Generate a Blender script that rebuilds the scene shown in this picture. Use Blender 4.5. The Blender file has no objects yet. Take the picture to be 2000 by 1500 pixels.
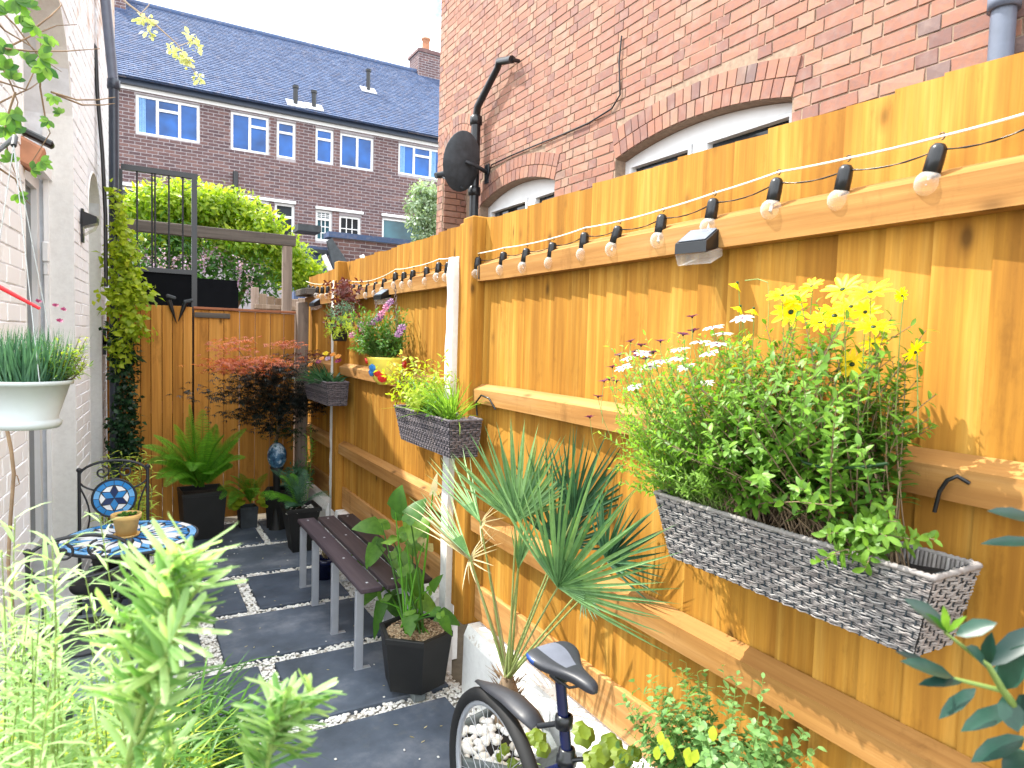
import bpy, math, random
import numpy as np
from mathutils import Matrix, Vector
random.seed(7); RNG = np.random.default_rng(11)
sc = bpy.context.scene
COL = sc.collection
# ------------------------------------------------------------------ camera
FPX, CH = 1297.0, 1.7
_y, _p, _r = math.radians(30.0), math.radians(3.55), 0.03
CF = np.array([math.sin(_y)*math.cos(_p), math.cos(_y)*math.cos(_p), -math.sin(_p)])
_R0 = np.array([math.cos(_y), -math.sin(_y), 0.0]); _U0 = np.cross(_R0, CF)
CR = _R0*math.cos(_r)+_U0*math.sin(_r); CU = _U0*math.cos(_r)-_R0*math.sin(_r)
CC = np.array([0, 0, CH])
cam = bpy.data.cameras.new('camera'); camo = bpy.data.objects.new('camera', cam); COL.objects.link(camo)
cam.sensor_width = 36; cam.lens = FPX/2000*36; cam.clip_start = 0.02; cam.clip_end = 3000
camo.matrix_world = Matrix([[CR[i], CU[i], -CF[i], CC[i]] for i in range(3)]+[[0, 0, 0, 1]])
cam.dof.use_dof = True; cam.dof.focus_distance = 3.2; cam.dof.aperture_fstop = 7.0
sc.camera = camo
# ------------------------------------------------------------------ light
SUN = np.array([-0.42, 0.40, 0.82]); SUN /= np.linalg.norm(SUN)
world = bpy.data.worlds.new('World'); sc.world = world; world.use_nodes = True
wn = world.node_tree; wn.nodes.clear(); L = wn.links.new
sky = wn.nodes.new('ShaderNodeTexSky'); sky.sky_type = 'NISHITA'; sky.sun_disc = False
sky.sun_elevation = math.asin(SUN[2]); sky.sun_rotation = math.atan2(SUN[0], SUN[1]); sky.altitude = 50
sky.air_density = 1.0; sky.dust_density = 1.0; sky.ozone_density = 2.0
b1 = wn.nodes.new('ShaderNodeBackground'); b1.inputs[1].default_value = 0.15; L(sky.outputs[0], b1.inputs[0])
b2 = wn.nodes.new('ShaderNodeBackground'); b2.inputs[0].default_value = (0.93, 0.97, 1.0, 1); b2.inputs[1].default_value = 1.6
tc = wn.nodes.new('ShaderNodeTexCoord'); mp = wn.nodes.new('ShaderNodeMapping'); mp.inputs['Scale'].default_value = (1, 1, 2.2)
mp.inputs['Location'].default_value = (3.1, 0.4, 0)
ns = wn.nodes.new('ShaderNodeTexNoise'); ns.inputs['Scale'].default_value = 2.1; ns.inputs['Detail'].default_value = 9; ns.inputs['Roughness'].default_value = 0.62
cr = wn.nodes.new('ShaderNodeValToRGB'); cr.color_ramp.elements[0].position = 0.29; cr.color_ramp.elements[1].position = 0.43
mx = wn.nodes.new('ShaderNodeMixShader'); wo = wn.nodes.new('ShaderNodeOutputWorld')
L(tc.outputs['Generated'], mp.inputs[0]); L(mp.outputs[0], ns.inputs['Vector']); L(ns.outputs[0], cr.inputs[0])
L(cr.outputs[0], mx.inputs[0]); L(b1.outputs[0], mx.inputs[1]); L(b2.outputs[0], mx.inputs[2]); L(mx.outputs[0], wo.inputs[0])
sl = bpy.data.lights.new('sun', 'SUN'); sl.energy = 4.0; sl.angle = math.radians(0.5); sl.color = (1.0, 0.95, 0.86)
so = bpy.data.objects.new('sun', sl); COL.objects.link(so); so.rotation_euler = Vector(SUN).to_track_quat('Z', 'Y').to_euler()
so.location = (-10, 10, 20)
sc.view_settings.view_transform = 'Standard'; sc.view_settings.look = 'None'; sc.view_settings.gamma = 1
sc.view_settings.exposure = 1.25
sc.render.engine = 'CYCLES'
try:
    sc.cycles.max_bounces = 8; sc.cycles.diffuse_bounces = 5; sc.cycles.transparent_max_bounces = 12; sc.cycles.transmission_bounces = 6
except Exception: pass
# ------------------------------------------------------------------ helpers
def ray(x, y): return CF+CR*(x-1000)/FPX-CU*(y-750)/FPX
def _on(x, y, ax, v): d = ray(x, y); return CC+d*((v-CC[ax])/d[ax])
def XP(x, y, v): return _on(x, y, 0, v)       # the place on the vertical plane X = v seen at that spot of the photo
def YP(x, y, v): return _on(x, y, 1, v)
def ZP(x, y, v=0.0): return _on(x, y, 2, v)
def RP(x, y, d): return CC+ray(x, y)*d
A = lambda *a: np.array(a, float)
def unit(v):
    v = np.asarray(v, float); n = np.linalg.norm(v, axis=-1, keepdims=True); return v/np.maximum(n, 1e-9)

ORIGIN = {}
def link(o, parent=None):
    COL.objects.link(o)
    if parent is not None: o.parent = parent
    return o
def tag(o, label=None, cat=None, group=None, kind=None):
    if label: o['label'] = label
    if cat: o['category'] = cat
    if group: o['group'] = group
    if kind: o['kind'] = kind
    return o
def thing(name, label, cat, loc=(0, 0, 0), group=None):
    o = bpy.data.objects.new(name, None); o.location = loc; o.empty_display_size = 0.1
    link(o); ORIGIN[o.name] = A(*loc); return tag(o, label, cat, group)
def origin(o): return ORIGIN.get(o.name, A(0, 0, 0)) if o is not None else A(0, 0, 0)

class MB:
    def __init__(s): s.v = []; s.f = []; s.t = []; s.sm = []; s.mi = []; s.n = 0; s.cur = 0.5; s.m = 0
    def add(s, v, f, smooth=False, tint=None):
        v = np.asarray(v, float).reshape(-1, 3); f = np.asarray(f, int)
        s.v.append(v); s.f.append(f+s.n); s.n += len(v)
        t = s.cur if tint is None else tint
        s.t.append(np.broadcast_to(np.asarray(t, float), (len(f),)).copy()); s.sm.append(np.full(len(f), smooth)); s.mi.append(np.full(len(f), s.m))
        return s
    def hexa(s, p8, **k):   # bottom ring 0-3, top ring 4-7
        return s.add(p8, [[0, 3, 2, 1], [4, 5, 6, 7], [0, 1, 5, 4], [1, 2, 6, 5], [2, 3, 7, 6], [3, 0, 4, 7]], **k)
    def box(s, c, d, R=None, **k):
        c = A(*c); h = A(*d)/2
        q = np.array([[-1, -1, -1], [1, -1, -1], [1, 1, -1], [-1, 1, -1], [-1, -1, 1], [1, -1, 1], [1, 1, 1], [-1, 1, 1]])*h
        if R is not None: q = q@np.asarray(R).T
        return s.hexa(q+c, **k)
    def bb(s, x0, x1, y0, y1, z0, z1, **k): return s.box(((x0+x1)/2, (y0+y1)/2, (z0+z1)/2), (x1-x0, y1-y0, z1-z0), **k)
    def bevbox(s, c, d, b=0.004, R=None, **k):
        # box with chamfered vertical-ish edges: octagonal prism along the longest axis plus inset caps
        c = A(*c); d = A(*d); ax = int(np.argmax(d)); o = [i for i in range(3) if i != ax]
        h = d/2; pts = []
        for sx, sy, w in [(-1, -1, 0), (-1, -1, 1), (1, -1, 1), (1, -1, 0), (1, 1, 0), (1, 1, 1), (-1, 1, 1), (-1, 1, 0)]:
            pts.append((sx*(h[o[0]]-(b if w else 0)), sy*(h[o[1]]-(0 if w else b))))
        rings = []
        for t, ins in [(-h[ax], b), (-h[ax]+b, 0), (h[ax]-b, 0), (h[ax], b)]:
            r = np.zeros((8, 3))
            for i, (a_, b_) in enumerate(pts):
                r[i, o[0]] = a_*(1-ins/h[o[0]]); r[i, o[1]] = b_*(1-ins/h[o[1]]); r[i, ax] = t
            rings.append(r)
        v = np.concatenate(rings)
        if R is not None: v = v@np.asarray(R).T
        f = []
        for k_ in range(3):
            for i in range(8): f.append([k_*8+i, k_*8+(i+1) % 8, (k_+1)*8+(i+1) % 8, (k_+1)*8+i])
        s.add(v+c, f, **k)
        q = []
        for base in (0, 24):
            for i in (0, 2, 4): q.append([base, base+i+1, base+i+2, base+i+3 if i < 4 else base+7])
        q = [[base, base+1, base+2, base+3] for base in (0, 24)]+[[base, base+3, base+4, base+7] for base in (0, 24)]+[[base+4, base+5, base+6, base+7] for base in (0, 24)]
        s.n -= 0
        s.f.append(np.array(q)+s.n-len(v)); t = s.cur if k.get('tint') is None else k['tint']
        s.t.append(np.full(6, t)); s.sm.append(np.full(6, False)); s.mi.append(np.full(6, s.m))
        return s
    def tube(s, P, r, n=6, closed=False, smooth=True, caps=True, **k):
        P = np.asarray(P, float); m = len(P); r = np.broadcast_to(np.asarray(r, float), (m,))
        T = np.gradient(P, axis=0)
        if closed: T = np.roll(P, -1, 0)-np.roll(P, 1, 0)
        T = unit(T); up = A(0, 0, 1) if abs(T[0][2]) < 0.9 else A(1, 0, 0)
        a = np.linspace(0, 2*np.pi, n, endpoint=False); V = []
        nrm = unit(np.cross(T[0], up))
        for i in range(m):
            nrm = unit(nrm-T[i]*np.dot(nrm, T[i])); bn = np.cross(T[i], nrm)
            V.append(P[i]+r[i]*(np.outer(np.cos(a), nrm)+np.outer(np.sin(a), bn)))
        V = np.concatenate(V); F = []; mm = m if closed else m-1
        for i in range(mm):
            j = (i+1) % m
            for q in range(n): F.append([i*n+q, i*n+(q+1) % n, j*n+(q+1) % n, j*n+q])
        s.add(V, F, smooth=smooth, **k)
        if caps and not closed:
            for b in (0, (m-1)*n):
                cV = np.concatenate([V[b:b+n], [V[b:b+n].mean(0)]])
                s.add(cV, [[q, (q+1) % n, n, n] for q in range(n)] if False else [[q, (q+1) % n, n] for q in range(n)], **k)
        return s
    def lathe(s, prof, c=(0, 0, 0), n=20, R=None, smooth=True, **k):
        prof = np.asarray(prof, float); a = np.linspace(0, 2*np.pi, n, endpoint=False)
        V = np.concatenate([np.stack([r*np.cos(a), r*np.sin(a), np.full(n, z)], 1) for r, z in prof])
        if R is not None: V = V@np.asarray(R).T
        F = [[i*n+q, i*n+(q+1) % n, (i+1)*n+(q+1) % n, (i+1)*n+q] for i in range(len(prof)-1) for q in range(n)]
        return s.add(V+A(*c), F, smooth=smooth, **k)
    def prism(s, poly, d, **k):   # poly: 3-D outline, extruded by vector d
        P = np.asarray(poly, float); n = len(P); V = np.concatenate([P, P+A(*d)])
        s.add(V, [[i, (i+1) % n, n+(i+1) % n, n+i] for i in range(n)], **k)
        for b in (0, n): s.add(V[b:b+n], np.array([list(range(n))]), **k)
        return s
    def leaves(s, P, D, N, Ln, W, shape='oval', curl=0.15, fold=0.15, tint=0.5, smooth=True):
        P = np.atleast_2d(P).astype(float); n = len(P)
        D = unit(np.broadcast_to(np.atleast_2d(D), (n, 3))); N = np.broadcast_to(np.atleast_2d(N), (n, 3))
        S = unit(np.cross(D, N)+1e-6); N = np.cross(S, D)
        t, w = SHAPES[shape]; Ln = np.broadcast_to(Ln, (n,)); W = np.broadcast_to(W, (n,)); curl = np.broadcast_to(curl, (n,))
        rows = []
        for ti, wi in zip(t, w):
            c = P+D*(Ln*ti*(1-0.25*np.abs(curl)*ti))[:, None]-N*(curl*Ln*ti*ti)[:, None]
            if wi == 0: rows += [c]
            else:
                e = S*(W*wi*0.5)[:, None]; u = N*(W*wi*0.5*fold)[:, None]
                rows += [c-e+u, c, c+e+u]
        K = len(rows); V = np.stack(rows, 1).reshape(-1, 3)
        quads, tris = [], []; idx = 0; prev = None
        for wi in w:
            cur = [idx] if wi == 0 else [idx, idx+1, idx+2]; idx += len(cur)
            if prev is not None:
                if len(prev) == 3 and len(cur) == 3: quads += [[prev[0], prev[1], cur[1], cur[0]], [prev[1], prev[2], cur[2], cur[1]]]
                elif len(prev) == 3: tris += [[prev[0], prev[1], cur[0]], [prev[1], prev[2], cur[0]]]
                else: tris += [[prev[0], cur[1], cur[0]], [prev[0], cur[2], cur[1]]]
            prev = cur
        off = (np.arange(n)*K)[:, None, None]; tint = np.broadcast_to(tint, (n,)); base = s.n
        first = True
        for fs in (quads, tris):
            if not fs: continue
            F = (np.array(fs)[None]+off).reshape(-1, len(fs[0])); T = np.repeat(tint, len(fs))
            if first: s.add(V, F, smooth=smooth, tint=T); first = False
            else: s.f.append(F+base); s.t.append(T); s.sm.append(np.full(len(F), smooth)); s.mi.append(np.full(len(F), s.m))
        return s
    def mesh(s, name, mat, org=(0, 0, 0)):
        me = bpy.data.meshes.new(name); V = np.concatenate(s.v)-np.asarray(org)
        li = np.concatenate([f.ravel() for f in s.f]); ln = np.concatenate([np.full(len(f), f.shape[1]) for f in s.f])
        me.vertices.add(len(V)); me.vertices.foreach_set('co', V.ravel())
        me.loops.add(len(li)); me.loops.foreach_set('vertex_index', li.astype(np.int32))
        me.polygons.add(len(ln)); me.polygons.foreach_set('loop_start', np.concatenate([[0], np.cumsum(ln)[:-1]]).astype(np.int32))
        me.polygons.foreach_set('loop_total', ln.astype(np.int32))
        me.polygons.foreach_set('use_smooth', np.concatenate(s.sm))
        me.polygons.foreach_set('material_index', np.concatenate(s.mi).astype(np.int32))
        at = me.attributes.new('tint', 'FLOAT', 'FACE'); at.data.foreach_set('value', np.concatenate(s.t).astype(np.float32))
        me.update(calc_edges=True)
        for m_ in (mat if isinstance(mat, (list, tuple)) else [mat]): me.materials.append(m_)
        return me
    def build(s, name, mat, parent=None, kind=None, label=None):
        org = A(0, 0, 0); p = parent
        while p is not None: org = org+origin(p); p = p.parent
        o = bpy.data.objects.new(name, s.mesh(name, mat, org)); link(o, parent)
        if kind: o['kind'] = kind
        if label: o['label'] = label
        return o
SHAPES = {'oval': ([0, .2, .55, .82, 1], [.12, .75, 1, .6, 0]), 'small': ([0, .45, 1], [.1, 1, 0]), 'lance': ([0, .3, .7, 1], [.35, 1, .7, 0]),
          'blade': ([0, .25, .5, .75, 1], [.8, 1, .85, .55, 0]), 'needle': ([0, .5, .9, 1], [.8, 1, .8, 0]), 'tri': ([0, .12, 1], [.3, 1, 0]), 'tri2': ([0, .3, .55, .8, 1], [.5, 1, .8, .4, 0]),
          'round': ([0, .12, .35, .7, .92, 1], [.3, .85, 1, .95, .5, 0]), 'petal': ([0, .35, .7, .9, 1], [.45, 1, .95, .55, 0]),
          'arrow': ([0, .03, .3, .6, .85, 1], [.5, 1.0, .85, .6, .25, 0])}

# ------------------------------------------------------------------ materials
def new_mat(name):
    m = bpy.data.materials.new(name); m.use_nodes = True; nt = m.node_tree; nt.nodes.clear()
    o = nt.nodes.new('ShaderNodeOutputMaterial'); b = nt.nodes.new('ShaderNodeBsdfPrincipled'); nt.links.new(b.outputs[0], o.inputs[0])
    return m, nt, b, o
def node(nt, t, **k):
    n = nt.nodes.new(t)
    for a, v in k.items():
        if a in n.inputs: n.inputs[a].default_value = v
        else: setattr(n, a, v)
    return n
def ramp(nt, src, stops):
    r = nt.nodes.new('ShaderNodeValToRGB'); e = r.color_ramp.elements
    while len(e) < len(stops): e.new(0.5)
    for i, (p, c) in enumerate(stops): e[i].position = p; e[i].color = (*c, 1) if len(c) == 3 else c
    nt.links.new(src, r.inputs[0]); return r.outputs[0]
def mixc(nt, fac, a, b, mode='MIX'):
    m = nt.nodes.new('ShaderNodeMix'); m.data_type = 'RGBA'; m.blend_type = mode
    for i, v in ((0, fac), (6, a), (7, b)):
        if hasattr(v, 'links') or hasattr(v, 'is_linked'): nt.links.new(v, m.inputs[i])
        else: m.inputs[i].default_value = v if i == 0 else ((*v, 1) if len(v) == 3 else v)
    return m.outputs[2]
def coord(nt, scale=(1, 1, 1), loc=(0, 0, 0), rot=(0, 0, 0)):
    g = nt.nodes.new('ShaderNodeNewGeometry'); m = nt.nodes.new('ShaderNodeMapping')
    m.inputs['Scale'].default_value = scale; m.inputs['Location'].default_value = loc; m.inputs['Rotation'].default_value = rot
    nt.links.new(g.outputs['Position'], m.inputs[0]); return m.outputs[0]
def noise(nt, vec, s, d=4, r=0.55, out=0):
    n = node(nt, 'ShaderNodeTexNoise', Scale=s, Detail=d, Roughness=r); nt.links.new(vec, n.inputs['Vector']); return n.outputs[out]
def attr(nt, name='tint'):
    a = nt.nodes.new('ShaderNodeAttribute'); a.attribute_name = name; return a.outputs['Fac']
def bump(nt, b, h, st=0.3, dist=0.005):
    n = node(nt, 'ShaderNodeBump', Strength=st, Distance=dist); nt.links.new(h, n.inputs['Height']); nt.links.new(n.outputs[0], b.inputs['Normal'])
def plain(name, c, rough=0.6, metal=0.0, var=0.15, sc_=12, bumpst=0.15, spec=0.5):
    m, nt, b, o = new_mat(name); v = coord(nt); n1 = noise(nt, v, sc_, 6); c = A(*c)
    col = ramp(nt, n1, [(0.3, tuple(c*(1-var))), (0.7, tuple(np.minimum(c*(1+var), 1)))])
    nt.links.new(col, b.inputs['Base Color']); b.inputs['Roughness'].default_value = rough; b.inputs['Metallic'].default_value = metal
    b.inputs['Specular IOR Level'].default_value = spec
    if bumpst: bump(nt, b, noise(nt, v, sc_*8, 4), bumpst, 0.002)
    return m
def wood(name, lo, mid, hi, axis=2, knots=True, grey=0.0, rough=0.75, fine=1.0):
    m, nt, b, o = new_mat(name)
    s = [9.0*fine]*3; s[axis] = 0.55*fine; s2 = [55.0*fine]*3; s2[axis] = 1.6*fine
    t = attr(nt)
    off = nt.nodes.new('ShaderNodeVectorMath'); off.operation = 'ADD'; g = nt.nodes.new('ShaderNodeNewGeometry')
    sclt = nt.nodes.new('ShaderNodeVectorMath'); sclt.operation = 'SCALE'; sclt.inputs[0].default_value = (1.3, 2.1, 9.7); nt.links.new(t, sclt.inputs['Scale'])
    nt.links.new(g.outputs['Position'], off.inputs[0]); nt.links.new(sclt.outputs[0], off.inputs[1])
    def mp_(sc): q = nt.nodes.new('ShaderNodeMapping'); q.inputs['Scale'].default_value = sc; nt.links.new(off.outputs[0], q.inputs[0]); return q.outputs[0]
    n1 = noise(nt, mp_(s), 1.6, 5, 0.6); n2 = noise(nt, mp_(s2), 1.2, 4, 0.6)
    col = ramp(nt, n1, [(0.28, lo), (0.5, mid), (0.72, hi)])
    col = mixc(nt, ramp(nt, n2, [(0.35, (0, 0, 0)), (0.62, (0.42, 0.42, 0.42))]), col, tuple(A(*lo)*0.75))
    tr = ramp(nt, t, [(0, (0.76, 0.73, 0.66)), (0.5, (1, 1, 1)), (1, (1.14, 1.17, 1.3))])
    col = mixc(nt, 1.0, col, tr, 'MULTIPLY')
    if knots:
        sk = [6.5]*3; sk[axis] = 3.2
        vo = node(nt, 'ShaderNodeTexVoronoi', Scale=1.0); nt.links.new(mp_(tuple(sk)), vo.inputs['Vector'])
        k = ramp(nt, vo.outputs['Distance'], [(0.04, (0.85, 0.85, 0.85)), (0.10, (0.25, 0.25, 0.25)), (0.16, (0, 0, 0))])
        col = mixc(nt, k, col, tuple(A(*lo)*0.30))
        st = noise(nt, mp_((3, 3, 1.2)), 2.3, 6, 0.75)
        col = mixc(nt, ramp(nt, st, [(0.56, (0, 0, 0)), (0.70, (0.5, 0.5, 0.5))]), col, tuple(A(*lo)*0.5))
    if grey:
        gn = noise(nt, coord(nt), 1.4, 4); col = mixc(nt, ramp(nt, gn, [(0.4, (0, 0, 0)), (0.65, (grey,)*3)]), col, (0.36, 0.30, 0.26))
    nt.links.new(col, b.inputs['Base Color']); b.inputs['Roughness'].default_value = rough; b.inputs['Specular IOR Level'].default_value = 0.2
    bump(nt, b, n2, 0.35, 0.003); return m
def leafmat(name, dark, light, rough=0.45, trans=0.35, spot=None):
    m, nt, b, o = new_mat(name); t = attr(nt); v = coord(nt)
    col = ramp(nt, t, [(0.0, dark), (1.0, light)])
    n1 = noise(nt, v, 40, 3); col = mixc(nt, ramp(nt, n1, [(0.4, (0, 0, 0)), (0.7, (0.4, 0.4, 0.4))]), col, tuple(A(*dark)*0.7) if spot is None else spot)
    nt.links.new(col, b.inputs['Base Color']); b.inputs['Roughness'].default_value = rough; b.inputs['Specular IOR Level'].default_value = 0.4
    tr = nt.nodes.new('ShaderNodeBsdfTranslucent'); nt.links.new(mixc(nt, 1.0, col, (1.5, 1.6, 0.7), 'MULTIPLY'), tr.inputs[0])
    ms = nt.nodes.new('ShaderNodeMixShader'); ms.inputs[0].default_value = trans
    nt.links.new(b.outputs[0], ms.inputs[1]); nt.links.new(tr.outputs[0], ms.inputs[2]); nt.links.new(ms.outputs[0], o.inputs[0])
    return m
def brickmat(name, stops, rough=0.85, blotch=0.5, wear=None, bs=0.4):
    m, nt, b, o = new_mat(name); v = coord(nt); col = ramp(nt, attr(nt), stops)
    n1 = noise(nt, v, 30, 7, 0.7); col = mixc(nt, ramp(nt, n1, [(0.42, (0, 0, 0)), (0.68, (blotch,)*3)]), col, (0.16, 0.12, 0.12))
    n2 = noise(nt, v, 9, 5, 0.6); col = mixc(nt, ramp(nt, n2, [(0.5, (0, 0, 0)), (0.75, (blotch*0.6,)*3)]), col, (0.42, 0.33, 0.28))
    if wear: col = wear(nt, v, col)
    nt.links.new(col, b.inputs['Base Color']); b.inputs['Roughness'].default_value = rough; bump(nt, b, n1, bs, 0.004); return m
def glass(name, tint=(1, 1, 1)):
    m, nt, b, o = new_mat(name); b.inputs['Base Color'].default_value = (0.95, 0.95, 0.93, 1); b.inputs['Roughness'].default_value = 0.03
    b.inputs['Specular IOR Level'].default_value = 1.0; b.inputs['IOR'].default_value = 1.6
    tp = nt.nodes.new('ShaderNodeBsdfTransparent'); ms = nt.nodes.new('ShaderNodeMixShader')
    lw = nt.nodes.new('ShaderNodeLayerWeight'); lw.inputs[0].default_value = 0.35
    mr = nt.nodes.new('ShaderNodeMapRange'); mr.inputs[3].default_value = 0.93; mr.inputs[4].default_value = 0.45; nt.links.new(lw.outputs['Facing'], mr.inputs[0]); nt.links.new(mr.outputs[0], ms.inputs[0])
    nt.links.new(b.outputs[0], ms.inputs[1]); nt.links.new(tp.outputs[0], ms.inputs[2]); nt.links.new(ms.outputs[0], o.inputs[0]); return m
def pane_mat(name, c, rough=0.03):
    m, nt, b, o = new_mat(name); n1 = noise(nt, coord(nt), 1.3, 3)
    nt.links.new(ramp(nt, n1, [(0.4, tuple(A(*c)*0.6)), (0.65, tuple(A(*c)*1.4))]), b.inputs['Base Color']); b.inputs['Roughness'].default_value = rough
    b.inputs['Specular IOR Level'].default_value = 0.5; b.inputs['IOR'].default_value = 1.45; return m

M = {}
M['fence_v'] = wood('fence wood upright', (0.289, 0.12, 0.0163), (0.457, 0.216, 0.0296), (0.579, 0.327, 0.0666), 2)
M['fence_h'] = wood('fence wood level', (0.326, 0.148, 0.0407), (0.459, 0.237, 0.074), (0.548, 0.333, 0.141), 1)
M['gate_v'] = wood('gate wood', (0.368, 0.152, 0.028), (0.544, 0.24, 0.044), (0.64, 0.32, 0.072), 2)
M['gate_h'] = wood('gate cap wood', (0.24, 0.08, 0.04), (0.336, 0.128, 0.064), (0.4, 0.176, 0.096), 0)
M['grey_wood'] = wood('weathered grey wood', (0.187, 0.145, 0.119), (0.306, 0.246, 0.204), (0.399, 0.332, 0.281), 2, True)
M['grey_wood_h'] = wood('weathered grey beam wood', (0.08, 0.068, 0.06), (0.136, 0.12, 0.104), (0.2, 0.176, 0.152), 0, True)
M['pale_wood'] = wood('pale old fence wood', (0.304, 0.224, 0.16), (0.416, 0.32, 0.24), (0.496, 0.4, 0.32), 2, True)
M['slat_wood'] = wood('dark bench slat', (0.0374, 0.0266, 0.0306), (0.0578, 0.0418, 0.0476), (0.0816, 0.0608, 0.0646), 1, False, rough=0.5)
M['white_paint'] = plain('white paint', (0.82, 0.82, 0.82), 0.5, var=0.05)
def _wear(nt, v, col):
    sp = nt.nodes.new('ShaderNodeSeparateXYZ'); nt.links.new(v, sp.inputs[0])
    n = noise(nt, v, 5, 6, 0.7); a = nt.nodes.new('ShaderNodeMath'); a.operation = 'MULTIPLY_ADD'; a.inputs[1].default_value = 0.22; a.inputs[2].default_value = -0.72
    nt.links.new(sp.outputs[2], a.inputs[0]); s = nt.nodes.new('ShaderNodeMath'); s.operation = 'ADD'; nt.links.new(a.outputs[0], s.inputs[0]); nt.links.new(n, s.inputs[1])
    return mixc(nt, ramp(nt, s.outputs[0], [(0.62, (0, 0, 0)), (0.80, (0.75, 0.75, 0.75))]), col, (0.62, 0.40, 0.27))
M['white_brick'] = brickmat('white painted brick', [(0, (0.86, 0.90, 0.95)), (1, (0.91, 0.94, 0.98))], 0.7, 0.0, _wear, 0.3)
M['white_mortar'] = plain('white painted mortar', (0.74, 0.77, 0.82), 0.9)
M['white_render'] = brickmat('flaking white render', [(0, (0.78, 0.78, 0.76)), (1, (0.86, 0.86, 0.85))], 0.8, 0.12)
def _flk(nt, v, col):
    n = noise(nt, v, 26, 8, 0.8); return mixc(nt, ramp(nt, n, [(0.56, (0, 0, 0)), (0.62, (0.8, 0.8, 0.8))]), col, (0.42, 0.33, 0.26))
M['flaking_render'] = brickmat('flaking render coping', [(0, (0.78, 0.78, 0.76)), (1, (0.86, 0.86, 0.85))], 0.85, 0.1, _flk)
M['red_brick'] = brickmat('old red brick', [(0, (0.20, 0.105, 0.09)), (0.3, (0.27, 0.125, 0.09)), (0.55, (0.32, 0.145, 0.095)), (0.8, (0.36, 0.17, 0.11)), (0.95, (0.32, 0.19, 0.13)), (1, (0.15, 0.10, 0.10))], 0.9, 0.45)
M['mortar'] = plain('buff mortar', (0.30, 0.21, 0.15), 0.95, var=0.25, sc_=30, bumpst=0.5)
M['dark_brick'] = brickmat('brown purple brick', [(0, (0.0792, 0.0432, 0.0504)), (0.5, (0.122, 0.0634, 0.0648)), (1, (0.173, 0.09, 0.0828))], 0.85, 0.3)
M['pale_mortar'] = plain('pale mortar', (0.336, 0.304, 0.32), 0.95)
M['roof_tile'] = brickmat('haze tinted blue grey roof tile', [(0, (0.0253, 0.0619, 0.155)), (0.5, (0.0358, 0.0805, 0.187)), (1, (0.0506, 0.102, 0.221))], 0.7, 0.4)  # distance haze is mixed into the tile colour as extra blue
M['blackpaint'] = plain('black gloss paint', (0.0075, 0.0085, 0.011), 0.3, bumpst=0.05)
M['iron'] = plain('dark iron', (0.015, 0.0175, 0.0225), 0.5)
M['rubber'] = plain('black rubber', (0.01, 0.01, 0.011), 0.75)
M['gutter'] = plain('dark gutter plastic', (0.02, 0.035, 0.07), 0.35)
M['pipe_grey'] = plain('grey blue pipe', (0.12, 0.14, 0.19), 0.4)
M['pipe_blue'] = plain('dark pipe plastic', (0.03, 0.04, 0.06), 0.35)
M['alu'] = plain('satin aluminium', (0.55, 0.57, 0.62), 0.4, 0.6, var=0.05)
M['upvc'] = plain('white window plastic', (0.82, 0.83, 0.84), 0.3, var=0.03, bumpst=0)
M['pane_sky_tint'] = pane_mat('glass with painted sky reflection', (0.0064, 0.088, 0.336))  # blue base colour stands in for the sky reflected in the panes
M['pane_dark'] = pane_mat('dark glass', (0.02, 0.03, 0.04))
M['pane_teal'] = pane_mat('teal glass', (0.03, 0.10, 0.13))
M['curtain'] = plain('pale curtain', (0.22, 0.42, 0.72), 0.8)
M['slate'] = None
m, nt, b, o = new_mat('dark slate'); v = coord(nt); n1 = noise(nt, v, 2.2, 8, 0.65); t = attr(nt)
c_ = ramp(nt, n1, [(0.32, (0.032, 0.046, 0.066)), (0.52, (0.080, 0.102, 0.138)), (0.68, (0.19, 0.21, 0.245))])
c_ = mixc(nt, 1.0, c_, ramp(nt, t, [(0, (0.75, 0.78, 0.85)), (1, (1.3, 1.25, 1.2))]), 'MULTIPLY')
n2 = noise(nt, v, 11, 9, 0.75); c_ = mixc(nt, ramp(nt, n2, [(0.55, (0, 0, 0)), (0.7, (0.3, 0.3, 0.3))]), c_, (0.16, 0.16, 0.15))
nt.links.new(c_, b.inputs['Base Color']); nt.links.new(ramp(nt, n1, [(0.3, (0.5,)*3), (0.7, (0.72,)*3)]), b.inputs['Roughness']); bump(nt, b, noise(nt, v, 14, 9, 0.7), 0.35, 0.006); M['slate'] = m
M['pebble'] = brickmat('white pebble', [(0, (0.58, 0.52, 0.45)), (0.15, (0.82, 0.80, 0.74)), (0.8, (0.90, 0.89, 0.86)), (1, (0.72, 0.68, 0.65))], 0.6, 0.05)
M['sand'] = plain('pale gravel bed', (0.5, 0.46, 0.4), 0.95, var=0.3, sc_=60, bumpst=0.8)
M['earth'] = plain('garden earth', (0.10, 0.085, 0.06), 0.95, var=0.4, sc_=10, bumpst=0.8)
M['soil'] = plain('dark compost', (0.0108, 0.0078, 0.0066), 0.95, var=0.5, sc_=70, bumpst=1.0)
M['bark'] = brickmat('bark chips', [(0, (0.175, 0.105, 0.056)), (0.5, (0.336, 0.238, 0.14)), (1, (0.462, 0.364, 0.252))], 0.9, 0.1)
M['twig'] = plain('brown twig', (0.22, 0.15, 0.09), 0.8, var=0.3)
M['greenstem'] = plain('green stem', (0.18, 0.26, 0.06), 0.6)
M['blackpot'] = plain('charcoal planter', (0.005, 0.00525, 0.0055), 0.6, var=0.4, sc_=8, bumpst=0.3)
M['slatepot'] = plain('slate grey planter', (0.036, 0.0432, 0.051), 0.7, var=0.4, sc_=10, bumpst=0.4)
M['stonepot'] = plain('grey stone planter', (0.14, 0.16, 0.16), 0.85, var=0.35, sc_=18, bumpst=0.6)
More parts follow.
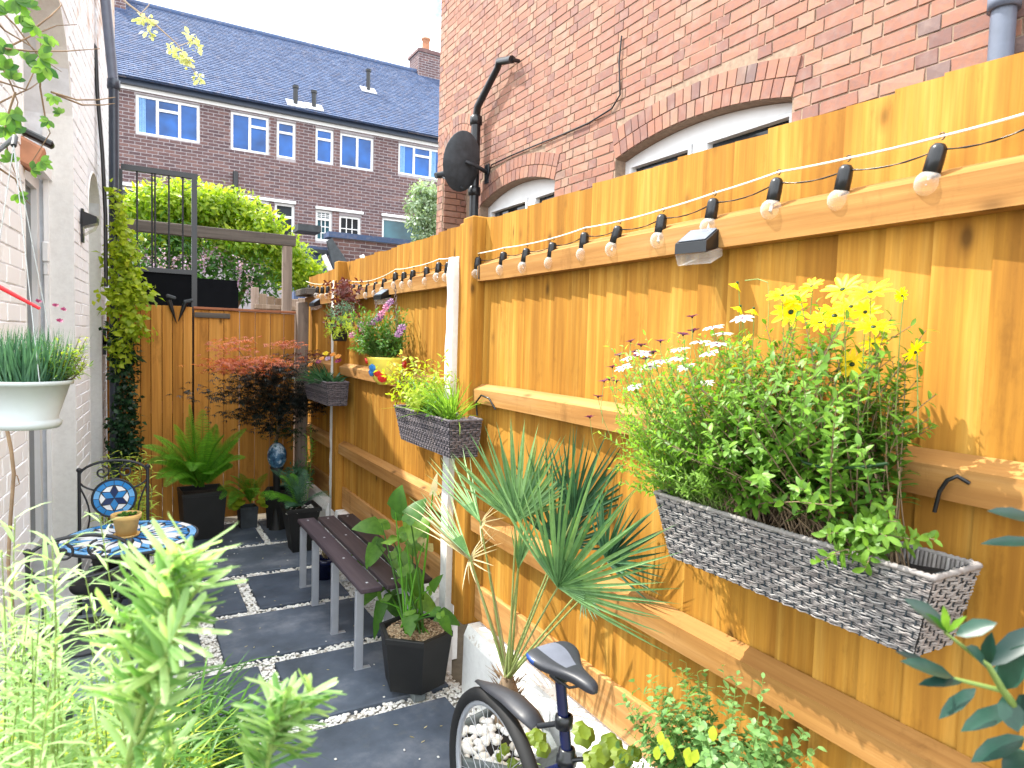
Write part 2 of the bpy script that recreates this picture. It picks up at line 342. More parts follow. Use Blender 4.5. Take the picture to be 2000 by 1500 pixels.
M['terracotta'] = plain('terracotta', (0.4, 0.184, 0.104), 0.8, var=0.2)
M['yellowpot'] = plain('yellow ochre pot', (0.612, 0.399, 0.136), 0.7, var=0.12, sc_=20)
M['whitepot'] = plain('pale plastic pot', (0.432, 0.477, 0.486), 0.4, var=0.04, bumpst=0.03)
M['wicker'] = brickmat('grey wicker', [(0, (0.148, 0.137, 0.133)), (0.5, (0.252, 0.238, 0.231)), (1, (0.371, 0.353, 0.342))], 0.9, 0.35, bs=0.8)
M['wicker_dark'] = plain('dark wicker stake', (0.02, 0.03, 0.04), 0.7)
M['wicker_brown'] = brickmat('brown grey wicker', [(0, (0.0825, 0.0713, 0.0825)), (0.5, (0.158, 0.139, 0.158)), (1, (0.255, 0.225, 0.24))], 0.9, 0.35, bs=0.8)
M['glass'] = glass('clear bulb glass')
M['bulbcore'] = plain('bulb reflector', (0.75, 0.72, 0.68), 0.25, 0.5)
M['rope'] = plain('cream rope', (0.80, 0.74, 0.6), 0.8)
M['chain'] = plain('dark rust chain', (0.09, 0.05, 0.035), 0.7)
M['solar'] = pane_mat('solar cell', (0.20, 0.24, 0.30), 0.15)
def tile(n, c): M[n] = plain('glazed tile '+n, c, 0.2, var=0.12, sc_=30, bumpst=0.05)
tile('t_white', (0.80, 0.82, 0.84)); tile('t_blue', (0.03, 0.22, 0.55)); tile('t_navy', (0.012, 0.03, 0.11)); tile('t_sky', (0.16, 0.42, 0.75))
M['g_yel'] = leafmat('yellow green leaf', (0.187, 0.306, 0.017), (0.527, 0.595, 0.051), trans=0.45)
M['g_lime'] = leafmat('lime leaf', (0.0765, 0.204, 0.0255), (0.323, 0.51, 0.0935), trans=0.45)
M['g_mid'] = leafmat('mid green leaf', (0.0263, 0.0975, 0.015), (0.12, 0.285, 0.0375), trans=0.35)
M['g_dark'] = leafmat('dark green leaf', (0.007, 0.0315, 0.0126), (0.028, 0.091, 0.028), trans=0.25)
M['g_blue'] = leafmat('blue green leaf', (0.024, 0.088, 0.048), (0.12, 0.264, 0.16), trans=0.25)
M['g_herb'] = leafmat('soft herb leaf', (0.05, 0.15, 0.04), (0.24, 0.42, 0.14), trans=0.3)
M['g_stalk'] = leafmat('pale palm stalk', (0.22, 0.30, 0.08), (0.48, 0.50, 0.24), trans=0.15)
M['g_silver'] = leafmat('silvery leaf', (0.10, 0.18, 0.10), (0.42, 0.52, 0.38), trans=0.3)
M['f_cream'] = leafmat('cream blossom', (0.50, 0.52, 0.25), (0.75, 0.75, 0.45), trans=0.3)
M['g_heu'] = leafmat('heuchera leaf', (0.112, 0.178, 0.016), (0.272, 0.34, 0.04), trans=0.3)
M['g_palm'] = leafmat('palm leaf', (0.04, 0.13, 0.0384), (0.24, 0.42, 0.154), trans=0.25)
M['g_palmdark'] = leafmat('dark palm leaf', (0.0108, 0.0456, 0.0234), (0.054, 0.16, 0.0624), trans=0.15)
M['g_dry'] = leafmat('dry palm leaf', (0.38, 0.32, 0.16), (0.62, 0.55, 0.36), trans=0.3)
M['g_fern'] = leafmat('fern leaf', (0.064, 0.24, 0.016), (0.272, 0.592, 0.064), trans=0.45)
M['g_rose'] = leafmat('rosemary needle', (0.153, 0.306, 0.096), (0.527, 0.68, 0.352), trans=0.45)
M['g_bright'] = leafmat('fresh leaf', (0.020, 0.10, 0.010), (0.23, 0.42, 0.05), trans=0.35)
M['g_laurel'] = leafmat('laurel leaf', (0.0056, 0.0245, 0.021), (0.021, 0.07, 0.0455), rough=0.35, trans=0.1)
M['r_maple_sunlit'] = leafmat('sunlit toned red maple leaf', (0.4, 0.081, 0.0455), (0.75, 0.27, 0.13), trans=0.45)  # red new growth, with a sunlit tone painted into the leaf colour
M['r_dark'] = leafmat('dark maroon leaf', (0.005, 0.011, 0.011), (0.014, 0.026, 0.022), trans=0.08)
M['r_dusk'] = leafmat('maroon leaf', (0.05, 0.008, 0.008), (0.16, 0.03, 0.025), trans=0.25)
M['f_yellow'] = leafmat('yellow petal', (0.85, 0.62, 0.0), (0.92, 0.78, 0.01), trans=0.4, spot=(0.88, 0.62, 0.0))
M['f_white'] = leafmat('white petal', (0.66, 0.62, 0.72), (0.85, 0.84, 0.88), trans=0.3, spot=(0.7, 0.66, 0.76))
M['f_purple'] = leafmat('purple petal', (0.084, 0.0105, 0.09), (0.21, 0.035, 0.188), trans=0.3)
M['f_magenta'] = leafmat('magenta petal', (0.193, 0.005, 0.06), (0.33, 0.03, 0.15), trans=0.3)
M['f_lilac'] = leafmat('lilac petal', (0.36, 0.24, 0.42), (0.58, 0.42, 0.60), trans=0.3)
M['f_orange'] = leafmat('orange petal', (0.70, 0.22, 0.02), (0.85, 0.42, 0.05), trans=0.3)
M['f_red'] = plain('red glaze', (0.62, 0.03, 0.02), 0.3); M['f_yelglaze'] = plain('yellow glaze', (0.82, 0.68, 0.10), 0.3); M['f_blueglaze'] = plain('blue glaze', (0.04, 0.22, 0.6), 0.3)
M['redstick'] = plain('red plastic', (0.75, 0.02, 0.03), 0.35)
M['saddle'] = plain('grey saddle vinyl', (0.027, 0.0285, 0.0363), 0.45); M['saddle_silver'] = plain('silver saddle vinyl', (0.126, 0.135, 0.172), 0.4); M['saddle_blue'] = plain('blue saddle vinyl', (0.009, 0.042, 0.198), 0.4)
M['bikeblue'] = plain('dark blue bike paint', (0.008, 0.012, 0.05), 0.2, bumpst=0)
M['boxgrey'] = plain('grey green box', (0.20, 0.25, 0.27), 0.6)
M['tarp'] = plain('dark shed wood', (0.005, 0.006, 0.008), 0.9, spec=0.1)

# ------------------------------------------------------------------ wall frames and bricks
class Fr:
    def __init__(s, O, U, W): s.O = A(*O); s.U = unit(A(*U)); s.V = A(0, 0, 1); s.W = unit(A(*W))
    def p(s, u, v, w=0.0): return s.O+s.U*u+s.V*v+s.W*w
def bx(mb, F, u0, u1, v0, v1, w0, w1, **k):
    return mb.hexa([F.p(u0, v0, w0), F.p(u1, v0, w0), F.p(u1, v0, w1), F.p(u0, v0, w1), F.p(u0, v1, w0), F.p(u1, v1, w0), F.p(u1, v1, w1), F.p(u0, v1, w1)], **k)
def pr(mb, F, poly, w0, w1, **k): return mb.prism([F.p(u, v, w0) for u, v in poly], F.W*(w1-w0), **k)
def arcz(op, u):     # underside height of an opening (u0,u1,v0,spring,rise) at u
    u0, u1, v0, sp, rise = op
    if rise <= 0: return sp
    h = (u1-u0)/2; R_ = (h*h+rise*rise)/(2*rise); x = u-(u0+u1)/2
    return sp+rise-R_+math.sqrt(max(R_*R_-x*x, 0))
def wall_body(mb, F, u0, u1, v0, vtop, ops, w0, w1):   # solid wall around openings; vtop may be a function of u
    vt = vtop if callable(vtop) else (lambda u: vtop)
    def strip(a, b_, z):
        pr(mb, F, [(a, z if not callable(z) else z(a)), (b_, z if not callable(z) else z(b_)), (b_, vt(b_)), (a, vt(a))], w0, w1)
    x = u0
    for op in sorted(ops):
        if op[0] > x: strip(x, op[0], v0)
        n = 10 if op[4] > 0 else 1
        for i in range(n):
            a = op[0]+(op[1]-op[0])*i/n; b_ = op[0]+(op[1]-op[0])*(i+1)/n; strip(a, b_, lambda u: arcz(op, u))
        if op[2] > v0: bx(mb, F, op[0], op[1], v0, op[2], w0, w1)
        x = op[1]
    if x < u1: strip(x, u1, v0)
def brick_proto(L_, H_, D_, rough, seed, mat, name='brick'):
    r = np.random.default_rng(seed); mb = MB(); mb.cur = r.random()
    q = np.array([[-1, -1, -1], [1, -1, -1], [1, 1, -1], [-1, 1, -1], [-1, -1, 1], [1, -1, 1], [1, 1, 1], [-1, 1, 1]])*A(L_/2, H_/2, D_/2)
    q = q+(r.random((8, 3))-.5)*rough; ch = D_*0.22
    top = q[4:].copy(); ins = q[4:]*A(1-2*ch/L_, 1-2*ch/H_, 1); top[:, 2] -= ch
    V = np.concatenate([q[:4], top, ins])
    mb.add(V, [[8, 9, 10, 11]]+[[4+i, 4+(i+1) % 4, 8+(i+1) % 4, 8+i] for i in range(4)]+[[i, (i+1) % 4, 4+(i+1) % 4, 4+i] for i in range(4)])
    return mb
def bricks(parent, F, u0, u1, v0, v1, ops, mat, L_=0.225, H_=0.075, gap=0.010, flemish=True, nobj=300, w=0.0, proud=0.009, rough=0.004, ring=0.0, vtop=None, name='brick', protos=8):
    Fm = np.stack([F.U, F.V, F.W], 1); lst = []
    rows = int((v1-v0)/H_)
    for j in range(rows):
        v = v0+j*H_; u = u0-(0.25*L_ if j % 2 else 0) if flemish else u0-(0.5*L_ if j % 2 else 0); k = j % 2
        if flemish: u = u0-(L_*0.75 if j % 2 else 0)
        while u < u1:
            l = (L_ if k % 2 == 0 else L_/2) if flemish else L_
            k += 1; a, b_ = max(u, u0), min(u+l, u1); u += l
            if b_-a < 0.03: continue
            segs = [(a, b_)]
            for op in ops:
                ns_ = []
                for (p, q) in segs:
                    top = max(arcz(op, min(max(x, op[0]), op[1])) for x in ((p+q)/2, p, q))+ring if (q > op[0]-0 and p < op[1]) else -1
                    if q <= op[0] or p >= op[1] or v+H_ <= op[2] or v >= top: ns_.append((p, q)); continue
                    if p < op[0]-0.03: ns_.append((p, op[0]))
                    if q > op[1]+0.03: ns_.append((op[1], q))
                segs = ns_
            for (p, q) in segs:
                if vtop and v+H_ > vtop((p+q)/2): continue
                lst.append((F.p((p+q)/2, v+H_/2, w), q-p-gap, H_-gap))
    if not lst: return
    lst.sort(key=lambda e: np.dot(e[0]-CC, e[0]-CC))
    cache = {}; joined = MB(); org = origin(parent); cnt = 0
    rot = Matrix([list(r_) for r_ in Fm]).to_4x4()
    for (c, l, h) in lst:
        d = c-CC; zz = d@CF; vis = zz > 0.2 and abs(d@CR)/zz < 0.80 and abs(d@CU)/zz < 0.62
        sd = random.randrange(protos); full = round(l, 3)
        if cnt < nobj and vis:
            key = (full, sd)
            if key not in cache: cache[key] = brick_proto(l, h, proud*2, rough, sd*7+int(full*1000), mat).mesh(name, mat)
            o = bpy.data.objects.new(name, cache[key]); link(o, parent)
            mtx = rot.copy(); mtx.translation = Vector(c+F.W*(random.random()-.5)*0.003-org); o.matrix_local = mtx; cnt += 1
        else:
            mb = brick_proto(l, h, proud*2, rough, sd*7+int(full*1000), mat)
            joined.add(mb.v[0]@Fm.T+c, mb.f[0], tint=mb.cur)
            joined_f = joined
    if joined.v: joined.build(name+'work', mat, parent, kind='stuff')
def arch_bricks(parent, F, op, mat, rings=1, hh=0.215, bw=0.075, w=0.0, proud=0.010, name='brick'):
    u0, u1, v0, sp, rise = op; h = (u1-u0)/2; R_ = (h*h+rise*rise)/(2*rise); cx, cz = (u0+u1)/2, sp+rise-R_
    a1 = math.asin(min(h/R_, 1)); org = origin(parent)
    if rise > h*0.9: a1 = math.pi/2
    for rg in range(rings):
        r0 = R_+rg*(hh/rings)+0.004; r1 = R_+(rg+1)*(hh/rings)-0.004; n = max(3, int(2*a1*r0/bw)); g = 0.009/r0
        for i in range(n):
            a = -a1+2*a1*i/n+g/2; b_ = -a1+2*a1*(i+1)/n-g/2
            P = [(cx+r*math.sin(t_), cz+r*math.cos(t_)) for r, t_ in ((r0, a), (r0, b_), (r1, b_), (r1, a))]
            mb = MB(); mb.cur = random.random(); e = random.random()*0.003
            pr(mb, F, P, w-0.01, w+proud+e); mb.build(name, mat, parent)
def window(parent, F, u0, u1, v0, v1, cols, transom=None, depth=0.07, fw=0.05, glassm='pane_sky_tint', bars=None, curtains=(), proud=0.0):
    fr = MB(); w0, w1 = -depth-0.05+proud, -depth+proud
    bx(fr, F, u0, u0+fw, v0, v1, w0, w1); bx(fr, F, u1-fw, u1, v0, v1, w0, w1)
    bx(fr, F, u0+fw, u1-fw, v0, v0+fw, w0, w1); bx(fr, F, u0+fw, u1-fw, v1-fw, v1, w0, w1)
    ed = [u0+(u1-u0)*c for c in [0]+list(cols)+[1]]; cells = []
    for i in range(1, len(ed)-1): bx(fr, F, ed[i]-fw/2, ed[i]+fw/2, v0+fw, v1-fw, w0, w1)
    for i in range(len(ed)-1):
        a = ed[i]+(fw if i == 0 else fw/2); b_ = ed[i+1]-(fw if i == len(ed)-2 else fw/2)
        if transom and i in transom:
            t = v0+(v1-v0)*transom[i]; bx(fr, F, a, b_, t-fw*.5, t+fw*.5, w0, w1+0.004); cells += [(a, b_, v0+fw, t-fw*.5, i), (a, b_, t+fw*.5, v1-fw, i)]
        else: cells += [(a, b_, v0+fw, v1-fw, i)]
    win = fr.build('window', M['upvc'], parent)
    for ci, (a, b_, c, d, i) in enumerate(cells):
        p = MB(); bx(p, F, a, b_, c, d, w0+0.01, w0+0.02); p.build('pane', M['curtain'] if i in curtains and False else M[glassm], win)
        if i in curtains:
            q = MB(); k = 5
            for j in range(k): bx(q, F, a+(b_-a)*0.42*j/k, a+(b_-a)*0.42*(j+0.75)/k, c, d, w0+0.021, w0+0.025+0.004*(j % 2))
            q.build('curtain', M['curtain'], win)
        if bars:
            q = MB(); nx, ny = bars
            for j in range(1, nx): x = a+(b_-a)*j/nx; bx(q, F, x-.01, x+.01, c, d, w0+0.021, w0+0.032)
            for j in range(1, ny): y = c+(d-c)*j/ny; bx(q, F, a, b_, y-.01, y+.01, w0+0.034, w0+0.042)
            q.build('glazing_bar', M['upvc'], win)
    return win
# ================================================================== SETTING
mb = MB(); mb.add([(-60, -30, -0.06), (80, -30, -0.06), (80, 120, -0.06), (-60, 120, -0.06)], [[0, 1, 2, 3]]); mb.build('ground', M['earth'], kind='structure')
mb = MB(); mb.bb(-0.62, 1.42, 0.9, 6.45, -0.055, -0.022); bed = mb.build('gravel_bed', M['sand'], kind='structure')
pav = bpy.data.objects.new('paving', None); link(pav); tag(pav, kind='structure')
def slab(x0, x1, y0, y1):
    m_ = MB(); m_.cur = random.random(); m_.bevbox(((x0+x1)/2, (y0+y1)/2, -0.012), (x1-x0, y1-y0, 0.036), 0.004); m_.build('slab', M['slate'], pav)
rowsY = [(0.82, 1.42), (1.50, 2.10), (2.18, 2.80), (2.89, 3.50), (3.59, 4.18), (4.26, 4.86), (4.95, 5.56), (5.65, 6.32)]
rowsX = [[(-0.30, 0.52), (0.62, 1.38)], [(-0.3, 0.5), (0.6, 1.38)], [(-0.30, 0.30), (0.36, 1.30)], [(-0.28, 0.565), (0.645, 1.36)], [(-0.28, 0.33), (0.42, 1.28)], [(-0.28, 0.625), (0.70, 1.26), ], [(-0.28, 0.10), (0.16, 1.26)], [(-0.28, 0.30), (0.36, 0.955), (1.01, 1.38)]]
SL = []
for (y0, y1), xs in zip(rowsY, rowsX):
    for x0, x1 in xs: slab(x0, x1, y0, y1); SL.append((x0, x1, y0, y1))
# pebbles: rounded octahedra scattered where no slab lies
def pebbles(mbp, pts, z, smin, smax, zr=0.6):
    base = []
    for lat, n_, r_ in ((-0.6, 5, .8), (0.25, 6, 1.0), (0.8, 4, .55)):
        pass
    ring = np.array([[math.cos(a), math.sin(a), 0] for a in np.linspace(0, 2*np.pi, 6, endpoint=False)])
    tp = ring*0.62+A(0, 0, .62)
    V0 = np.concatenate([ring*0.8+A(0, 0, -.5), ring, tp, [[0, 0, .8]]])
    F0 = [[i, (i+1) % 6, 6+(i+1) % 6, 6+i] for i in range(6)]+[[6+i, 6+(i+1) % 6, 12+(i+1) % 6, 12+i] for i in range(6)]
    T0 = [[12+i, 12+(i+1) % 6, 18] for i in range(6)]
    n = len(pts); a = RNG.random(n)*6.28; s = smin+(smax-smin)*RNG.random(n); e = 0.65+0.5*RNG.random(n)
    X = V0[None, :, 0]*s[:, None]; Y_ = V0[None, :, 1]*(s*e)[:, None]; Zz = V0[None, :, 2]*(s*zr*(0.7+.5*RNG.random(n)))[:, None]
    V = np.stack([X*np.cos(a)[:, None]-Y_*np.sin(a)[:, None], X*np.sin(a)[:, None]+Y_*np.cos(a)[:, None], Zz], 2)
    V += np.stack([pts[:, 0], pts[:, 1], np.broadcast_to(z, (n,))+RNG.random(n)*0.006], 1)[:, None, :]
    V += (RNG.random(V.shape)-.5)*(s*0.22)[:, None, None]
    off = (np.arange(n)*19)[:, None, None]; tt = RNG.random(n); b0 = mbp.n
    mbp.add(V.reshape(-1, 3), (np.array(F0)[None]+off).reshape(-1, 4), smooth=True, tint=np.repeat(tt, 12))
    mbp.f.append((np.array(T0)[None]+off).reshape(-1, 3)+b0); mbp.t.append(np.repeat(tt, 6)); mbp.sm.append(np.full(6*n, True)); mbp.mi.append(np.full(6*n, 0))
def scatter(x0, x1, y0, y1, n, ok=lambda p: np.ones(len(p), bool)):
    p = np.stack([x0+(x1-x0)*RNG.random(n), y0+(y1-y0)*RNG.random(n)], 1); return p[ok(p)]
def free(p):
    k = np.ones(len(p), bool)
    for x0, x1, y0, y1 in SL: k &= ~((p[:, 0] > x0-.004) & (p[:, 0] < x1+.004) & (p[:, 1] > y0-.004) & (p[:, 1] < y1+.004))
    return k
P_ = np.concatenate([scatter(-0.6, 1.42, 2.0, 4.3, 26000, free), scatter(-0.6, 1.42, 4.3, 6.43, 24000, free)])
mp_ = MB(); pebbles(mp_, P_, -0.012, 0.006, 0.0125); mp_.build('pebbles', M['pebble'], kind='stuff')
lt0 = MB(); p_ = scatter(-.2, 1.38, 2.3, 6.3, 120); Pz = np.concatenate([p_, np.full((len(p_), 1), .0085)], 1); lt0.leaves(Pz, np.concatenate([RNG.normal(size=(len(p_), 2)), np.zeros((len(p_), 1))], 1), A(0, 0, 1), .010+.016*RNG.random(len(p_)), .007, 'oval', curl=-.12, tint=RNG.random(len(p_)))
LITTER = lt0
p_ = scatter(-.25, 1.38, 2.3, 6.3, 90); mp2_ = MB(); pebbles(mp2_, p_, .010, .003, .009); mp2_.build('stray_pebbles', M['pebble'], kind='stuff')
# ------------------------------------------------------------------ low white wall under the fence
lw = thing('low_wall', 'low white rendered wall with flaking top running under the orange fence', 'wall', (1.47, 3.4, 0))
for (a, b_) in ((0.3, 2.83), (3.22, 5.22), (5.46, 6.42)):
    n = max(4, int((b_-a)/0.2)); 
    for i in range(n):
        pass
    V = []; 
    for i in range(n+1):
        y = a+(b_-a)*i/n; j = lambda s: (random.random()-.5)*s
        V += [(1.40+j(.006), y, -.05), (1.405+j(.008), y, .27+j(.012)), (1.425+j(.008), y, .318+j(.014)), (1.56, y, .326+j(.004)), (1.56, y, -.05)]
    F_ = [[i*5+k, i*5+k+1, (i+1)*5+k+1, (i+1)*5+k] for i in range(n) for k in (0,)]
    m_ = MB(); m_.add(V, F_); m_.m = 0
    m_.add(V, [[i*5+k, i*5+k+1, (i+1)*5+k+1, (i+1)*5+k] for i in range(n) for k in (3,)]); m_.add(V, [[0, 1, 2, 3, 4], [n*5+q for q in (4, 3, 2, 1, 0)]])
    m_.build('wall_face', M['white_render'], lw)
    c_ = MB(); c_.add(V, [[i*5+k, i*5+k+1, (i+1)*5+k+1, (i+1)*5+k] for i in range(n) for k in (1, 2)]); c_.build('coping', M['flaking_render'], lw)
# ------------------------------------------------------------------ the orange garden fence
fence = thing('garden_fence', 'tall bright orange feather-edge board fence with three level rails along the right side', 'fence', (1.5, 3.2, 0.3))
def fboards(y0, y1, ztop, w=0.112, z0=0.40):
    y = y0
    while y < y1-0.02:
        ww = min(w*(0.93+0.14*random.random()), y1-y); m_ = MB(); m_.cur = random.random(); e = 0.012; zt = ztop+(random.random()-.5)*0.012
        xa, xb = 1.4935-(random.random())*.002, 1.501+(random.random())*.002; t0 = -(random.random()-.5)*0.006
        # thin edge lies behind its neighbour, thick edge stands proud
        m_.hexa([(xb, y, z0), (xa-.002, y+ww+.012, z0), (1.512, y+ww+.012, z0), (1.512, y, z0), (xb, y, zt), (xa-.002, y+ww+.012, zt+t0), (1.512, y+ww+.012, zt+t0), (1.512, y, zt)])
        m_.build('board', M['fence_v'], fence); y += ww
fboards(0.0, 2.86, 2.29); fboards(3.09, 5.24, 2.295); fboards(5.46, 6.50, 2.27)
def rail(y0, y1, z0, z1, xf=1.44):
    # arris-style rail: sloping top, nearly upright face
    m_ = MB(); m_.cur = random.random(); n = 12
    for i in range(n):
        a, b_ = y0+(y1-y0)*i/n, y0+(y1-y0)*(i+1)/n
        m_.hexa([(xf+.004, a, z0), (xf+.004, b_, z0), (1.4885, b_, z0), (1.4885, a, z0), (xf, a, z1-.022), (xf, b_, z1-.022), (1.4885, b_, z1), (1.4885, a, z1)])
    m_.v = [np.concatenate(m_.v)]; m_.build('rail', M['fence_h'], fence)
def rail2(y0, y1, z0, z1, xf=1.44):
    m_ = MB(); m_.cur = random.random(); j = lambda: (random.random()-.5)*0.003; n = 10; V = []
    for i in range(n+1):
        y = y0+(y1-y0)*i/n; e = 0 if 0 < i < n else 0.004
        V += [(xf+.004+j(), y, z0+e+j()*.5), (xf+j(), y, z1-.026-e+j()*.5), (1.4885, y, z1-e), (1.4885, y, z0+e)]
    m_.add(V, [[i*4+k, i*4+(k+1) % 4, (i+1)*4+(k+1) % 4, (i+1)*4+k] for i in range(n) for k in range(4)]+[[0, 1, 2, 3], [n*4, n*4+1, n*4+2, n*4+3]])
    m_.build('rail', M['fence_h'], fence)
for (a, b_) in ((0.0, 2.865), (3.10, 5.24), (5.46, 6.46)):
    for z0, z1 in ((1.985, 2.09), (1.405, 1.50), (0.775, 0.88)): rail2(a, b_, z0, z1)
    m_ = MB(); m_.cur = random.random(); m_.bevbox((1.488, (a+b_)/2, 0.42), (0.024, b_-a, 0.17), 0.004); m_.build('gravel_board', M['fence_h'], fence)
for y0, y1, zt in ((2.875, 2.985, 2.30), (5.24, 5.35, 2.30)):
    m_ = MB(); m_.cur = .4; m_.bevbox((1.47, (y0+y1)/2, (zt+.30)/2), (0.10, y1-y0, zt-.30), 0.005); m_.build('post', M['fence_v'], fence)
    m_ = MB(); m_.cur = .7; m_.bevbox((1.478, y1+0.052, (zt+.32)/2), (0.06, 0.10, zt-.34), 0.005); m_.build('post', M['fence_v'], fence)
for y0, y1, zt, x in ((3.075, 3.150, 2.125, 1.415), (5.39, 5.455, 2.16, 1.43)):
    m_ = MB(); n = 24; V = []
    for i in range(n+1):
        z = -0.05+(zt+.05)*i/n; j = lambda: (random.random()-.5)*0.006; s = 1 if i < n else 0.6
        V += [(x+j()+.01*(1-s), (y0+y1)/2-(y1-y0)/2*s+j(), z), (x+j()+.01*(1-s), (y0+y1)/2+(y1-y0)/2*s+j(), z), (1.46, (y0+y1)/2+(y1-y0)/2, z), (1.46, (y0+y1)/2-(y1-y0)/2, z)]
    m_.add(V, [[i*4+k, i*4+(k+1) % 4, (i+1)*4+(k+1) % 4, (i+1)*4+k] for i in range(n) for k in range(4)]+[[n*4, n*4+1, n*4+2, n*4+3]], smooth=False)
    m_.build('painted_post', M['white_render'], fence, label='white painted upright post with rough edge')
# grey stubby end post where the fence meets the back fence
gp = MB(); gp.bevbox((1.405, 6.40, 1.0), (0.10, 0.10, 2.04), .006); tag(gp.build('fence_post', M['grey_wood']), 'pale weathered post in the far corner between gate fence and orange fence', 'post')
gp = MB(); gp.bevbox((1.42, 6.28, 2.105), (0.12, 0.42, 0.06), .006); tag(gp.build('timber_offcut', M['grey_wood_h']), 'grey level timber resting on the pale corner post', 'timber')
# ------------------------------------------------------------------ gate and back fence panel
gate = thing('garden_gate', 'orange boarded garden gate behind the climbing plant, black spiked lights hooked on top', 'gate', (0.16, 6.45, 0))
def vboards(parent, x0, x1, y, z0, z1, w, mat, t=.018, gap=.004, var=.006):
    x = x0
    while x < x1-.02:
        ww = min(w*(.93+.14*random.random()), x1-x); m_ = MB(); m_.cur = random.random()
        m_.bevbox((x+ww/2, y+(random.random()-.5)*.004, (z0+z1)/2+random.random()*var), (ww-gap, t, z1-z0), .003); m_.build('board', mat, parent); x += ww
vboards(gate, -0.165, 0.478, 6.45, 0.03, 1.925, .082, M['gate_v'])
m_ = MB()
for z in (.35, 1.0, 1.7): m_.bb(-0.16, .47, 6.462, 6.50, z, z+.1)
m_.build('ledge', M['gate_h'], gate)
m_ = MB(); m_.bb(-0.19, -.165, 6.425, 6.437, 1.50, 1.72); m_.bb(-0.19, -0.02, 6.425, 6.437, 1.585, 1.625); m_.build('hinge', M['iron'], gate)
bf = thing('back_fence', 'orange vertical board fence panel right of the gate with reddish capping', 'fence', (0.92, 6.46, 0))
vboards(bf, 0.492, 1.35, 6.47, 0.03, 1.905, .125, M['gate_v'])
m_ = MB(); m_.bevbox((0.92, 6.462, 1.922), (0.87, .05, .022), .003); m_.build('capping', M['gate_h'], bf)
m_ = MB(); m_.bevbox((0.64, 6.448, 1.862), (0.29, .012, .045), .003); m_.build('batten', M['grey_wood_h'], bf, label='short weathered grey batten')
for hx in ((330, 580, 345, 632), (362, 586, 348, 628)):
    t_ = thing('spike_light', 'left one of two black spiked lights hooked over the gate top' if hx[0] < 340 else 'right one of two black spiked lights hooked over the gate top', 'garden light', tuple(YP(hx[0], hx[1], 6.40)), 'spiked lights on the gate')
    a = YP(hx[0], hx[1]+6, 6.41); b_ = YP(hx[2], hx[3], 6.41)
    m_ = MB(); m_.tube([a, a*.6+b_*.4, b_], [.022, .017, .002], 6); m_.build('spike', M['blackpaint'], t_)
    d = A(.045, 0, -.012) if hx[0] > 340 else A(.03, 0, .006)
    m_ = MB(); m_.bevbox(a+A(0, 0, .024)+d*.5, (.075, .05, .03), .008, R=[[1, 0, .3 if hx[0] < 340 else -.3], [0, 1, 0], [-.3 if hx[0] < 340 else .3, 0, 1]]); m_.build('head', M['slatepot'], t_)
# ------------------------------------------------------------------ black railing gate, timber frame beyond
mg = thing('metal_gate', 'tall black metal railing gate standing behind the orange gate', 'gate', (0.23, 6.75, 0)); YM = 6.75
def ym(px, py): return YP(px, py, YM)
tl, tr_, br = ym(236, 320), ym(380, 340), ym(380, 600); zt = (tl[2]+tr_[2])/2; x0, x1 = tl[0]-.0, tr_[0]
m_ = MB(); m_.bb(x0, x1+.025, YM-.02, YM+.02, zt-.045, zt); m_.bb(x1-.025, x1+.02, YM-.0195, YM+.0195, 0.5, zt-.045); m_.bb(x0-.02, x0+.012, YM-.0195, YM+.0195, .5, zt-.045)
m_.bb(x0+.012, x1-.025, YM-.018, YM+.018, 2.23, 2.27); m_.build('frame', M['blackpaint'], mg)
for px in (268, 297, 303, 330, 357):
    X0 = ym(px, 450)[0]; m_ = MB(); m_.tube([(X0, YM, 2.27), (X0, YM, zt-.045)], .0085, 6); m_.build('bar', M['blackpaint'], mg)
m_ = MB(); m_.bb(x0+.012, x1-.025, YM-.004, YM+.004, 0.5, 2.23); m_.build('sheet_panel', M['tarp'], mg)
tf = thing('pergola', 'brown weathered timber beam on a post in front of the wisteria', 'pergola', (1.5, 7.6, 0))
a, b_ = YP(225, 421, 7.6), YP(577, 480, 7.6)
m_ = MB(); zc = (a[2]+b_[2])/2; m_.bevbox(((a[0]+b_[0])/2, 7.6, zc-.015), (b_[0]-a[0], .07, .115), .006); m_.build('beam', M['grey_wood_h'], tf)
m_ = MB(); m_.bevbox((1.50, 7.60, (zc-.075)/2), (.10, .06, zc-.075), .006); m_.build('post', M['grey_wood'], tf)
of = thing('old_fence', 'low curved pale weathered fence beyond the back fence with a level rail', 'fence', (1.35, 7.9, 0))
a = YP(498, 556, 7.9)
for i in range(9):
    x = a[0]+i*.085; z = 2.19-.07*math.sin(min(i/8, 1)*math.pi)+(.0 if i else .04); m_ = MB(); m_.cur = random.random()
    m_.bevbox((x, 7.9, z/2), (.08, .02, z), .003); m_.build('board', M['pale_wood'], of)
m_ = MB(); m_.bevbox((a[0]+.34, 7.87, 2.02), (.70, .035, .05), .004); m_.build('rail', M['pale_wood'], of)
m_ = MB(); m_.bb(-1.2, 1.15, 8.7, 8.76, 0, 2.35); sh = m_.build('shed_wall', M['tarp']); tag(sh, 'dark shaded timber wall under the wisteria behind the railing gate', 'shed')

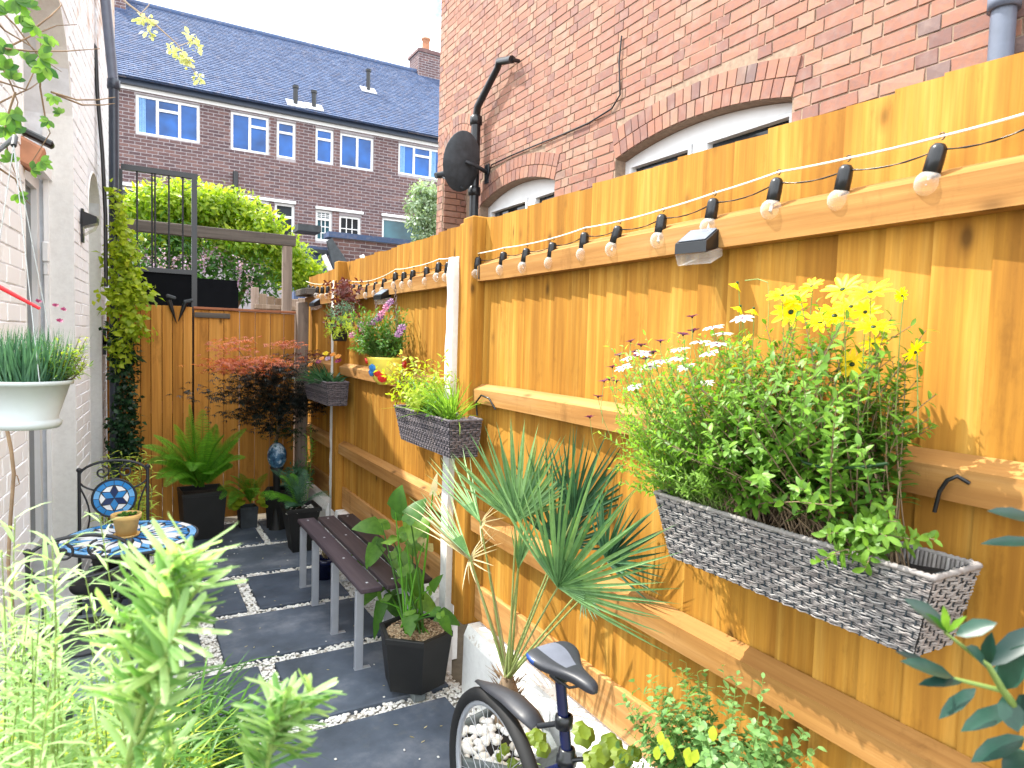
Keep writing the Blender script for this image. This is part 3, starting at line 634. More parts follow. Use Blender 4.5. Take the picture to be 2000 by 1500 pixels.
# ------------------------------------------------------------------ left white house
lh = thing('white_house', 'white painted brick house wall with arched recesses on the left', 'house', (-0.45, 5, 0))
LF = Fr((-0.65, 0, 0), (0.07, 1, 0), (1, -0.07, 0))
lt = lambda u: 3.25+(u-3.0)*0.40  # unseen sloping wall top, shaped low so sun reaches the fence
ops = [(3.62, 5.0, 0.0, 3.0, 0.56), (5.68, 6.42, 0.0, 2.55, 0.34)]
m_ = MB(); wall_body(m_, LF, 3.0, 7.7, -0.05, lt, ops, -0.32, 0.0); m_.build('wall', M['white_mortar'], lh)
bricks(lh, LF, 3.0, 7.7, 0, 5.1, ops, M['white_brick'], nobj=300, proud=.005, rough=.003, gap=.006, ring=0.0, vtop=lt)
m_ = MB()   # smooth painted reveals of the recesses
for (u0, u1, v0, sp, rise), dd in zip(ops, (.145, .13)):
    n = 14; bx(m_, LF, u0-.001, u0+.01, v0, sp, -dd, .0065); bx(m_, LF, u1-.010, u1+.001, v0, sp, -dd, .0065)
    for i in range(n):
        a, b_ = u0+(u1-u0)*i/n, u0+(u1-u0)*(i+1)/n; za, zb = arcz((u0, u1, v0, sp, rise), a), arcz((u0, u1, v0, sp, rise), b_)
        pr(m_, LF, [(a, za-.012), (b_, zb-.012), (b_, zb+.001), (a, za+.001)], -dd, .0065)
m_.build('reveal', M['white_render'], lh)
m_ = MB(); bx(m_, LF, 3.4, 5.1, 0, 3.6, -.32, -.30); bx(m_, LF, 5.6, 6.5, 0, 3, -.15, -.135); m_.build('recess_back', M['white_render'], lh)
for zz in ((0.35, 1.45), (1.55, 2.6)):
    window(lh, Fr(LF.p(0, 0, -.145), LF.U, LF.W), 3.66, 4.97, zz[0], zz[1], [.5], depth=.02, fw=.075, glassm='pane_dark')
m_ = MB(); bx(m_, LF, 4.97, 5.0, .3, 2.9, -.145, -.12); bx(m_, LF, 3.64, 5.0, 2.6, 2.68, -.16, -.10); m_.build('window_surround', M['upvc'], lh)
a = LF.p(4.80, 2.15, -.11); m_ = MB(); m_.bevbox(a, (.04, .05, .12), .008); m_.bevbox(a+A(0, .01, -.10), (.03, .035, .07), .006); tag(m_.build('door_sensor', M['upvc']), 'small white sensor box on the frame of the arched window', 'sensor')
# black downpipe and sloping gutter at the far end of the white house
dp = thing('downpipe', 'thick black downpipe at the far end of the white house wall', 'pipe', tuple(YP(225, 600, 6.25)))
m_ = MB(); p1, p2 = YP(222, 165, 6.25), YP(222, 700, 6.25); m_.tube([p1, (p2[0], 6.25, 0)], .036, 12); m_.build('pipe', M['pipe_blue'], dp)
m_ = MB(); q1 = YP(200, -60, 6.15); m_.tube([p1, q1], .036, 12); m_.build('offset_pipe', M['pipe_grey'], dp, label='sloping grey upper pipe length')
m_ = MB(); m_.lathe([(.036, -.04), (.046, -.035), (.046, .035), (.036, .04)], p1, 12); m_.build('collar', M['pipe_blue'], dp)
m_ = MB(); q = [YP(x, y, 6.1) for x, y in ((178, 80), (186, 92), (190, 180), (200, 300), (206, 420), (207, 560))]; m_.tube(q, .014, 8); tag(m_.build('waste_pipe', M['blackpaint']), 'thin black bent pipe beside the thick downpipe', 'pipe')
fl = thing('wall_light', 'small black wedge wall light with clear lens on the white pier', 'wall light', tuple(LF.p(5.32, 2.38, 0)))
m_ = MB(); pr(m_, LF, [(5.29, 2.28), (5.35, 2.28), (5.35, 2.50), (5.29, 2.50)], .008, .020); m_.build('backplate', M['blackpaint'], fl)
def wedge(F, u0, u1, pts, mb_):   # pts = (v, w) outline
    mb_.prism([F.p(u0, v, w) for v, w in pts], F.U*(u1-u0)); return mb_
wedge(LF, 5.26, 5.38, [(2.48, .02), (2.45, .10), (2.41, .10), (2.38, .02)], MB()).build('housing', M['blackpaint'], fl)
wedge(LF, 5.265, 5.375, [(2.379, .021), (2.409, .099), (2.37, .08), (2.33, .021)], MB()).build('lens', M['glass'], fl)

# ------------------------------------------------------------------ right brick house
rh = thing('brick_house', 'weathered red brick house with white arched windows behind the orange fence', 'house', (3.4, 4.5, 0))
RF = Fr((3.3, 0, 0), (0, 1, 0), (-1, 0, 0))
rops = [(2.60, 4.20, 2.0, 3.15, .10), (5.06, 6.52, 2.0, 3.16, .13), (6.76, 7.52, 1.9, 3.93, .14)]
m_ = MB(); wall_body(m_, RF, 0.4, 7.70, -0.05, 7.2, rops, -0.34, 0.0); m_.build('wall', M['mortar'], rh)
bricks(rh, RF, 0.9, 7.70, 2.02, 6.0, rops, M['red_brick'], nobj=300, gap=.008, proud=.005, rough=.006, ring=.215)
for op, rg in zip(rops, (2, 2, 2)): arch_bricks(rh, RF, op, M['red_brick'], rg, .225)
EF = Fr((3.3, 7.70, 0), (1, 0, 0), (0, 1, 0))
m_ = MB(); m_.bb(3.6, 8.5, 7.3, 7.66, 0, 7.2); m_.build('wall_return', M['mortar'], rh)
NF = Fr((3.3, 7.50, 0), (1, 0, 0), (0, -1, 0))   # far jamb of the arched porch, faces the camera
m_ = MB(); m_.bb(3.31, 4.4, 7.508, 7.69, 1.9, 4.3); m_.build('porch_wall', M['mortar'], rh)
bricks(rh, NF, 0.0, 1.05, 2.0, 4.3, [], M['red_brick'], nobj=60, proud=.008, rough=.006)
m_ = MB(); m_.bb(4.4, 4.5, 6.6, 7.6, 1.9, 4.3); m_.bb(3.645, 4.4, 6.6, 7.5, 4.1, 4.2); m_.bb(3.645, 4.4, 6.55, 6.75, 1.9, 4.1); m_.build('porch_back', M['mortar'], rh)
def arched_window(op, mull):
    u0, u1, v0, sp, rise = op; fr = MB(); w0, w1 = -.16, -.10; n = 14; hv = sp-.035
    for i in range(n):
        a, b_ = u0+(u1-u0)*i/n, u0+(u1-u0)*(i+1)/n; pr(fr, RF, [(a, hv), (b_, hv), (b_, arcz(op, b_)-.004), (a, arcz(op, a)-.004)], w0, w1)
    bx(fr, RF, u0, u0+.05, v0, hv, w0, w1); bx(fr, RF, u1-.05, u1, v0, hv, w0, w1)
    for m__ in mull: bx(fr, RF, m__-.055, m__+.055, v0, hv, w0, w1)
    win = fr.build('window', M['upvc'], rh); ed = [u0+.05]+[x for m__ in mull for x in (m__-.055, m__+.055)]+[u1-.05]
    for i in range(0, len(ed), 2):
        a, b_ = ed[i], ed[i+1]; s = MB()
        for q in ((a+.008, a+.035, v0, hv-.006), (b_-.035, b_-.008, v0, hv-.006), (a+.035, b_-.035, hv-.03, hv-.006)): bx(s, RF, *q, w0+.005, w1+.012)
        s.build('sash', M['upvc'], win); g_ = MB(); bx(g_, RF, a, b_, v0, hv, w0+.01, w0+.02); g_.build('pane', M['pane_dark'], win)
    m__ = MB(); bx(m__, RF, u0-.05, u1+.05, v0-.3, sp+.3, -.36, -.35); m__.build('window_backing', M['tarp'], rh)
arched_window(rops[0], [3.42]); arched_window(rops[1], [5.62])
sp_ = thing('soil_pipe', 'black soil pipe with a slanted top in front of the brick corner', 'pipe', (3.2, 6.76, 2))
def xr(px, py, x=3.2): return XP(px, py, x)
b0, b1, b2_, b3 = xr(921, 440), xr(930, 232), xr(975, 120), xr(1000, 116)
b0 = A(3.2, b1[1], 0)
m_ = MB(); m_.tube([b0, b1], .05, 12); m_.build('pipe', M['blackpaint'], sp_)
m_ = MB(); m_.tube([b1, b1+A(0, -.03, .12), b2_+A(0, .03, -.05), b2_, b3], [.04, .04, .034, .038, .038], 10); m_.build('branch_pipe', M['blackpaint'], sp_)
for z in (b1[2]-.02, 3.3): m_ = MB(); m_.lathe([(.05, -.05), (.066, -.04), (.066, .04), (.05, .05)], (3.2, b1[1], z), 14); m_.build('collar', M['blackpaint'], sp_)
m_ = MB(); m_.tube([b3+A(.0, 0, 0), b3+A(.08, 0, 0)], .02, 8); m_.build('bracket', M['blackpaint'], sp_)
dish = thing('satellite_dish', 'dark grey satellite dish beside the black soil pipe', 'satellite dish', tuple(xr(950, 335, 3.28)))
dc = xr(908, 316, 3.0); ax = unit(A(-.25, .95, .22)); s1 = unit(np.cross(ax, A(0, 0, 1))); s2 = np.cross(s1, ax); Rm = np.stack([s1, s2, ax], 1)
m_ = MB(); m_.lathe([(.001, -.02), (.12, -.012), (.22, .008), (.30, .045), (.305, .05), (.30, .052), (.22, .016), (.12, -.004), (.001, -.01)], dc, 28, R=Rm@np.diag([.80, 1.0, 1])); m_.build('reflector', M['slatepot'], dish)
bk = xr(950, 336, 3.28); m_ = MB(); m_.tube([dc-ax*.02, dc-ax*.08+A(.05, 0, -.02), bk], .022, 8); m_.bevbox(bk+A(.01, 0, -.02), (.02, .09, .20), .004); m_.build('mount', M['iron'], dish)
m_ = MB(); lnb = YP(862, 345, dc[1]+.5); m_.tube([dc-A(0, 0, .27)+ax*.02, lnb], .010, 6); m_.build('feed_arm', M['slatepot'], dish)
m_ = MB(); m_.tube([lnb-A(.07, 0, .0), lnb+A(.03, 0, .03)], [.032, .036], 10); m_.build('feed_horn', M['slatepot'], dish)
m_ = MB(); pts = [(952, 350), (960, 322), (1000, 303), (1050, 282), (1100, 262), (1150, 240), (1195, 212), (1211, 185), (1209, 120), (1214, 70)]
m_.tube([XP(x, y, 3.28) for x, y in pts], .007, 6); tag(m_.build('wall_cable', M['blackpaint']), 'thin black cable looping across the brick house wall', 'cable')
rp = thing('rain_pipe', 'thick grey blue pipe on the brick wall at the top right corner', 'pipe', (3.22, 1.56, 2))
m_ = MB(); yy = XP(1957, 70, 3.22)[1]; m_.tube([(3.22, yy, 1.0), (3.22, yy, 3.12), (3.22, yy, 4.2)], .047, 14); m_.build('pipe', M['pipe_grey'], rp)
m_ = MB(); m_.lathe([(.047, -.03), (.062, -.03), (.062, .03), (.047, .03)], (3.22, yy, 3.20), 14); m_.build('collar', M['pipe_grey'], rp)

# ------------------------------------------------------------------ terraced house across the back
YR = 17.0; S_ = (YR)/14.5
def rx(X): return X*S_
def rz(Z): return 1.7+(Z-1.7)*S_
bh = thing('terraced_house', 'brown brick terraced house with blue grey tiled roof tinted with haze across the back', 'house', (4, YR, 0))
BF = Fr((0, YR, 0), (1, 0, 0), (0, -1, 0))
wins = [(.125, 1.204, 5.385, 6.112, 'a'), (1.765, 2.484, 5.37, 6.117, 'b'), (2.639, 3.012, 5.363, 6.104, 'c'), (3.423, 3.799, 5.381, 6.105, 'c'), (3.943, 4.679, 5.375, 6.094, 'd'), (5.257, 6.413, 5.42, 6.106, 'a2'),
        (-.3, .62, 3.7, 4.38, 'g'), (2.611, 3.005, 3.65, 4.44, 'e'), (1.95, 2.50, 3.6, 4.44, 'g'), (3.443, 3.787, 3.75, 4.40, 'f'), (3.945, 4.414, 3.80, 4.345, 'h'), (4.906, 5.95, 3.9, 4.41, 't')]
bops = [(rx(a), rx(b_), rz(c), rz(d), 0) for a, b_, c, d, k in wins]
up = [o for o in bops if o[2] > 5.5]; dn = [o for o in bops if o[2] <= 5.5]
zmid = rz(5.0); ze = rz(6.24)
m_ = MB(); wall_body(m_, BF, -1.5, 9.5, zmid, ze, up, -.3, 0); wall_body(m_, BF, -1.5, 9.5, -.05, zmid, dn, -.3, 0); m_.build('wall', M['pale_mortar'], bh)
bricks(bh, BF, -1.0, 8.6, rz(3.0), ze, bops, M['dark_brick'], flemish=False, nobj=300, gap=.016, proud=.006, rough=.004, protos=10)
for (a, b_, c, d, k), op in zip(wins, bops):
    u0, u1, v0, v1, _ = op; kw = dict(depth=.05, fw=.055)
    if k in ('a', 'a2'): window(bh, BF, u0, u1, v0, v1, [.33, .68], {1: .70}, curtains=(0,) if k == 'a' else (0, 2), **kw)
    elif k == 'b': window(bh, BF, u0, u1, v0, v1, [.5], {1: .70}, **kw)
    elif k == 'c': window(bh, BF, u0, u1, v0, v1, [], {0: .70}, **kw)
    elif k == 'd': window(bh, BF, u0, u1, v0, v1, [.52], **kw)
    elif k == 'e': window(bh, BF, u0, u1, v0, v1, [], {0: .66}, glassm='pane_dark', **kw)
    elif k == 'f': window(bh, BF, u0, u1, v0, v1, [], {0: .72}, glassm='pane_teal', bars=(3, 3), **kw)
    elif k == 'h': window(bh, BF, u0, u1, v0, v1, [], glassm='pane_dark', bars=(3, 2), **kw)
    elif k == 't': window(bh, BF, u0, u1, v0, v1, [], glassm='pane_teal', **kw)
    else: window(bh, BF, u0, u1, v0, v1, [.5], glassm='pane_dark', **kw)
for (a, b_, z) in ((-.6, .72, 4.42), (1.85, 3.02, 4.47), (3.43, 4.46, 4.435), (4.88, 6.4, 4.46)):
    m_ = MB(); bx(m_, BF, rx(a), rx(b_), rz(z)-.03, rz(z)+.035, 0.008, .06); m_.build('lintel', M['upvc'], bh)
for (a, b_) in ((1.21, 1.76), (3.02, 3.42), (4.69, 5.25), (2.49, 2.635), (3.805, 3.94)):
    pass
m_ = MB(); bx(m_, BF, -1.6, 9.6, ze-.02, ze+.09, 0.01, .16); m_.build('gutter', M['gutter'], bh)
m_ = MB(); bx(m_, BF, -1.6, 9.6, ze-.10, ze-.02, 0.01, .03); m_.build('fascia', M['upvc'], bh)
rs = .84; y_e = YR-.30; z_e = ze+.09; Rr = 3.6
zr_ = z_e+Rr*rs; y_r = y_e+Rr
m_ = MB(); m_.add([(-1.6, y_e, z_e-.02), (9.6, y_e, z_e-.02), (9.6, y_r, zr_-.02), (-1.6, y_r, zr_-.02), (9.6, y_r+3.6, z_e-.02), (-1.6, y_r+3.6, z_e-.02)], [[0, 1, 2, 3], [3, 2, 4, 5]]); roof = m_.build('roof', M['roof_tile'], bh)
sd = unit(A(0, 1, rs)); nr = unit(A(0, -rs, 1)); Ls = math.hypot(Rr, Rr*rs); nrow = 44; g_ = Ls/nrow; tl_ = MB(); tw = .18
for j in range(nrow):
    xs = -1.6+(tw/2 if j % 2 else 0)+np.arange(int(11.1/tw))*tw; n = len(xs); P0 = A(0, y_e, z_e)+sd*(j*g_)
    tl_n = RNG.random(n); V = []
    h0 = .018+.006*RNG.random(n); w = tw-.006
    base = np.array([[0, 0], [w, 0], [w, g_*1.0], [0, g_*1.0]])
    Pt = P0[None, None]+np.stack([xs[:, None]+base[None, :, 0], base[None, :, 1]*sd[1]*np.ones((n, 1)), base[None, :, 1]*sd[2]*np.ones((n, 1))], 2)
    up_ = nr[None, None]*np.stack([h0, h0, np.full(n, .004), np.full(n, .004)], 1)[..., None]
    V = np.concatenate([Pt, Pt+up_], 1); off = (np.arange(n)*8)[:, None, None]
    Fq = np.array([[4, 5, 6, 7], [0, 1, 5, 4], [1, 2, 6, 5], [3, 0, 4, 7]])[None]+off; tl_.add(V.reshape(-1, 3), Fq.reshape(-1, 4), tint=np.repeat(tl_n, 4))
tl_.build('roof_tiles', M['roof_tile'], roof, kind='stuff')
m_ = MB(); m_.tube([(-1.6, y_r, zr_+.0), (9.6, y_r, zr_+.0)], .09, 8); m_.build('ridge', M['roof_tile'], roof)
def onroof(px, py):     # where the sight line meets the roof plane
    d = ray(px, py); k = rs; t = (z_e-CC[2]-k*(y_e-CC[1]))/(d[2]-k*d[1]); return CC+d*t
for (px, py, h) in ((577, 205, .42), (613, 211, .38), (719, 178, .55)):
    q = onroof(px, py); m_ = MB(); m_.tube([q-A(0, 0, .05), q+A(0, 0, h)], .055, 10); m_.tube([q+A(0, 0, h-.03), q+A(0, 0, h+.03)], .075, 10); m_.build('vent_pipe', M['blackpaint'], bh)
    m_ = MB(); m_.box(q+nr*.03, (.42, .34, .02), R=np.stack([A(1, 0, 0), sd, nr], 1)); m_.build('flashing', M['alu'], bh)
def chimney(px0, px1, py1, pytop, yy, hpot=True):
    a, b_ = YP(px0, py1, yy), YP(px1, py1, yy); t_ = YP(px0, pytop, yy)[2]
    m_ = MB(); m_.bb(a[0], b_[0], yy, yy+.8, z_e, t_); ch = m_.build('chimney', M['pale_mortar'], bh)
    bricks(ch, Fr((a[0], yy, 0), (1, 0, 0), (0, -1, 0)), 0, b_[0]-a[0], a[2]-1.2, t_, [], M['dark_brick'], flemish=False, nobj=0, gap=.016, proud=.006, name='brick')
    bricks(ch, Fr((a[0], yy, 0), (0, 1, 0), (-1, 0, 0)), 0, .8, a[2]-1.2, t_, [], M['dark_brick'], flemish=False, nobj=0, gap=.016, proud=.006, name='brick')
    m_ = MB(); m_.bb(a[0]-.05, b_[0]+.05, yy-.05, yy+.85, t_, t_+.09); m_.bb(a[0]+.05, b_[0]-.05, yy+.05, yy+.75, t_+.09, t_+.16); m_.build('chimney_cap', M['dark_brick'], ch)
    if hpot:
        m_ = MB(); m_.lathe([(.15, 0), (.13, .1), (.12, .4), (.15, .42), (.15, .46), (.1, .46)], ((a[0]+b_[0])/2-.05, yy+.4, t_+.16), 12); m_.build('chimney_pot', M['terracotta'], ch)
chimney(817, 868, 150, 100, y_r-.2); chimney(205, 246, 40, -40, y_r-.5)
m_ = MB(); q = YP(834, 62, y_r+.2); m_.tube([q-A(0, 0, .8), q], .015, 5); m_.tube([q+A(-.45, 0, .05), q+A(.3, 0, -.05)], .012, 5)
for k in range(5): m_.tube([q+A(-.42+.15*k, -.15, .045-.02*k), q+A(-.42+.15*k, .15, .045-.02*k)], .008, 4)
m_.build('aerial', M['alu'], bh)
m_ = MB(); a = YP(460, 335, YR-.1); m_.tube([a, (a[0], a[1], rz(3.0))], .06, 8); m_.build('soil_pipe', M['blackpaint'], bh)
# brick outhouse and sloping lean-to roof in front of the terrace
oh = thing('brick_outhouse', 'low brown brick outhouse wall with slate coping in front of the terrace', 'outhouse', (5, 13.5, 0)); YO = 13.5
a, b_ = YP(650, 462, YO), YP(855, 490, YO); OF = Fr((0, YO, 0), (1, 0, 0), (0, -1, 0)); zo = a[2]
m_ = MB(); bx(m_, OF, a[0], a[0]+4, 0, zo-.02, -.3, 0); m_.build('wall', M['pale_mortar'], oh)
bricks(oh, OF, a[0], a[0]+3.2, zo-1.3, zo-.02, [], M['red_brick'] if False else M['dark_brick'], flemish=False, nobj=200, gap=.014, proud=.006)
m_ = MB(); bx(m_, OF, a[0]-.1, a[0]+4, zo-.02, zo+.09, -.35, .06); m_.build('coping', M['roof_tile'], oh)
# left lower part with sloped verge
l0, l1 = YP(598, 446, YO+.3), YP(650, 446, YO+.3)
m_ = MB(); bx(m_, OF, l0[0]-.25, a[0]-.05, 0, l0[2]-.35, -.5, -.2); m_.build('side_wall', M['roof_tile'], oh)
m_ = MB(); bx(m_, OF, l0[0]-.2, l0[0]+.25, l0[2]-.08, l0[2]+.05, -.6, -.1); m_.build('capping', M['slatepot'], oh); m_ = MB(); bx(m_, OF, l0[0]+.05, a[0], l0[2]-.50, l0[2]-.42, -.55, -.1); m_.build('capping', M['slatepot'], oh)
m_ = MB(); q0, q1, q2, q3 = YP(648, 465, YO-.1), YP(690, 528, YO-.3), YP(655, 540, YO-.3), YP(640, 470, YO-.1)
m_.prism([q0, q1, q2, q3], (0, .12, 0)); m_.build('verge', M['slatepot'], oh)
for px, py in ((638, 512), (712, 512)):
    q0, q1 = YP(px-6, py-14, YO-.9), YP(px+10, py+22, YO-.9); m_ = MB(); m_.tube([q0, q1], .05, 4); m_.build('pale_strut', M['white_render'], oh)
# ================================================================== PLANT HELPERS
def bez(B, T, C, t): return ((1-t)**2)[:, :, None]*B[:, None]+(2*t*(1-t))[:, :, None]*C[:, None]+(t**2)[:, :, None]*T[:, None]
def foliage(mbS, mbL, B, T, nL, Ln, W, sag=0.0, r0=.002, shape='small', t0=.2, a=.5, curl=.2, fold=.2, tint=(0.1, 0.9), taper=.3, pair=False, stems=True, jit=.0, tipbias=.4):
    B = np.atleast_2d(B); T = np.atleast_2d(T); n = len(T); B = np.broadcast_to(B, (n, 3))
    C = B*.5+T*.5+A(0, 0, 1)*sag+(RNG.random((n, 3))-.5)*np.linalg.norm(T-B, axis=1)[:, None]*.18
    t = np.linspace(t0, 1, nL)[None]+(RNG.random((n, nL))-.5)*(.6*(1-t0)/nL); t = np.clip(t, 0, 1)
    P = bez(B, T, C, t); tan = unit(2*(1-t)[:, :, None]*(C-B)[:, None]+2*t[:, :, None]*(T-C)[:, None]+1e-6)
    ref = unit(RNG.random((n, 1, 3))-.5+0*P); e1 = unit(np.cross(tan, ref)); e2 = np.cross(tan, e1)
    ang = (np.arange(nL)*2.4)[None]+RNG.random((n, 1))*6.28+RNG.random((n, nL))*.6
    rad = e1*np.cos(ang)[..., None]+e2*np.sin(ang)[..., None]; aa = a+t*.25
    D = unit(tan*aa[..., None]+rad+(RNG.random(P.shape)-.5)*jit)
    s = (1-taper*t)*(.75+.5*RNG.random(t.shape)); tt = tint[0]+(tint[1]-tint[0])*np.clip(tipbias*t+(1-tipbias)*RNG.random(t.shape), 0, 1)
    N = tan+A(0, 0, .5)
    mbL.leaves(P.reshape(-1, 3), D.reshape(-1, 3), N.reshape(-1, 3), (Ln*s).ravel(), (W*s).ravel(), shape, curl=curl+.3*(RNG.random(n*nL)-.5), fold=fold, tint=tt.ravel())
    if stems:
        u = np.linspace(0, 1, 5)[None].repeat(n, 0); Q = bez(B, T, C, u)
        for i in range(n): mbS.tube(Q[i], np.linspace(r0, r0*.4, 5), 4, caps=False)
def cloud(mbL, c, rad, n, Ln, W, shape='small', tint=(0, 1), up=.5, curl=.2, shell=.5):
    v = unit(RNG.normal(size=(n, 3))); r = (shell+(1-shell)*RNG.random(n))[:, None]; P = A(*c)+v*r*A(*rad)
    D = unit(v+RNG.normal(size=(n, 3))*.7); N = unit(v+A(0, 0, up)+RNG.normal(size=(n, 3))*.3)
    t = tint[0]+(tint[1]-tint[0])*np.clip(.35+.3*v[:, 2]+RNG.normal(size=n)*.22, 0, 1)
    s = .7+.6*RNG.random(n); mbL.leaves(P, D, N, Ln*s, W*s, shape, curl=curl, fold=.2, tint=t)
def frond(name, parent, B, d, Ln, mat, droop=.5, npin=26, Lp=.09, Wp=.014, up=(0, 0, 1), shape='lance', r=.003, tint=(.2, .8), t0=.12):
    d = A(*d); B = A(*B); arch = lambda t: B+d*t[:, None]+A(0, 0, 1)*(droop*Ln*(t-t**2.2))[:, None]
    t = np.linspace(0, 1, 10); P = arch(t)
    m_ = MB(); m_.tube(P, np.linspace(r, r*.3, 10), 4, caps=False, tint=.3)
    t = np.linspace(t0, .99, npin); Q = arch(t)
    tg = unit(np.gradient(Q, axis=0)); sd_ = unit(np.cross(tg, A(*up))); nn = np.cross(sd_, tg)
    prof = np.sin(np.pi*np.clip(t*.92+.06, 0, 1))**.7*(1-.35*t)
    tt = tint[0]+(tint[1]-tint[0])*(RNG.random()*.5+.5*RNG.random(npin))
    for s in (-1, 1):
        m_.leaves(Q, sd_*s+tg*.35+nn*.12, nn, Lp*prof+.004, Wp*(.6+.4*prof), shape, curl=.18, fold=.25, tint=tt)
    return m_.build(name, mat, parent)
def daisy(parent, c, ax, r, mat, n=12, centre='g_yel', w=.42, droop=.1, name='flower', cup=0.0):
    m_ = MB(); ax = unit(A(*ax)); e1 = unit(np.cross(ax, A(.3, .2, 1))); e2 = np.cross(ax, e1); a = np.arange(n)*2*np.pi/n+RNG.random(n)*.2
    D = e1*np.cos(a)[:, None]+e2*np.sin(a)[:, None]+ax*(cup+.15*(RNG.random(n)-.3))[:, None]
    m_.leaves(A(*c)+unit(D)*r*.1, D, ax, r*(.85+.3*RNG.random(n)), r*w, 'petal', curl=droop, fold=.3, tint=RNG.random(n)); m_.m = 1
    m_.lathe([(0.001, r*.12), (r*.12, r*.10), (r*.17, r*.03), (r*.16, -.02*r), (r*.10, -.12*r), (.001, -.14*r)], c, 8, R=np.stack([e1, e2, ax], 1), tint=.3)
    return m_.build(name, [M[mat], M[centre]], parent)
def ring_pts(c, r, n, z=None): a = np.linspace(0, 2*np.pi, n, endpoint=False); return np.stack([c[0]+r*np.cos(a), c[1]+r*np.sin(a), np.full(n, c[2])], 1)
def polypot(parent, c, r0, r1, z0, z1, n, mat, rot=0, t=.018, rim=.01, inset=.04, soil='soil', name='pot'):
    m_ = MB(); a = rot+np.linspace(0, 2*np.pi, n, endpoint=False)
    def R_(r, z): return np.stack([c[0]+r*np.cos(a), c[1]+r*np.sin(a), np.full(n, z)], 1)
    rows = [R_(r0*.3, z0+.001), R_(r0, z0), R_(r1-.001, z1-.03), R_(r1+rim, z1-.028), R_(r1+rim, z1-.003), R_(r1+rim-.004, z1), R_(r1-t, z1), R_(r1-t-.004, z1-.006), R_(r0*.2+r1*.8-t, z1-inset-.02)]
    V = np.concatenate(rows); m_.add(V, [[k*n+i, k*n+(i+1) % n, (k+1)*n+(i+1) % n, (k+1)*n+i] for k in range(len(rows)-1) for i in range(n)], smooth=n > 10)
    p = m_.build(name, mat, parent)
    if soil:
        m_ = MB(); q = R_((r0*.2+r1*.8)-t+.002, z1-inset); m_.add(np.concatenate([q, [[c[0], c[1], z1-inset+.012]]]), [[i, (i+1) % n, n] for i in range(n)]); m_.build('soil', M[soil], parent)
    return p

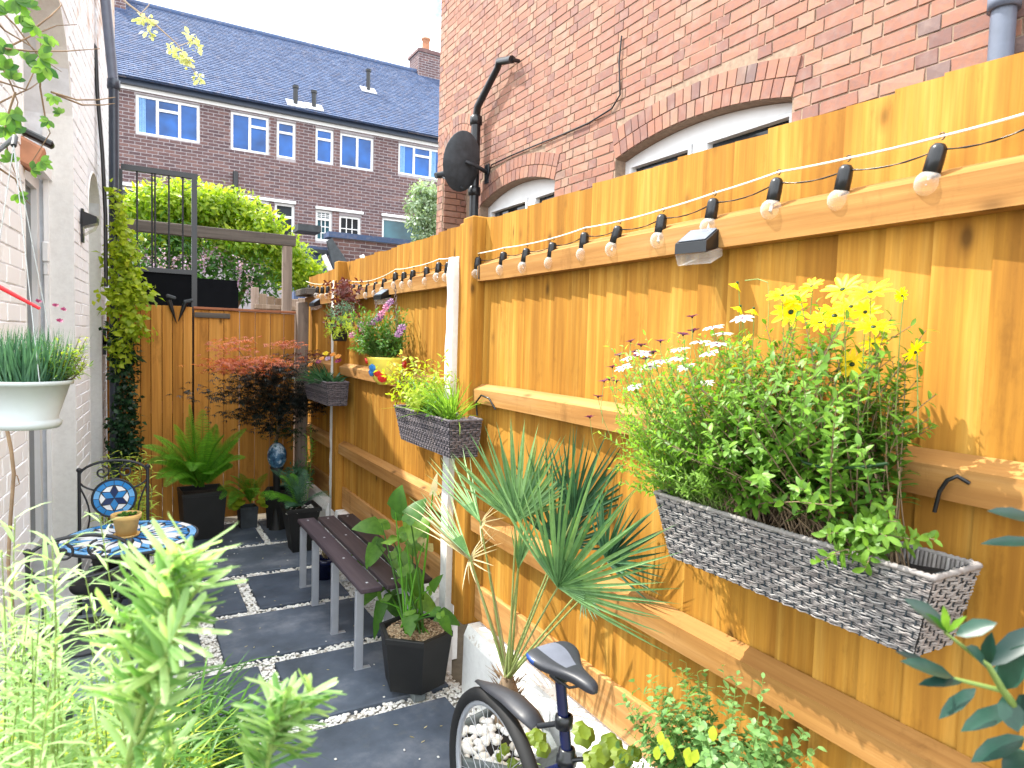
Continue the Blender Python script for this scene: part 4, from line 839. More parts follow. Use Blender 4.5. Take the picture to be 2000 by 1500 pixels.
# ================================================================== WICKER PLANTERS
def wicker(label, y0, y1, xf, xb, zt, h, mat, rows, cells, group='wicker planters hung on the fence', taper=.035, rr=.006):
    th = thing('wicker_planter', label, 'planter', ((xf+xb)/2, (y0+y1)/2, zt-h), group)
    T = [A(xf, y0, zt), A(xf, y1, zt), A(xb, y1, zt), A(xb, y0, zt)]; Bq = [A(xf+taper*.8, y0+taper*1.2, zt-h), A(xf+taper*.8, y1-taper*1.2, zt-h), A(xb, y1-taper*1.2, zt-h), A(xb, y0+taper*1.2, zt-h)]
    lin = MB(); ins = .006
    cen = sum(T)/4; I = lambda p, k: p+unit((cen-p)*A(1, 1, 0))*k
    lin.add([I(p, ins) for p in T]+[I(p, ins) for p in Bq]+[I(p, .016) for p in T]+[I(p, .016)+A(0, 0, h*.5) for p in Bq],
            [[i, (i+1) % 4, 4+(i+1) % 4, 4+i] for i in range(4)]+[[4, 5, 6, 7]]+[[8+i, 8+(i+1) % 4, 12+(i+1) % 4, 12+i] for i in range(4)]+[[i, (i+1) % 4, 8+(i+1) % 4, 8+i] for i in range(4)])
    lin.build('liner', M['wicker_dark'], th)
    sm_ = MB(); nx, ny = 6, 16; g = [[A(xf+.016+(xb-xf-.032)*i/nx, y0+.016+(y1-y0-.032)*j/ny, zt-.035+random.random()*.014) for i in range(nx+1)] for j in range(ny+1)]
    V = np.array(g).reshape(-1, 3); sm_.add(V, [[j*(nx+1)+i, j*(nx+1)+i+1, (j+1)*(nx+1)+i+1, (j+1)*(nx+1)+i] for j in range(ny) for i in range(nx)]); sm_.build('soil', M['soil'], th)
    per = [0, 1, 2, 3]; Ls = [np.linalg.norm(T[(i+1) % 4]-T[i]) for i in range(4)]
    for fi in (0, 1, 3):   # front, far end, near end
        a_, b_ = T[fi], T[(fi+1) % 4]; c_, d_ = Bq[fi], Bq[(fi+1) % 4]; nc = max(6, int(round(cells*Ls[fi]/Ls[0])))
        N = unit(np.cross(b_-a_, c_-a_)); N = -N if np.dot(N, (a_+b_)/2-cen) < 0 else N; mbw = MB()
        st = nc*4+1; s = np.linspace(0, 1, st); sub = 3
        for r in range(rows):
            for k in range(sub):
                v0, v1 = (r+(k+.06)/sub)/rows, (r+(k+.94)/sub)/rows
                off = (.0018+.0009*RNG.random(st))*np.sin(np.pi*(s*nc+r)+.35*RNG.normal())+(RNG.random(st)-.5)*.0014+.002; dv = (RNG.random(st)-.5)*.16/rows+.10/rows*np.sin(s*9+RNG.random()*6)
                row = []
                for v_, o_ in ((v0, -.0012), ((v0+v1)/2, .0012), (v1, -.0012)):
                    vv = np.clip(v_+dv, 0, 1)[:, None]; Pq = (a_*(1-s[:, None])+b_*s[:, None])*(1-vv)+(c_*(1-s[:, None])+d_*s[:, None])*vv; row.append(Pq+N*(off+o_)[:, None])
                V = np.stack(row, 1).reshape(-1, 3); mbw.add(V, [[i*3+q, i*3+q+1, i*3+q+4, i*3+q+3] for i in range(st-1) for q in range(2)], smooth=True, tint=np.repeat(np.clip(RNG.random()+.15*(RNG.random(st-1)-.5), 0, 1), 2))
        mbw.build('weave', mat, th, kind='stuff')
        mbs = MB()
        for k in range(nc):
            s_ = (k+.5)/nc; p, q = a_*(1-s_)+b_*s_, c_*(1-s_)+d_*s_; e = unit(b_-a_)*.0014
            mbs.prism([p-e, p+e, q+e, q-e], N*.0024)
        mbs.build('stakes', M['wicker_dark'], th, kind='stuff')
    # bound rim
    rm = MB(); loop = []
    for i in range(4):
        a_, b_ = T[i], T[(i+1) % 4]; n = int(np.linalg.norm(b_-a_)/.006)
        loop += [a_+(b_-a_)*(k/n) for k in range(n)]
    loop = np.array(loop); rad = rr*(1+.16*np.cos(np.arange(len(loop))*np.pi))*(1+.3*(np.arange(len(loop)) % 9 == 0)); rm.tube(loop, rad, 6, closed=True, smooth=True); rm.cur = .7; rm.build('rim', mat, th)
    ib = MB()
    nn = int((y1-y0)/.009)
    for k in range(nn):
        y = y0+.02+(y1-y0-.04)*k/nn; ib.tube([(xb-.006, y, zt), (xb-.012, y, zt-.035)], .0042, 5, caps=False, tint=random.random())
    ib.build('back_binding', mat, th, kind='stuff')
    return th
wicker('large grey wicker trough full of yellow and white daisies, nearest on the fence', .635, 1.375, 1.262, 1.425, 1.297, .172, M['wicker'], 13, 34)
wicker('medium brown grey wicker trough with striped grass beside the timber post', 2.745, 3.47, 1.262, 1.43, 1.335, .18, M['wicker_brown'], 11, 40)
wicker('small distant wicker trough with strappy leaves near the corner', 4.93, 5.70, 1.262, 1.43, 1.365, .18, M['wicker_brown'], 9, 34)
for lab, y, z, p in (('black curved bracket hooking the large wicker trough to the rail', None, None, ((1825, 1000), (1835, 960), (1850, 938), (1870, 930), (1885, 945))),
                     ('black curved bracket hooking the medium wicker trough to the rail', None, None, ((932, 812), (930, 785), (940, 772), (955, 778), (962, 800)))):
    m_ = MB(); q = [XP(x, y_, 1.425) for x, y_ in p]; q[-1] = q[-1]+A(.015, 0, 0); m_.tube(q, .0045, 6); tag(m_.build('hook', M['blackpaint']), lab, 'hook', 'black trough brackets')
# ------------------------------------------------------------------ plants in the big trough
yd = thing('daisy_bush', 'bushy green plant with large yellow daisies in the large wicker trough', 'plant', (1.34, .95, 1.27))
S, Lf = MB(), MB(); n = 185
B = np.stack([1.29+.1*RNG.random(n), .80+.42*RNG.random(n), np.full(n, 1.265)], 1)
T = np.stack([1.12+.31*RNG.random(n), .72+.56*RNG.random(n), 1.53+.31*RNG.random(n)], 1)
T[:, 2] -= np.abs(T[:, 1]-.95)*.30+np.clip(1.3-T[:, 0], 0, 1)*.7*RNG.random(n)
foliage(S, Lf, B, T, 30, .037, .0145, sag=.05, r0=.0022, shape='oval', t0=.22, a=.45, curl=.25, tint=(0.0, 1.0))
n = 22; B = np.stack([1.29+.08*RNG.random(n), .72+.2*RNG.random(n), np.full(n, 1.265)], 1); T = np.stack([1.17+.16*RNG.random(n), .655+.2*RNG.random(n), 1.28+.15*RNG.random(n)], 1)
foliage(S, Lf, B, T, 13, .038, .016, sag=.05, r0=.002, shape='oval', t0=.35, a=.4, curl=.3, tint=(0.2, 1.0))
n = 26; B = np.stack([1.33+.06*RNG.random(n), .74+.12*RNG.random(n), np.full(n, 1.265)], 1); T = np.array([XP(1640+150*RNG.random(), 690+170*RNG.random(), 1.30+.12*RNG.random()) for _ in range(n)])
foliage(S, Lf, B, T, 20, .040, .017, sag=.05, r0=.002, shape='oval', t0=.3, a=.4, curl=.3, tint=(0.0, .7))
S.build('stems', M['twig'], yd, kind='stuff'); Lf.build('foliage', M['g_bright'], yd, kind='stuff')
S2 = MB()
for (px, py, r, ax) in [(1646, 566, .030, (-.5, .15, .9)), (1700, 572, .031, (-.2, .1, .95)), (1528, 578, .027, (-.2, -.1, 1)), (1560, 585, .026, (-.3, .3, 1)), (1545, 610, .032, (-.75, -.35, .6)), (1630, 618, .033, (-.3, -.2, .9)), (1662, 600, .028, (-.3, 0, 1)), (1602, 630, .028, (-.4, -.1, .9)),
                        (1706, 640, .028, (-.1, .0, 1)), (1664, 712, .027, (-.8, -.5, .2)), (1706, 672, .020, (-.2, .1, 1)), (1788, 688, .017, (.1, .8, .4)), (1762, 578, .012, (.3, .9, .3)), (1440, 552, .017, (-.3, .4, -.8)), (1446, 598, .016, (-.3, .4, -.8)), (1472, 602, .016, (0, .3, -.9)),
                        (1446, 710, .018, (-.4, .2, -.7)), (1476, 775, .014, (-.3, 0, -.9)), (1455, 668, .018, (-.5, .2, .5)), (1586, 560, .022, (-.3, .2, .9)), (1690, 610, .022, (-.6, -.2, .6))]:
    c = XP(px, py, 1.28+.08*random.random()); d = daisy(yd, c, unit(A(*ax))+A(-.45, -.25, 0) if ax[2] > .5 else ax, r*1.30, 'f_yellow', 11, 'g_dark', .30, .10, cup=.2 if ax[2] > 0 else .9)
    b_ = A(1.32, c[1]-.02+.04*random.random(), min(c[2]-.12, 1.55)); S2.tube([b_, b_*.4+c*.6+A(0, 0, .02 if ax[2] > 0 else .07), c-unit(A(*ax))*.004], .0013, 4, caps=False)
for a_, b_, c_ in (((1500, 552), (1480, 545), (1455, 548)), ((1500, 640), (1502, 590), (1500, 552))): S2.tube([XP(*a_, 1.3), XP(*b_, 1.3), XP(*c_, 1.3)], .0012, 4, caps=False)
S2.build('flower_stalks', M['greenstem'], yd, kind='stuff')
wd = thing('marguerite_bush', 'bright fine-leaved bush with white and purple daisies at the far end of the large trough', 'plant', (1.34, 1.3, 1.27))
S, Lf = MB(), MB(); n = 190
B = np.stack([1.29+.1*RNG.random(n), 1.10+.25*RNG.random(n), np.full(n, 1.265)], 1)
T = np.stack([1.14+.30*RNG.random(n), 1.02+.50*RNG.random(n), 1.33+.36*RNG.random(n)], 1); T[:, 2] += .05-np.clip(T[:, 1]-1.3, 0, 1)*.22*RNG.random(n)
foliage(S, Lf, B, T, 32, .027, .0085, sag=.04, r0=.0016, shape='lance', t0=.22, a=.6, curl=.15, tint=(0.1, 1.0))
n = 60; B = np.stack([1.29+.08*RNG.random(n), 1.2+.15*RNG.random(n), np.full(n, 1.27)], 1); T = np.array([XP(1205+150*RNG.random()**1.3, 735+230*RNG.random(), 1.22+.2*RNG.random()) for _ in range(n)])
foliage(S, Lf, B, T, 26, .027, .009, sag=.03, r0=.0015, shape='lance', t0=.25, a=.55, curl=.15, tint=(0.0, 1.0))
S.build('stems', M['greenstem'], wd, kind='stuff'); Lf.build('foliage', M['g_lime'], wd, kind='stuff')
S2 = MB(); WP = [(1328, 682), (1366, 668), (1392, 640), (1412, 652), (1340, 716), (1258, 690), (1228, 700), (1218, 718), (1270, 716), (1376, 748), (1238, 756), (1400, 672), (1450, 622), (1386, 690), (1290, 706), (1325, 700)]
PP = [(1232, 668), (1252, 676), (1290, 668), (1210, 695), (1245, 696), (1262, 704), (1196, 718), (1352, 620), (1334, 655), (1354, 648), (1190, 742), (1180, 746), (1204, 746), (1168, 776), (1152, 816), (1276, 690), (1240, 688)]
for (px, py) in WP:
    c = XP(px, py, 1.24+.08*random.random()); daisy(wd, c, (-.55+.4*random.random(), -.35+.4*random.random(), 1), .026, 'f_white', 10, 'f_purple', .40, .1)
    S2.tube([A(1.3, c[1]-.03, c[2]-.13), c*.5+A(1.3, c[1]-.03, c[2]-.13)*.5+A(0, .01, 0), c], .0011, 4, caps=False)
for (px, py) in PP:
    c = XP(px, py, 1.27+.08*random.random()); daisy(wd, c, (-.3+.5*random.random(), -.1+.4*random.random(), 1), .018, 'f_purple', 9, 'r_dark', .45, .1, cup=.4)
    S2.tube([A(1.31, c[1]-.05, c[2]-.13), c*.5+A(1.31, c[1]-.05, c[2]-.13)*.5+A(0, .012, 0), c], .0010, 4, caps=False)
S2.build('flower_stalks', M['greenstem'], wd, kind='stuff')
m_ = MB(); q = [XP(x, y, 1.235) for x, y in ((1556, 885), (1570, 903), (1600, 912), (1640, 914), (1690, 912), (1735, 905))]; m_.tube(q, .0035, 6); tag(m_.build('support_wire', M['g_dark']), 'dark green curved plant support wire among the trough foliage', 'wire')
# ------------------------------------------------------------------ plants in the medium trough
sg = thing('variegated_shrub', 'yellow green leafy shrub at the far side of the medium wicker trough', 'plant', (1.33, 3.2, 1.30)); S, Lf = MB(), MB(); n = 55
B = np.stack([1.30+.08*RNG.random(n), 3.05+.32*RNG.random(n), np.full(n, 1.3)], 1); T = np.stack([1.15+.28*RNG.random(n), 2.95+.60*RNG.random(n), 1.36+.28*RNG.random(n)], 1)
foliage(S, Lf, B, T, 14, .045, .017, sag=.05, r0=.002, shape='oval', t0=.3, a=.4, curl=.3, tint=(0.1, 1.0)); S.build('stems', M['twig'], sg, kind='stuff'); Lf.build('foliage', M['g_yel'], sg, kind='stuff')
gr = thing('striped_grass', 'arching pale striped grass in the medium wicker trough', 'plant', (1.34, 2.9, 1.30)); Lf = MB(); n = 120
P0 = np.stack([1.33+.05*(RNG.random(n)-.5), 2.90+.06*(RNG.random(n)-.5), np.full(n, 1.295)], 1); D = np.stack([RNG.normal(size=n)*.32-.15, RNG.normal(size=n)*.55, np.full(n, 1.0)], 1)
Lf.leaves(P0, D, A(0, 0, 1)+D*0.2+A(.4, .3, 0), .20+.14*RNG.random(n), .007, 'blade', curl=.15+.5*RNG.random(n), fold=.5, tint=.2+.8*RNG.random(n)); Lf.build('blades', M['g_lime'], gr, kind='stuff')
dk = thing('trough_herb', 'dark green low plant in the middle of the medium wicker trough', 'plant', (1.33, 3.02, 1.3)); S, Lf = MB(), MB(); n = 30
B = np.stack([1.30+.08*RNG.random(n), 2.95+.2*RNG.random(n), np.full(n, 1.3)], 1); T = B+np.stack([-.14*RNG.random(n), .2*(RNG.random(n)-.5), .05+.16*RNG.random(n)], 1)
foliage(S, Lf, B, T, 14, .03, .012, shape='oval', tint=(0.2, 1)); S.build('stems', M['greenstem'], dk, kind='stuff'); Lf.build('foliage', M['g_mid'], dk, kind='stuff')
# small far trough
st_ = thing('strap_leaf_plant', 'strappy blue green plant with orange and pink blooms in the small far trough', 'plant', (1.33, 5.25, 1.33)); Lf = MB(); n = 130
P0 = np.stack([1.33+.10*(RNG.random(n)-.5), 5.25+.45*(RNG.random(n)-.5), np.full(n, 1.32)], 1); D = np.stack([RNG.normal(size=n)*.5-.2, RNG.normal(size=n)*.5, .6+RNG.random(n)*.5], 1)
Lf.leaves(P0, D, A(0, 0, 1)+A(.3, .2, 0), .12+.12*RNG.random(n), .022, 'blade', curl=.25+.4*RNG.random(n), fold=.4, tint=RNG.random(n)); Lf.build('leaves', M['g_blue'], st_, kind='stuff')
for (px, py, mm) in [(628, 700, 'f_orange'), (650, 692, 'f_orange'), (660, 696, 'f_orange'), (622, 706, 'f_magenta'), (640, 700, 'f_lilac'), (660, 704, 'f_magenta'), (606, 712, 'f_orange'), (636, 690, 'f_yellow')]: daisy(st_, XP(px, py, 1.3), (-.5, -.5, .8), .024, mm, 9, 'f_orange', .5)

# ================================================================== FESTOON STRING AND ROPE
XS = 1.452
tops = [(1840, 268), (1657, 311), (1521, 338), (1396, 379), (1295, 411), (1211, 434), (1143, 447), (1081, 467), (1030, 479), (985, 486), (935, 497), (893, 504), (877, 507), (858, 508), (834, 517), (808, 523), (790, 527), (773, 528), (752, 540), (735, 547), (720, 551), (704, 552), (690, 552), (664, 546), (641, 556), (630, 557), (621, 557), (612, 556), (604, 554)]
rp_pts = [XP(2060, 205, XS), XP(2000, 223, XS)]+[XP(x, y-2, XS) for x, y in tops]+[XP(596, 548, XS)]
fine = []
for i in range(len(rp_pts)-1):
    a, b_ = rp_pts[i], rp_pts[i+1]; k = np.linspace(0, 1, 5)[:-1]; L_ = np.linalg.norm(b_-a)
    fine += [a*(1-t)+b_*t-A(0, 0, .10*L_*t*(1-t)*.3) for t in k]
m_ = MB(); m_.tube(np.array(fine), .0028, 6); tag(m_.build('line_rope', M['rope']), 'taut cream rope running along the top of the orange fence', 'rope')
fs = thing('festoon_lights', 'string of clear round bulbs in black sockets hung along the fence rope', 'string lights', (XS, 3, 2.1))
cable = []; ends = []
for i, (px, py) in enumerate(tops):
    p = XP(px, py, XS); tilt = RNG.normal()*.10+.06; tx = -.05+.04*RNG.normal(); big = 1.0
    if i == 11: tilt = .9
    ax = unit(A(tx, tilt, -1)); e1 = unit(np.cross(ax, A(1, 0, 0))); e2 = np.cross(ax, e1); R_ = np.stack([e1, e2, ax], 1)
    m_ = MB(); m_.lathe([(.001, .012), (.010, .013), (.0155, .020), (.0165, .026), (.0175, .045), (.0175, .070), (.015, .072), (.001, .072)], p, 12, R=R_); sk = m_.build('socket', M['blackpaint'], fs)
    m_ = MB(); a = np.linspace(-.4, 4.9, 9); m_.tube(np.stack([p[0]+0*a, p[1]+.006*np.cos(a), p[2]+.002+.007*np.sin(a)], 1), .0015, 5); m_.build('hook', M['blackpaint'], sk)
    m_ = MB(); th_ = np.linspace(.45, math.pi, 10); m_.lathe([(.0268*math.sin(t) if t < 3.1 else .0004, .093-.0268*math.cos(t)) for t in th_], p, 16, R=R_); m_.build('bulb', M['glass'], sk)
    m_ = MB(); m_.lathe([(.0125, .0685), (.012, .073), (.005, .080), (.0045, .092), (.007, .097), (.001, .100)], p, 8, R=R_); m_.build('bulb_core', M['bulbcore'], sk)
    cable.append(p+ax*.024)
cable = [XP(2060, 235, XS+.02), XP(2000, 253, XS+.02)]+cable; pts = []
for i in range(len(cable)-1):
    a, b_ = cable[i], cable[i+1]; L_ = np.linalg.norm(b_-a); pts += [a*(1-t)+b_*t-A(-.012, 0, .16*L_)*4*t*(1-t)*.35 for t in np.linspace(0, 1, 7)[:-1]]
pts = np.array(pts); ph = np.arange(len(pts)); m_ = MB()
m_.tube(pts+np.stack([.0*ph, .0*ph, .0009*np.cos(ph*1.6)], 1), .0014, 5); m_.tube(pts+np.stack([.0012*np.sin(ph*1.6+2), .0*ph, -.0009*np.cos(ph*1.6)], 1), .0012, 5); m_.build('cable', M['blackpaint'], fs)
m_ = MB(); m_.tube([XP(936, 500, 1.44), XP(935, 545, 1.44)], .003, 6); m_.build('cable_end', M['blackpaint'], fs)
# solar lights on the top rail
def solar(px, py, x, s, label):
    c = XP(px, py, x); t_ = thing('solar_light', label, 'solar light', tuple(c), 'solar lights on the top rail')
    n = A(-.55, -.10, .83); n = unit(n); u = unit(np.cross(A(0, 0, 1), n)); v = np.cross(n, u)
    m_ = MB(); hw, hh = .052*s, .042*s; ctr = c+A(-.03*s, 0, 0)
    Pt = [ctr+u*a*hw+v*b_*hh for a, b_ in ((-1, -1), (1, -1), (1, 1), (-1, 1))]; lo = [Pt[0]+A(0, 0, -.030*s), Pt[1]+A(0, 0, -.030*s), A(x+.02, Pt[2][1], Pt[2][2]-.055*s), A(x+.02, Pt[3][1], Pt[3][2]-.055*s)]
    m_.hexa(lo+Pt); m_.build('housing', M['blackpaint'], t_)
    m_ = MB(); m_.hexa([ctr+u*a*hw*.86+v*b_*hh*.84+n*k for k in (.001, .003) for a, b_ in ((-1, -1), (1, -1), (1, 1), (-1, 1))]); m_.build('solar_cell', M['solar'], t_)
    m_ = MB(); q = [lo[0]*.94+lo[2]*.06, lo[1]*.94+lo[3]*.06, lo[2], lo[3]]; q = [lo[0]+A(.006, .004, -.001), lo[1]+A(.006, -.004, -.001), lo[2]+A(0, -.003, -.001), lo[3]+A(0, .003, -.001)]
    w = [p+A(.012, 0, -.030*s) for p in q[:2]]+[p+A(0, 0, -.025*s) for p in q[2:]]; m_.hexa(w+q); m_.build('lens', M['glass'], t_)
solar(1378, 462, 1.44, 1.0, 'largest nearest black wedge solar light on the fence top rail')
solar(754, 571, 1.44, .95, 'black wedge solar light between the hanging chains on the top rail')
solar(622, 588, 1.44, .95, 'farthest black wedge solar light left of the white post')

# ================================================================== HANGING POT AND BASKETS ON THE FENCE
hp = thing('hanging_pot', 'painted red yellow and blue hanging pot with purple daisies on chains', 'hanging basket', tuple(XP(752, 720, 1.33))); c = XP(755, 722, 1.33); c0 = A(1.33, c[1], c[2])
m_ = MB(); prof = [(.001, -.09), (.05, -.088), (.075, -.06), (.10, 0), (.118, .06), (.122, .075), (.112, .075), (.10, .05)]; m_.lathe(prof, c0, 20); m_.build('bowl', M['f_yelglaze'], hp)
for a0, mt, rr_, zz in ((3.5, 'f_blueglaze', .026, .01), (4.1, 'f_red', .03, -.045), (4.9, 'f_yelglaze', .04, .01), (5.5, 'f_red', .028, .03), (5.2, 'blackpaint', .016, .0), (2.9, 'f_red', .02, .05), (3.8, 'f_red', .022, -.02), (3.2, 'f_blueglaze', .022, -.02)):
    R0_ = .104+zz*.3; n_ = A(math.cos(a0), math.sin(a0), -.3); n_ = unit(n_); e1 = unit(np.cross(n_, A(0, 0, 1))); e2 = np.cross(e1, n_)
    m_ = MB(); m_.lathe([(rr_, -.006), (rr_*.9, .006), (.001, .010)], c0+A(math.cos(a0)*R0_, math.sin(a0)*R0_, zz), 8, R=np.stack([e1, e2, n_], 1), smooth=False); m_.build('painted_spot', M[mt], hp)
S, Lf = MB(), MB(); n = 190; th_ = RNG.random(n)*6.28; B = c0+np.stack([.05*np.cos(th_), .05*np.sin(th_), np.full(n, .05)], 1); T = c0+np.stack([.19*np.cos(th_)*RNG.random(n)**.5-.02, .23*np.sin(th_)*RNG.random(n)**.5+.05, .10+.27*RNG.random(n)], 1)
T[:, 0] = np.minimum(T[:, 0], 1.46); foliage(S, Lf, B, T, 13, .038, .012, sag=.04, shape='oval', t0=.25, tint=(0, .9), r0=.0016); S.build('stems', M['greenstem'], hp, kind='stuff'); Lf.build('foliage', M['g_mid'], hp, kind='stuff')
for (px, py, mm) in [(704, 634, 'f_purple'), (708, 643, 'f_magenta'), (688, 654, 'f_magenta'), (714, 650, 'f_magenta'), (736, 622, 'f_purple'), (730, 628, 'f_purple'), (742, 620, 'f_purple'), (722, 632, 'f_magenta'), (745, 612, 'f_magenta'), (754, 600, 'f_magenta'), (762, 590, 'f_purple'), (778, 652, 'f_purple'), (784, 640, 'f_purple')]: daisy(hp, XP(px, py, 1.26), (-.6, -.5, .5), .026, mm, 9, 'r_dark', .5)
for k, (px0, py0, px1, py1) in enumerate(((731, 566, 737, 618), (772, 556, 776, 655))):
    a, b_ = XP(px0, py0, 1.42), XP(px1, py1, 1.34); n = 14; m_ = MB()
    for i in range(n):
        p = a+(b_-a)*(i+.5)/n; aa = np.linspace(0, 2*np.pi, 8, endpoint=False); ln = np.linalg.norm(b_-a)/n*.66; s = A(1, 0, 0) if i % 2 else A(0, 1, 0)
        m_.tube([p+s*math.cos(t)*.007+unit(b_-a)*math.sin(t)*ln for t in aa], .0022, 4, closed=True)
    m_.build('chain', M['chain'], hp)
db = thing('maroon_trailer', 'dark maroon leaved plant spilling over the far white post top', 'hanging plant', tuple(XP(668, 580, 1.36))); S, Lf = MB(), MB()
n = 46; B = np.broadcast_to(XP(668, 585, 1.40), (n, 3)); T = np.array([XP(630+80*RNG.random(), 545+95*RNG.random()*(1 if RNG.random() < .8 else 1.3), 1.26+.18*RNG.random()) for _ in range(n)])
foliage(S, Lf, B, T, 9, .045, .020, shape='oval', sag=.04, tint=(0, 1), r0=.0015, t0=.35); S.build('stems', M['twig'], db, kind='stuff'); Lf.build('foliage', M['r_dusk'], db, kind='stuff')
fb = thing('feathery_hanging_plant', 'feathery pale green hanging plant yellowing at its base on the far post', 'hanging plant', tuple(XP(668, 625, 1.34)))
m_ = MB(); c = XP(664, 640, 1.36); m_.lathe([(.001, -.10), (.05, -.10), (.075, .02), (.08, .03), (.07, .03)], c, 14); m_.build('pot', M['slatepot'], fb)
for lo, hi, mt, n in ((585, 640, 'g_blue', 90), (620, 665, 'g_yel', 80)):
    S, Lf = MB(), MB(); B = np.broadcast_to(c+A(0, 0, .02), (n, 3)); T = np.array([XP(664+62*(RNG.random()-.5), lo+(hi-lo)*RNG.random(), 1.24+.19*RNG.random()) for _ in range(n)])
    foliage(S, Lf, B, T, 18, .026, .005, shape='lance', sag=.04, tint=(0, 1), r0=.001, t0=.2, jit=.5); S.build('stems', M['greenstem'], fb, kind='stuff'); Lf.build('foliage', M[mt], fb, kind='stuff')
LITTER.build('fallen_leaves', M['g_dry'], kind='stuff')
# ================================================================== BENCH
bench = thing('garden_bench', 'backless bench with three dark plum slats on pale grey metal legs', 'bench', (1.18, 3.85, 0))
for x in (1.035, 1.17, 1.305):
    m_ = MB(); m_.cur = random.random(); m_.bevbox((x, 3.83, .455), (.112, 1.42, .026), .004); s_ = m_.build('slat', M['slat_wood'], bench)
    m_ = MB()
    for y in (3.2, 3.62, 4.05, 4.48):
        for dx in (-.0,): m_.lathe([(.0075, .4682), (.006, .4695), (.0005, .4700)], (x+dx, y, 0), 8)
    m_.build('screws', M['alu'], s_, kind='stuff')
for y in (3.24, 3.70, 4.16, 4.50):
    m_ = MB(); m_.bevbox((1.17, y, .432), (.33, .035, .018), .002); m_.build('cross_bar', M['alu'], bench)
    for x in (1.01, 1.33):
        m_ = MB(); m_.bevbox((x, y, .212), (.042, .028, .42), .003); lg = m_.build('leg', M['alu'], bench)
        m_ = MB(); m_.bevbox((x+.02*(1 if x < 1.1 else -1), y-.018 if False else y, .0085), (.085, .03, .004), .001); m_.build('foot_plate', M['alu'], lg)
# ================================================================== HEX PLANTER WITH ARROW-LEAF PLANT
hx = thing('hexagonal_planter', 'black hexagonal planter of arrow-leaved plants beside the bench end', 'potted plant', (1.20, 2.92, 0))
hc = (1.195, 2.93, 0)
polypot(hx, hc, .150, .182, .05, .315, 6, M['blackpot'], rot=.35, rim=.004, inset=.03, soil='bark')
for a in (0.3, 2.4, 4.5): m_ = MB(); m_.bevbox((hc[0]+.10*math.cos(a), hc[1]+.10*math.sin(a), .027), (.06, .05, .044), .004); m_.build('pot_foot', M['stonepot'], hx)
ch_ = MB(); p_ = scatter(hc[0]-.15, hc[0]+.15, hc[1]-.15, hc[1]+.15, 1300, lambda p: np.hypot(p[:, 0]-hc[0], p[:, 1]-hc[1]) < .138); pebbles(ch_, p_, .296, .004, .009, .4); ch_.build('bark_chips', M['bark'], hx, kind='stuff')
LV = [((772, 1000), .150, .15, (-.1, -.35, 1.0), (-.8, -.5, .3)), ((745, 1022), .17, .15, (-.9, -.1, .1), (-.3, -.5, .9)), ((790, 1040), .16, .14, (.5, -.3, .4), (-.5, -.6, .7)), ((735, 1062), .15, .13, (-.5, -.2, -.75), (-.8, -.5, .3)),
      ((775, 1085), .17, .12, (.3, -.6, -.5), (-.6, -.7, .4)), ((806, 1070), .15, .12, (.5, .2, .6), (-.6, -.6, .5)), ((730, 1095), .19, .12, (-.9, .1, .35), (-.2, -.5, .9)), ((742, 1140), .19, .10, (-.75, -.3, -.35), (-.4, -.4, .9)),
      ((795, 1120), .17, .13, (.3, -.3, -.7), (-.6, -.7, .3)), ((765, 1165), .16, .12, (.0, -.7, -.35), (-.5, -.3, .9)), ((745, 1175), .21, .08, (-.35, -.1, -1.0), (-.8, -.5, .1)), ((815, 1165), .15, .11, (.4, -.6, -.25), (-.4, -.2, .9)),
      ((855, 1195), .13, .10, (.5, -.7, -.1), (-.3, -.2, .95)), ((862, 1205), .10, .07, (.2, -.4, -.8), (-.8, -.3, .3)), ((840, 1150), .11, .06, (.2, -.4, .6), (-.7, -.5, .5)), ((800, 1010), .13, .11, (.6, .1, .7), (-.5, -.6, .6)), ((828, 1060), .13, .09, (.3, .3, -.6), (-.7, -.6, .3)),
      ((765, 1050), .14, .12, (-.3, -.6, .2), (-.4, -.4, .9)), ((846, 960), .09, .04, (.1, .1, 1), (-.8, -.5, .2)), ((800, 1200), .12, .09, (-.3, -.7, -.3), (-.4, -.2, .9))]
for i, ((px, py), L_, W_, d, nrm) in enumerate(LV):
    x = 1.12+.16*random.random(); c = XP(px, py, x); d = unit(A(*d)); b_ = A(hc[0]+(random.random()-.5)*.12, hc[1]+(random.random()-.5)*.12, .29)
    m_ = MB(); yel = i in (16, 18)
    m_.leaves(c, d, A(*nrm), L_, W_, 'arrow', curl=.15+.15*random.random(), fold=-.22, tint=random.random()*.8+.1)
    S_ = unit(np.cross(d, A(*nrm)))
    for s in (-1, 1): m_.leaves(c+d*.004, -d*.75+S_*s*.65, A(*nrm), L_*.36, W_*.40, 'oval', curl=.1, fold=.1, tint=.5)
    lf = m_.build('leaf', M['g_dry'] if yel else M['g_bright'] if i % 3 else M['g_mid'], hx)
    m_ = MB(); mid = b_*.45+c*.55+A((b_[0]-c[0])*.15, 0, .05); t = np.linspace(0, 1, 7)[:, None]; Q = (1-t)**2*b_+2*t*(1-t)*mid+t*t*c
    m_.tube(Q, np.linspace(.0065, .003, 7), 6, tint=.35); m_.build('stalk', M['g_mid'] if i % 2 else M['g_fern'], lf)
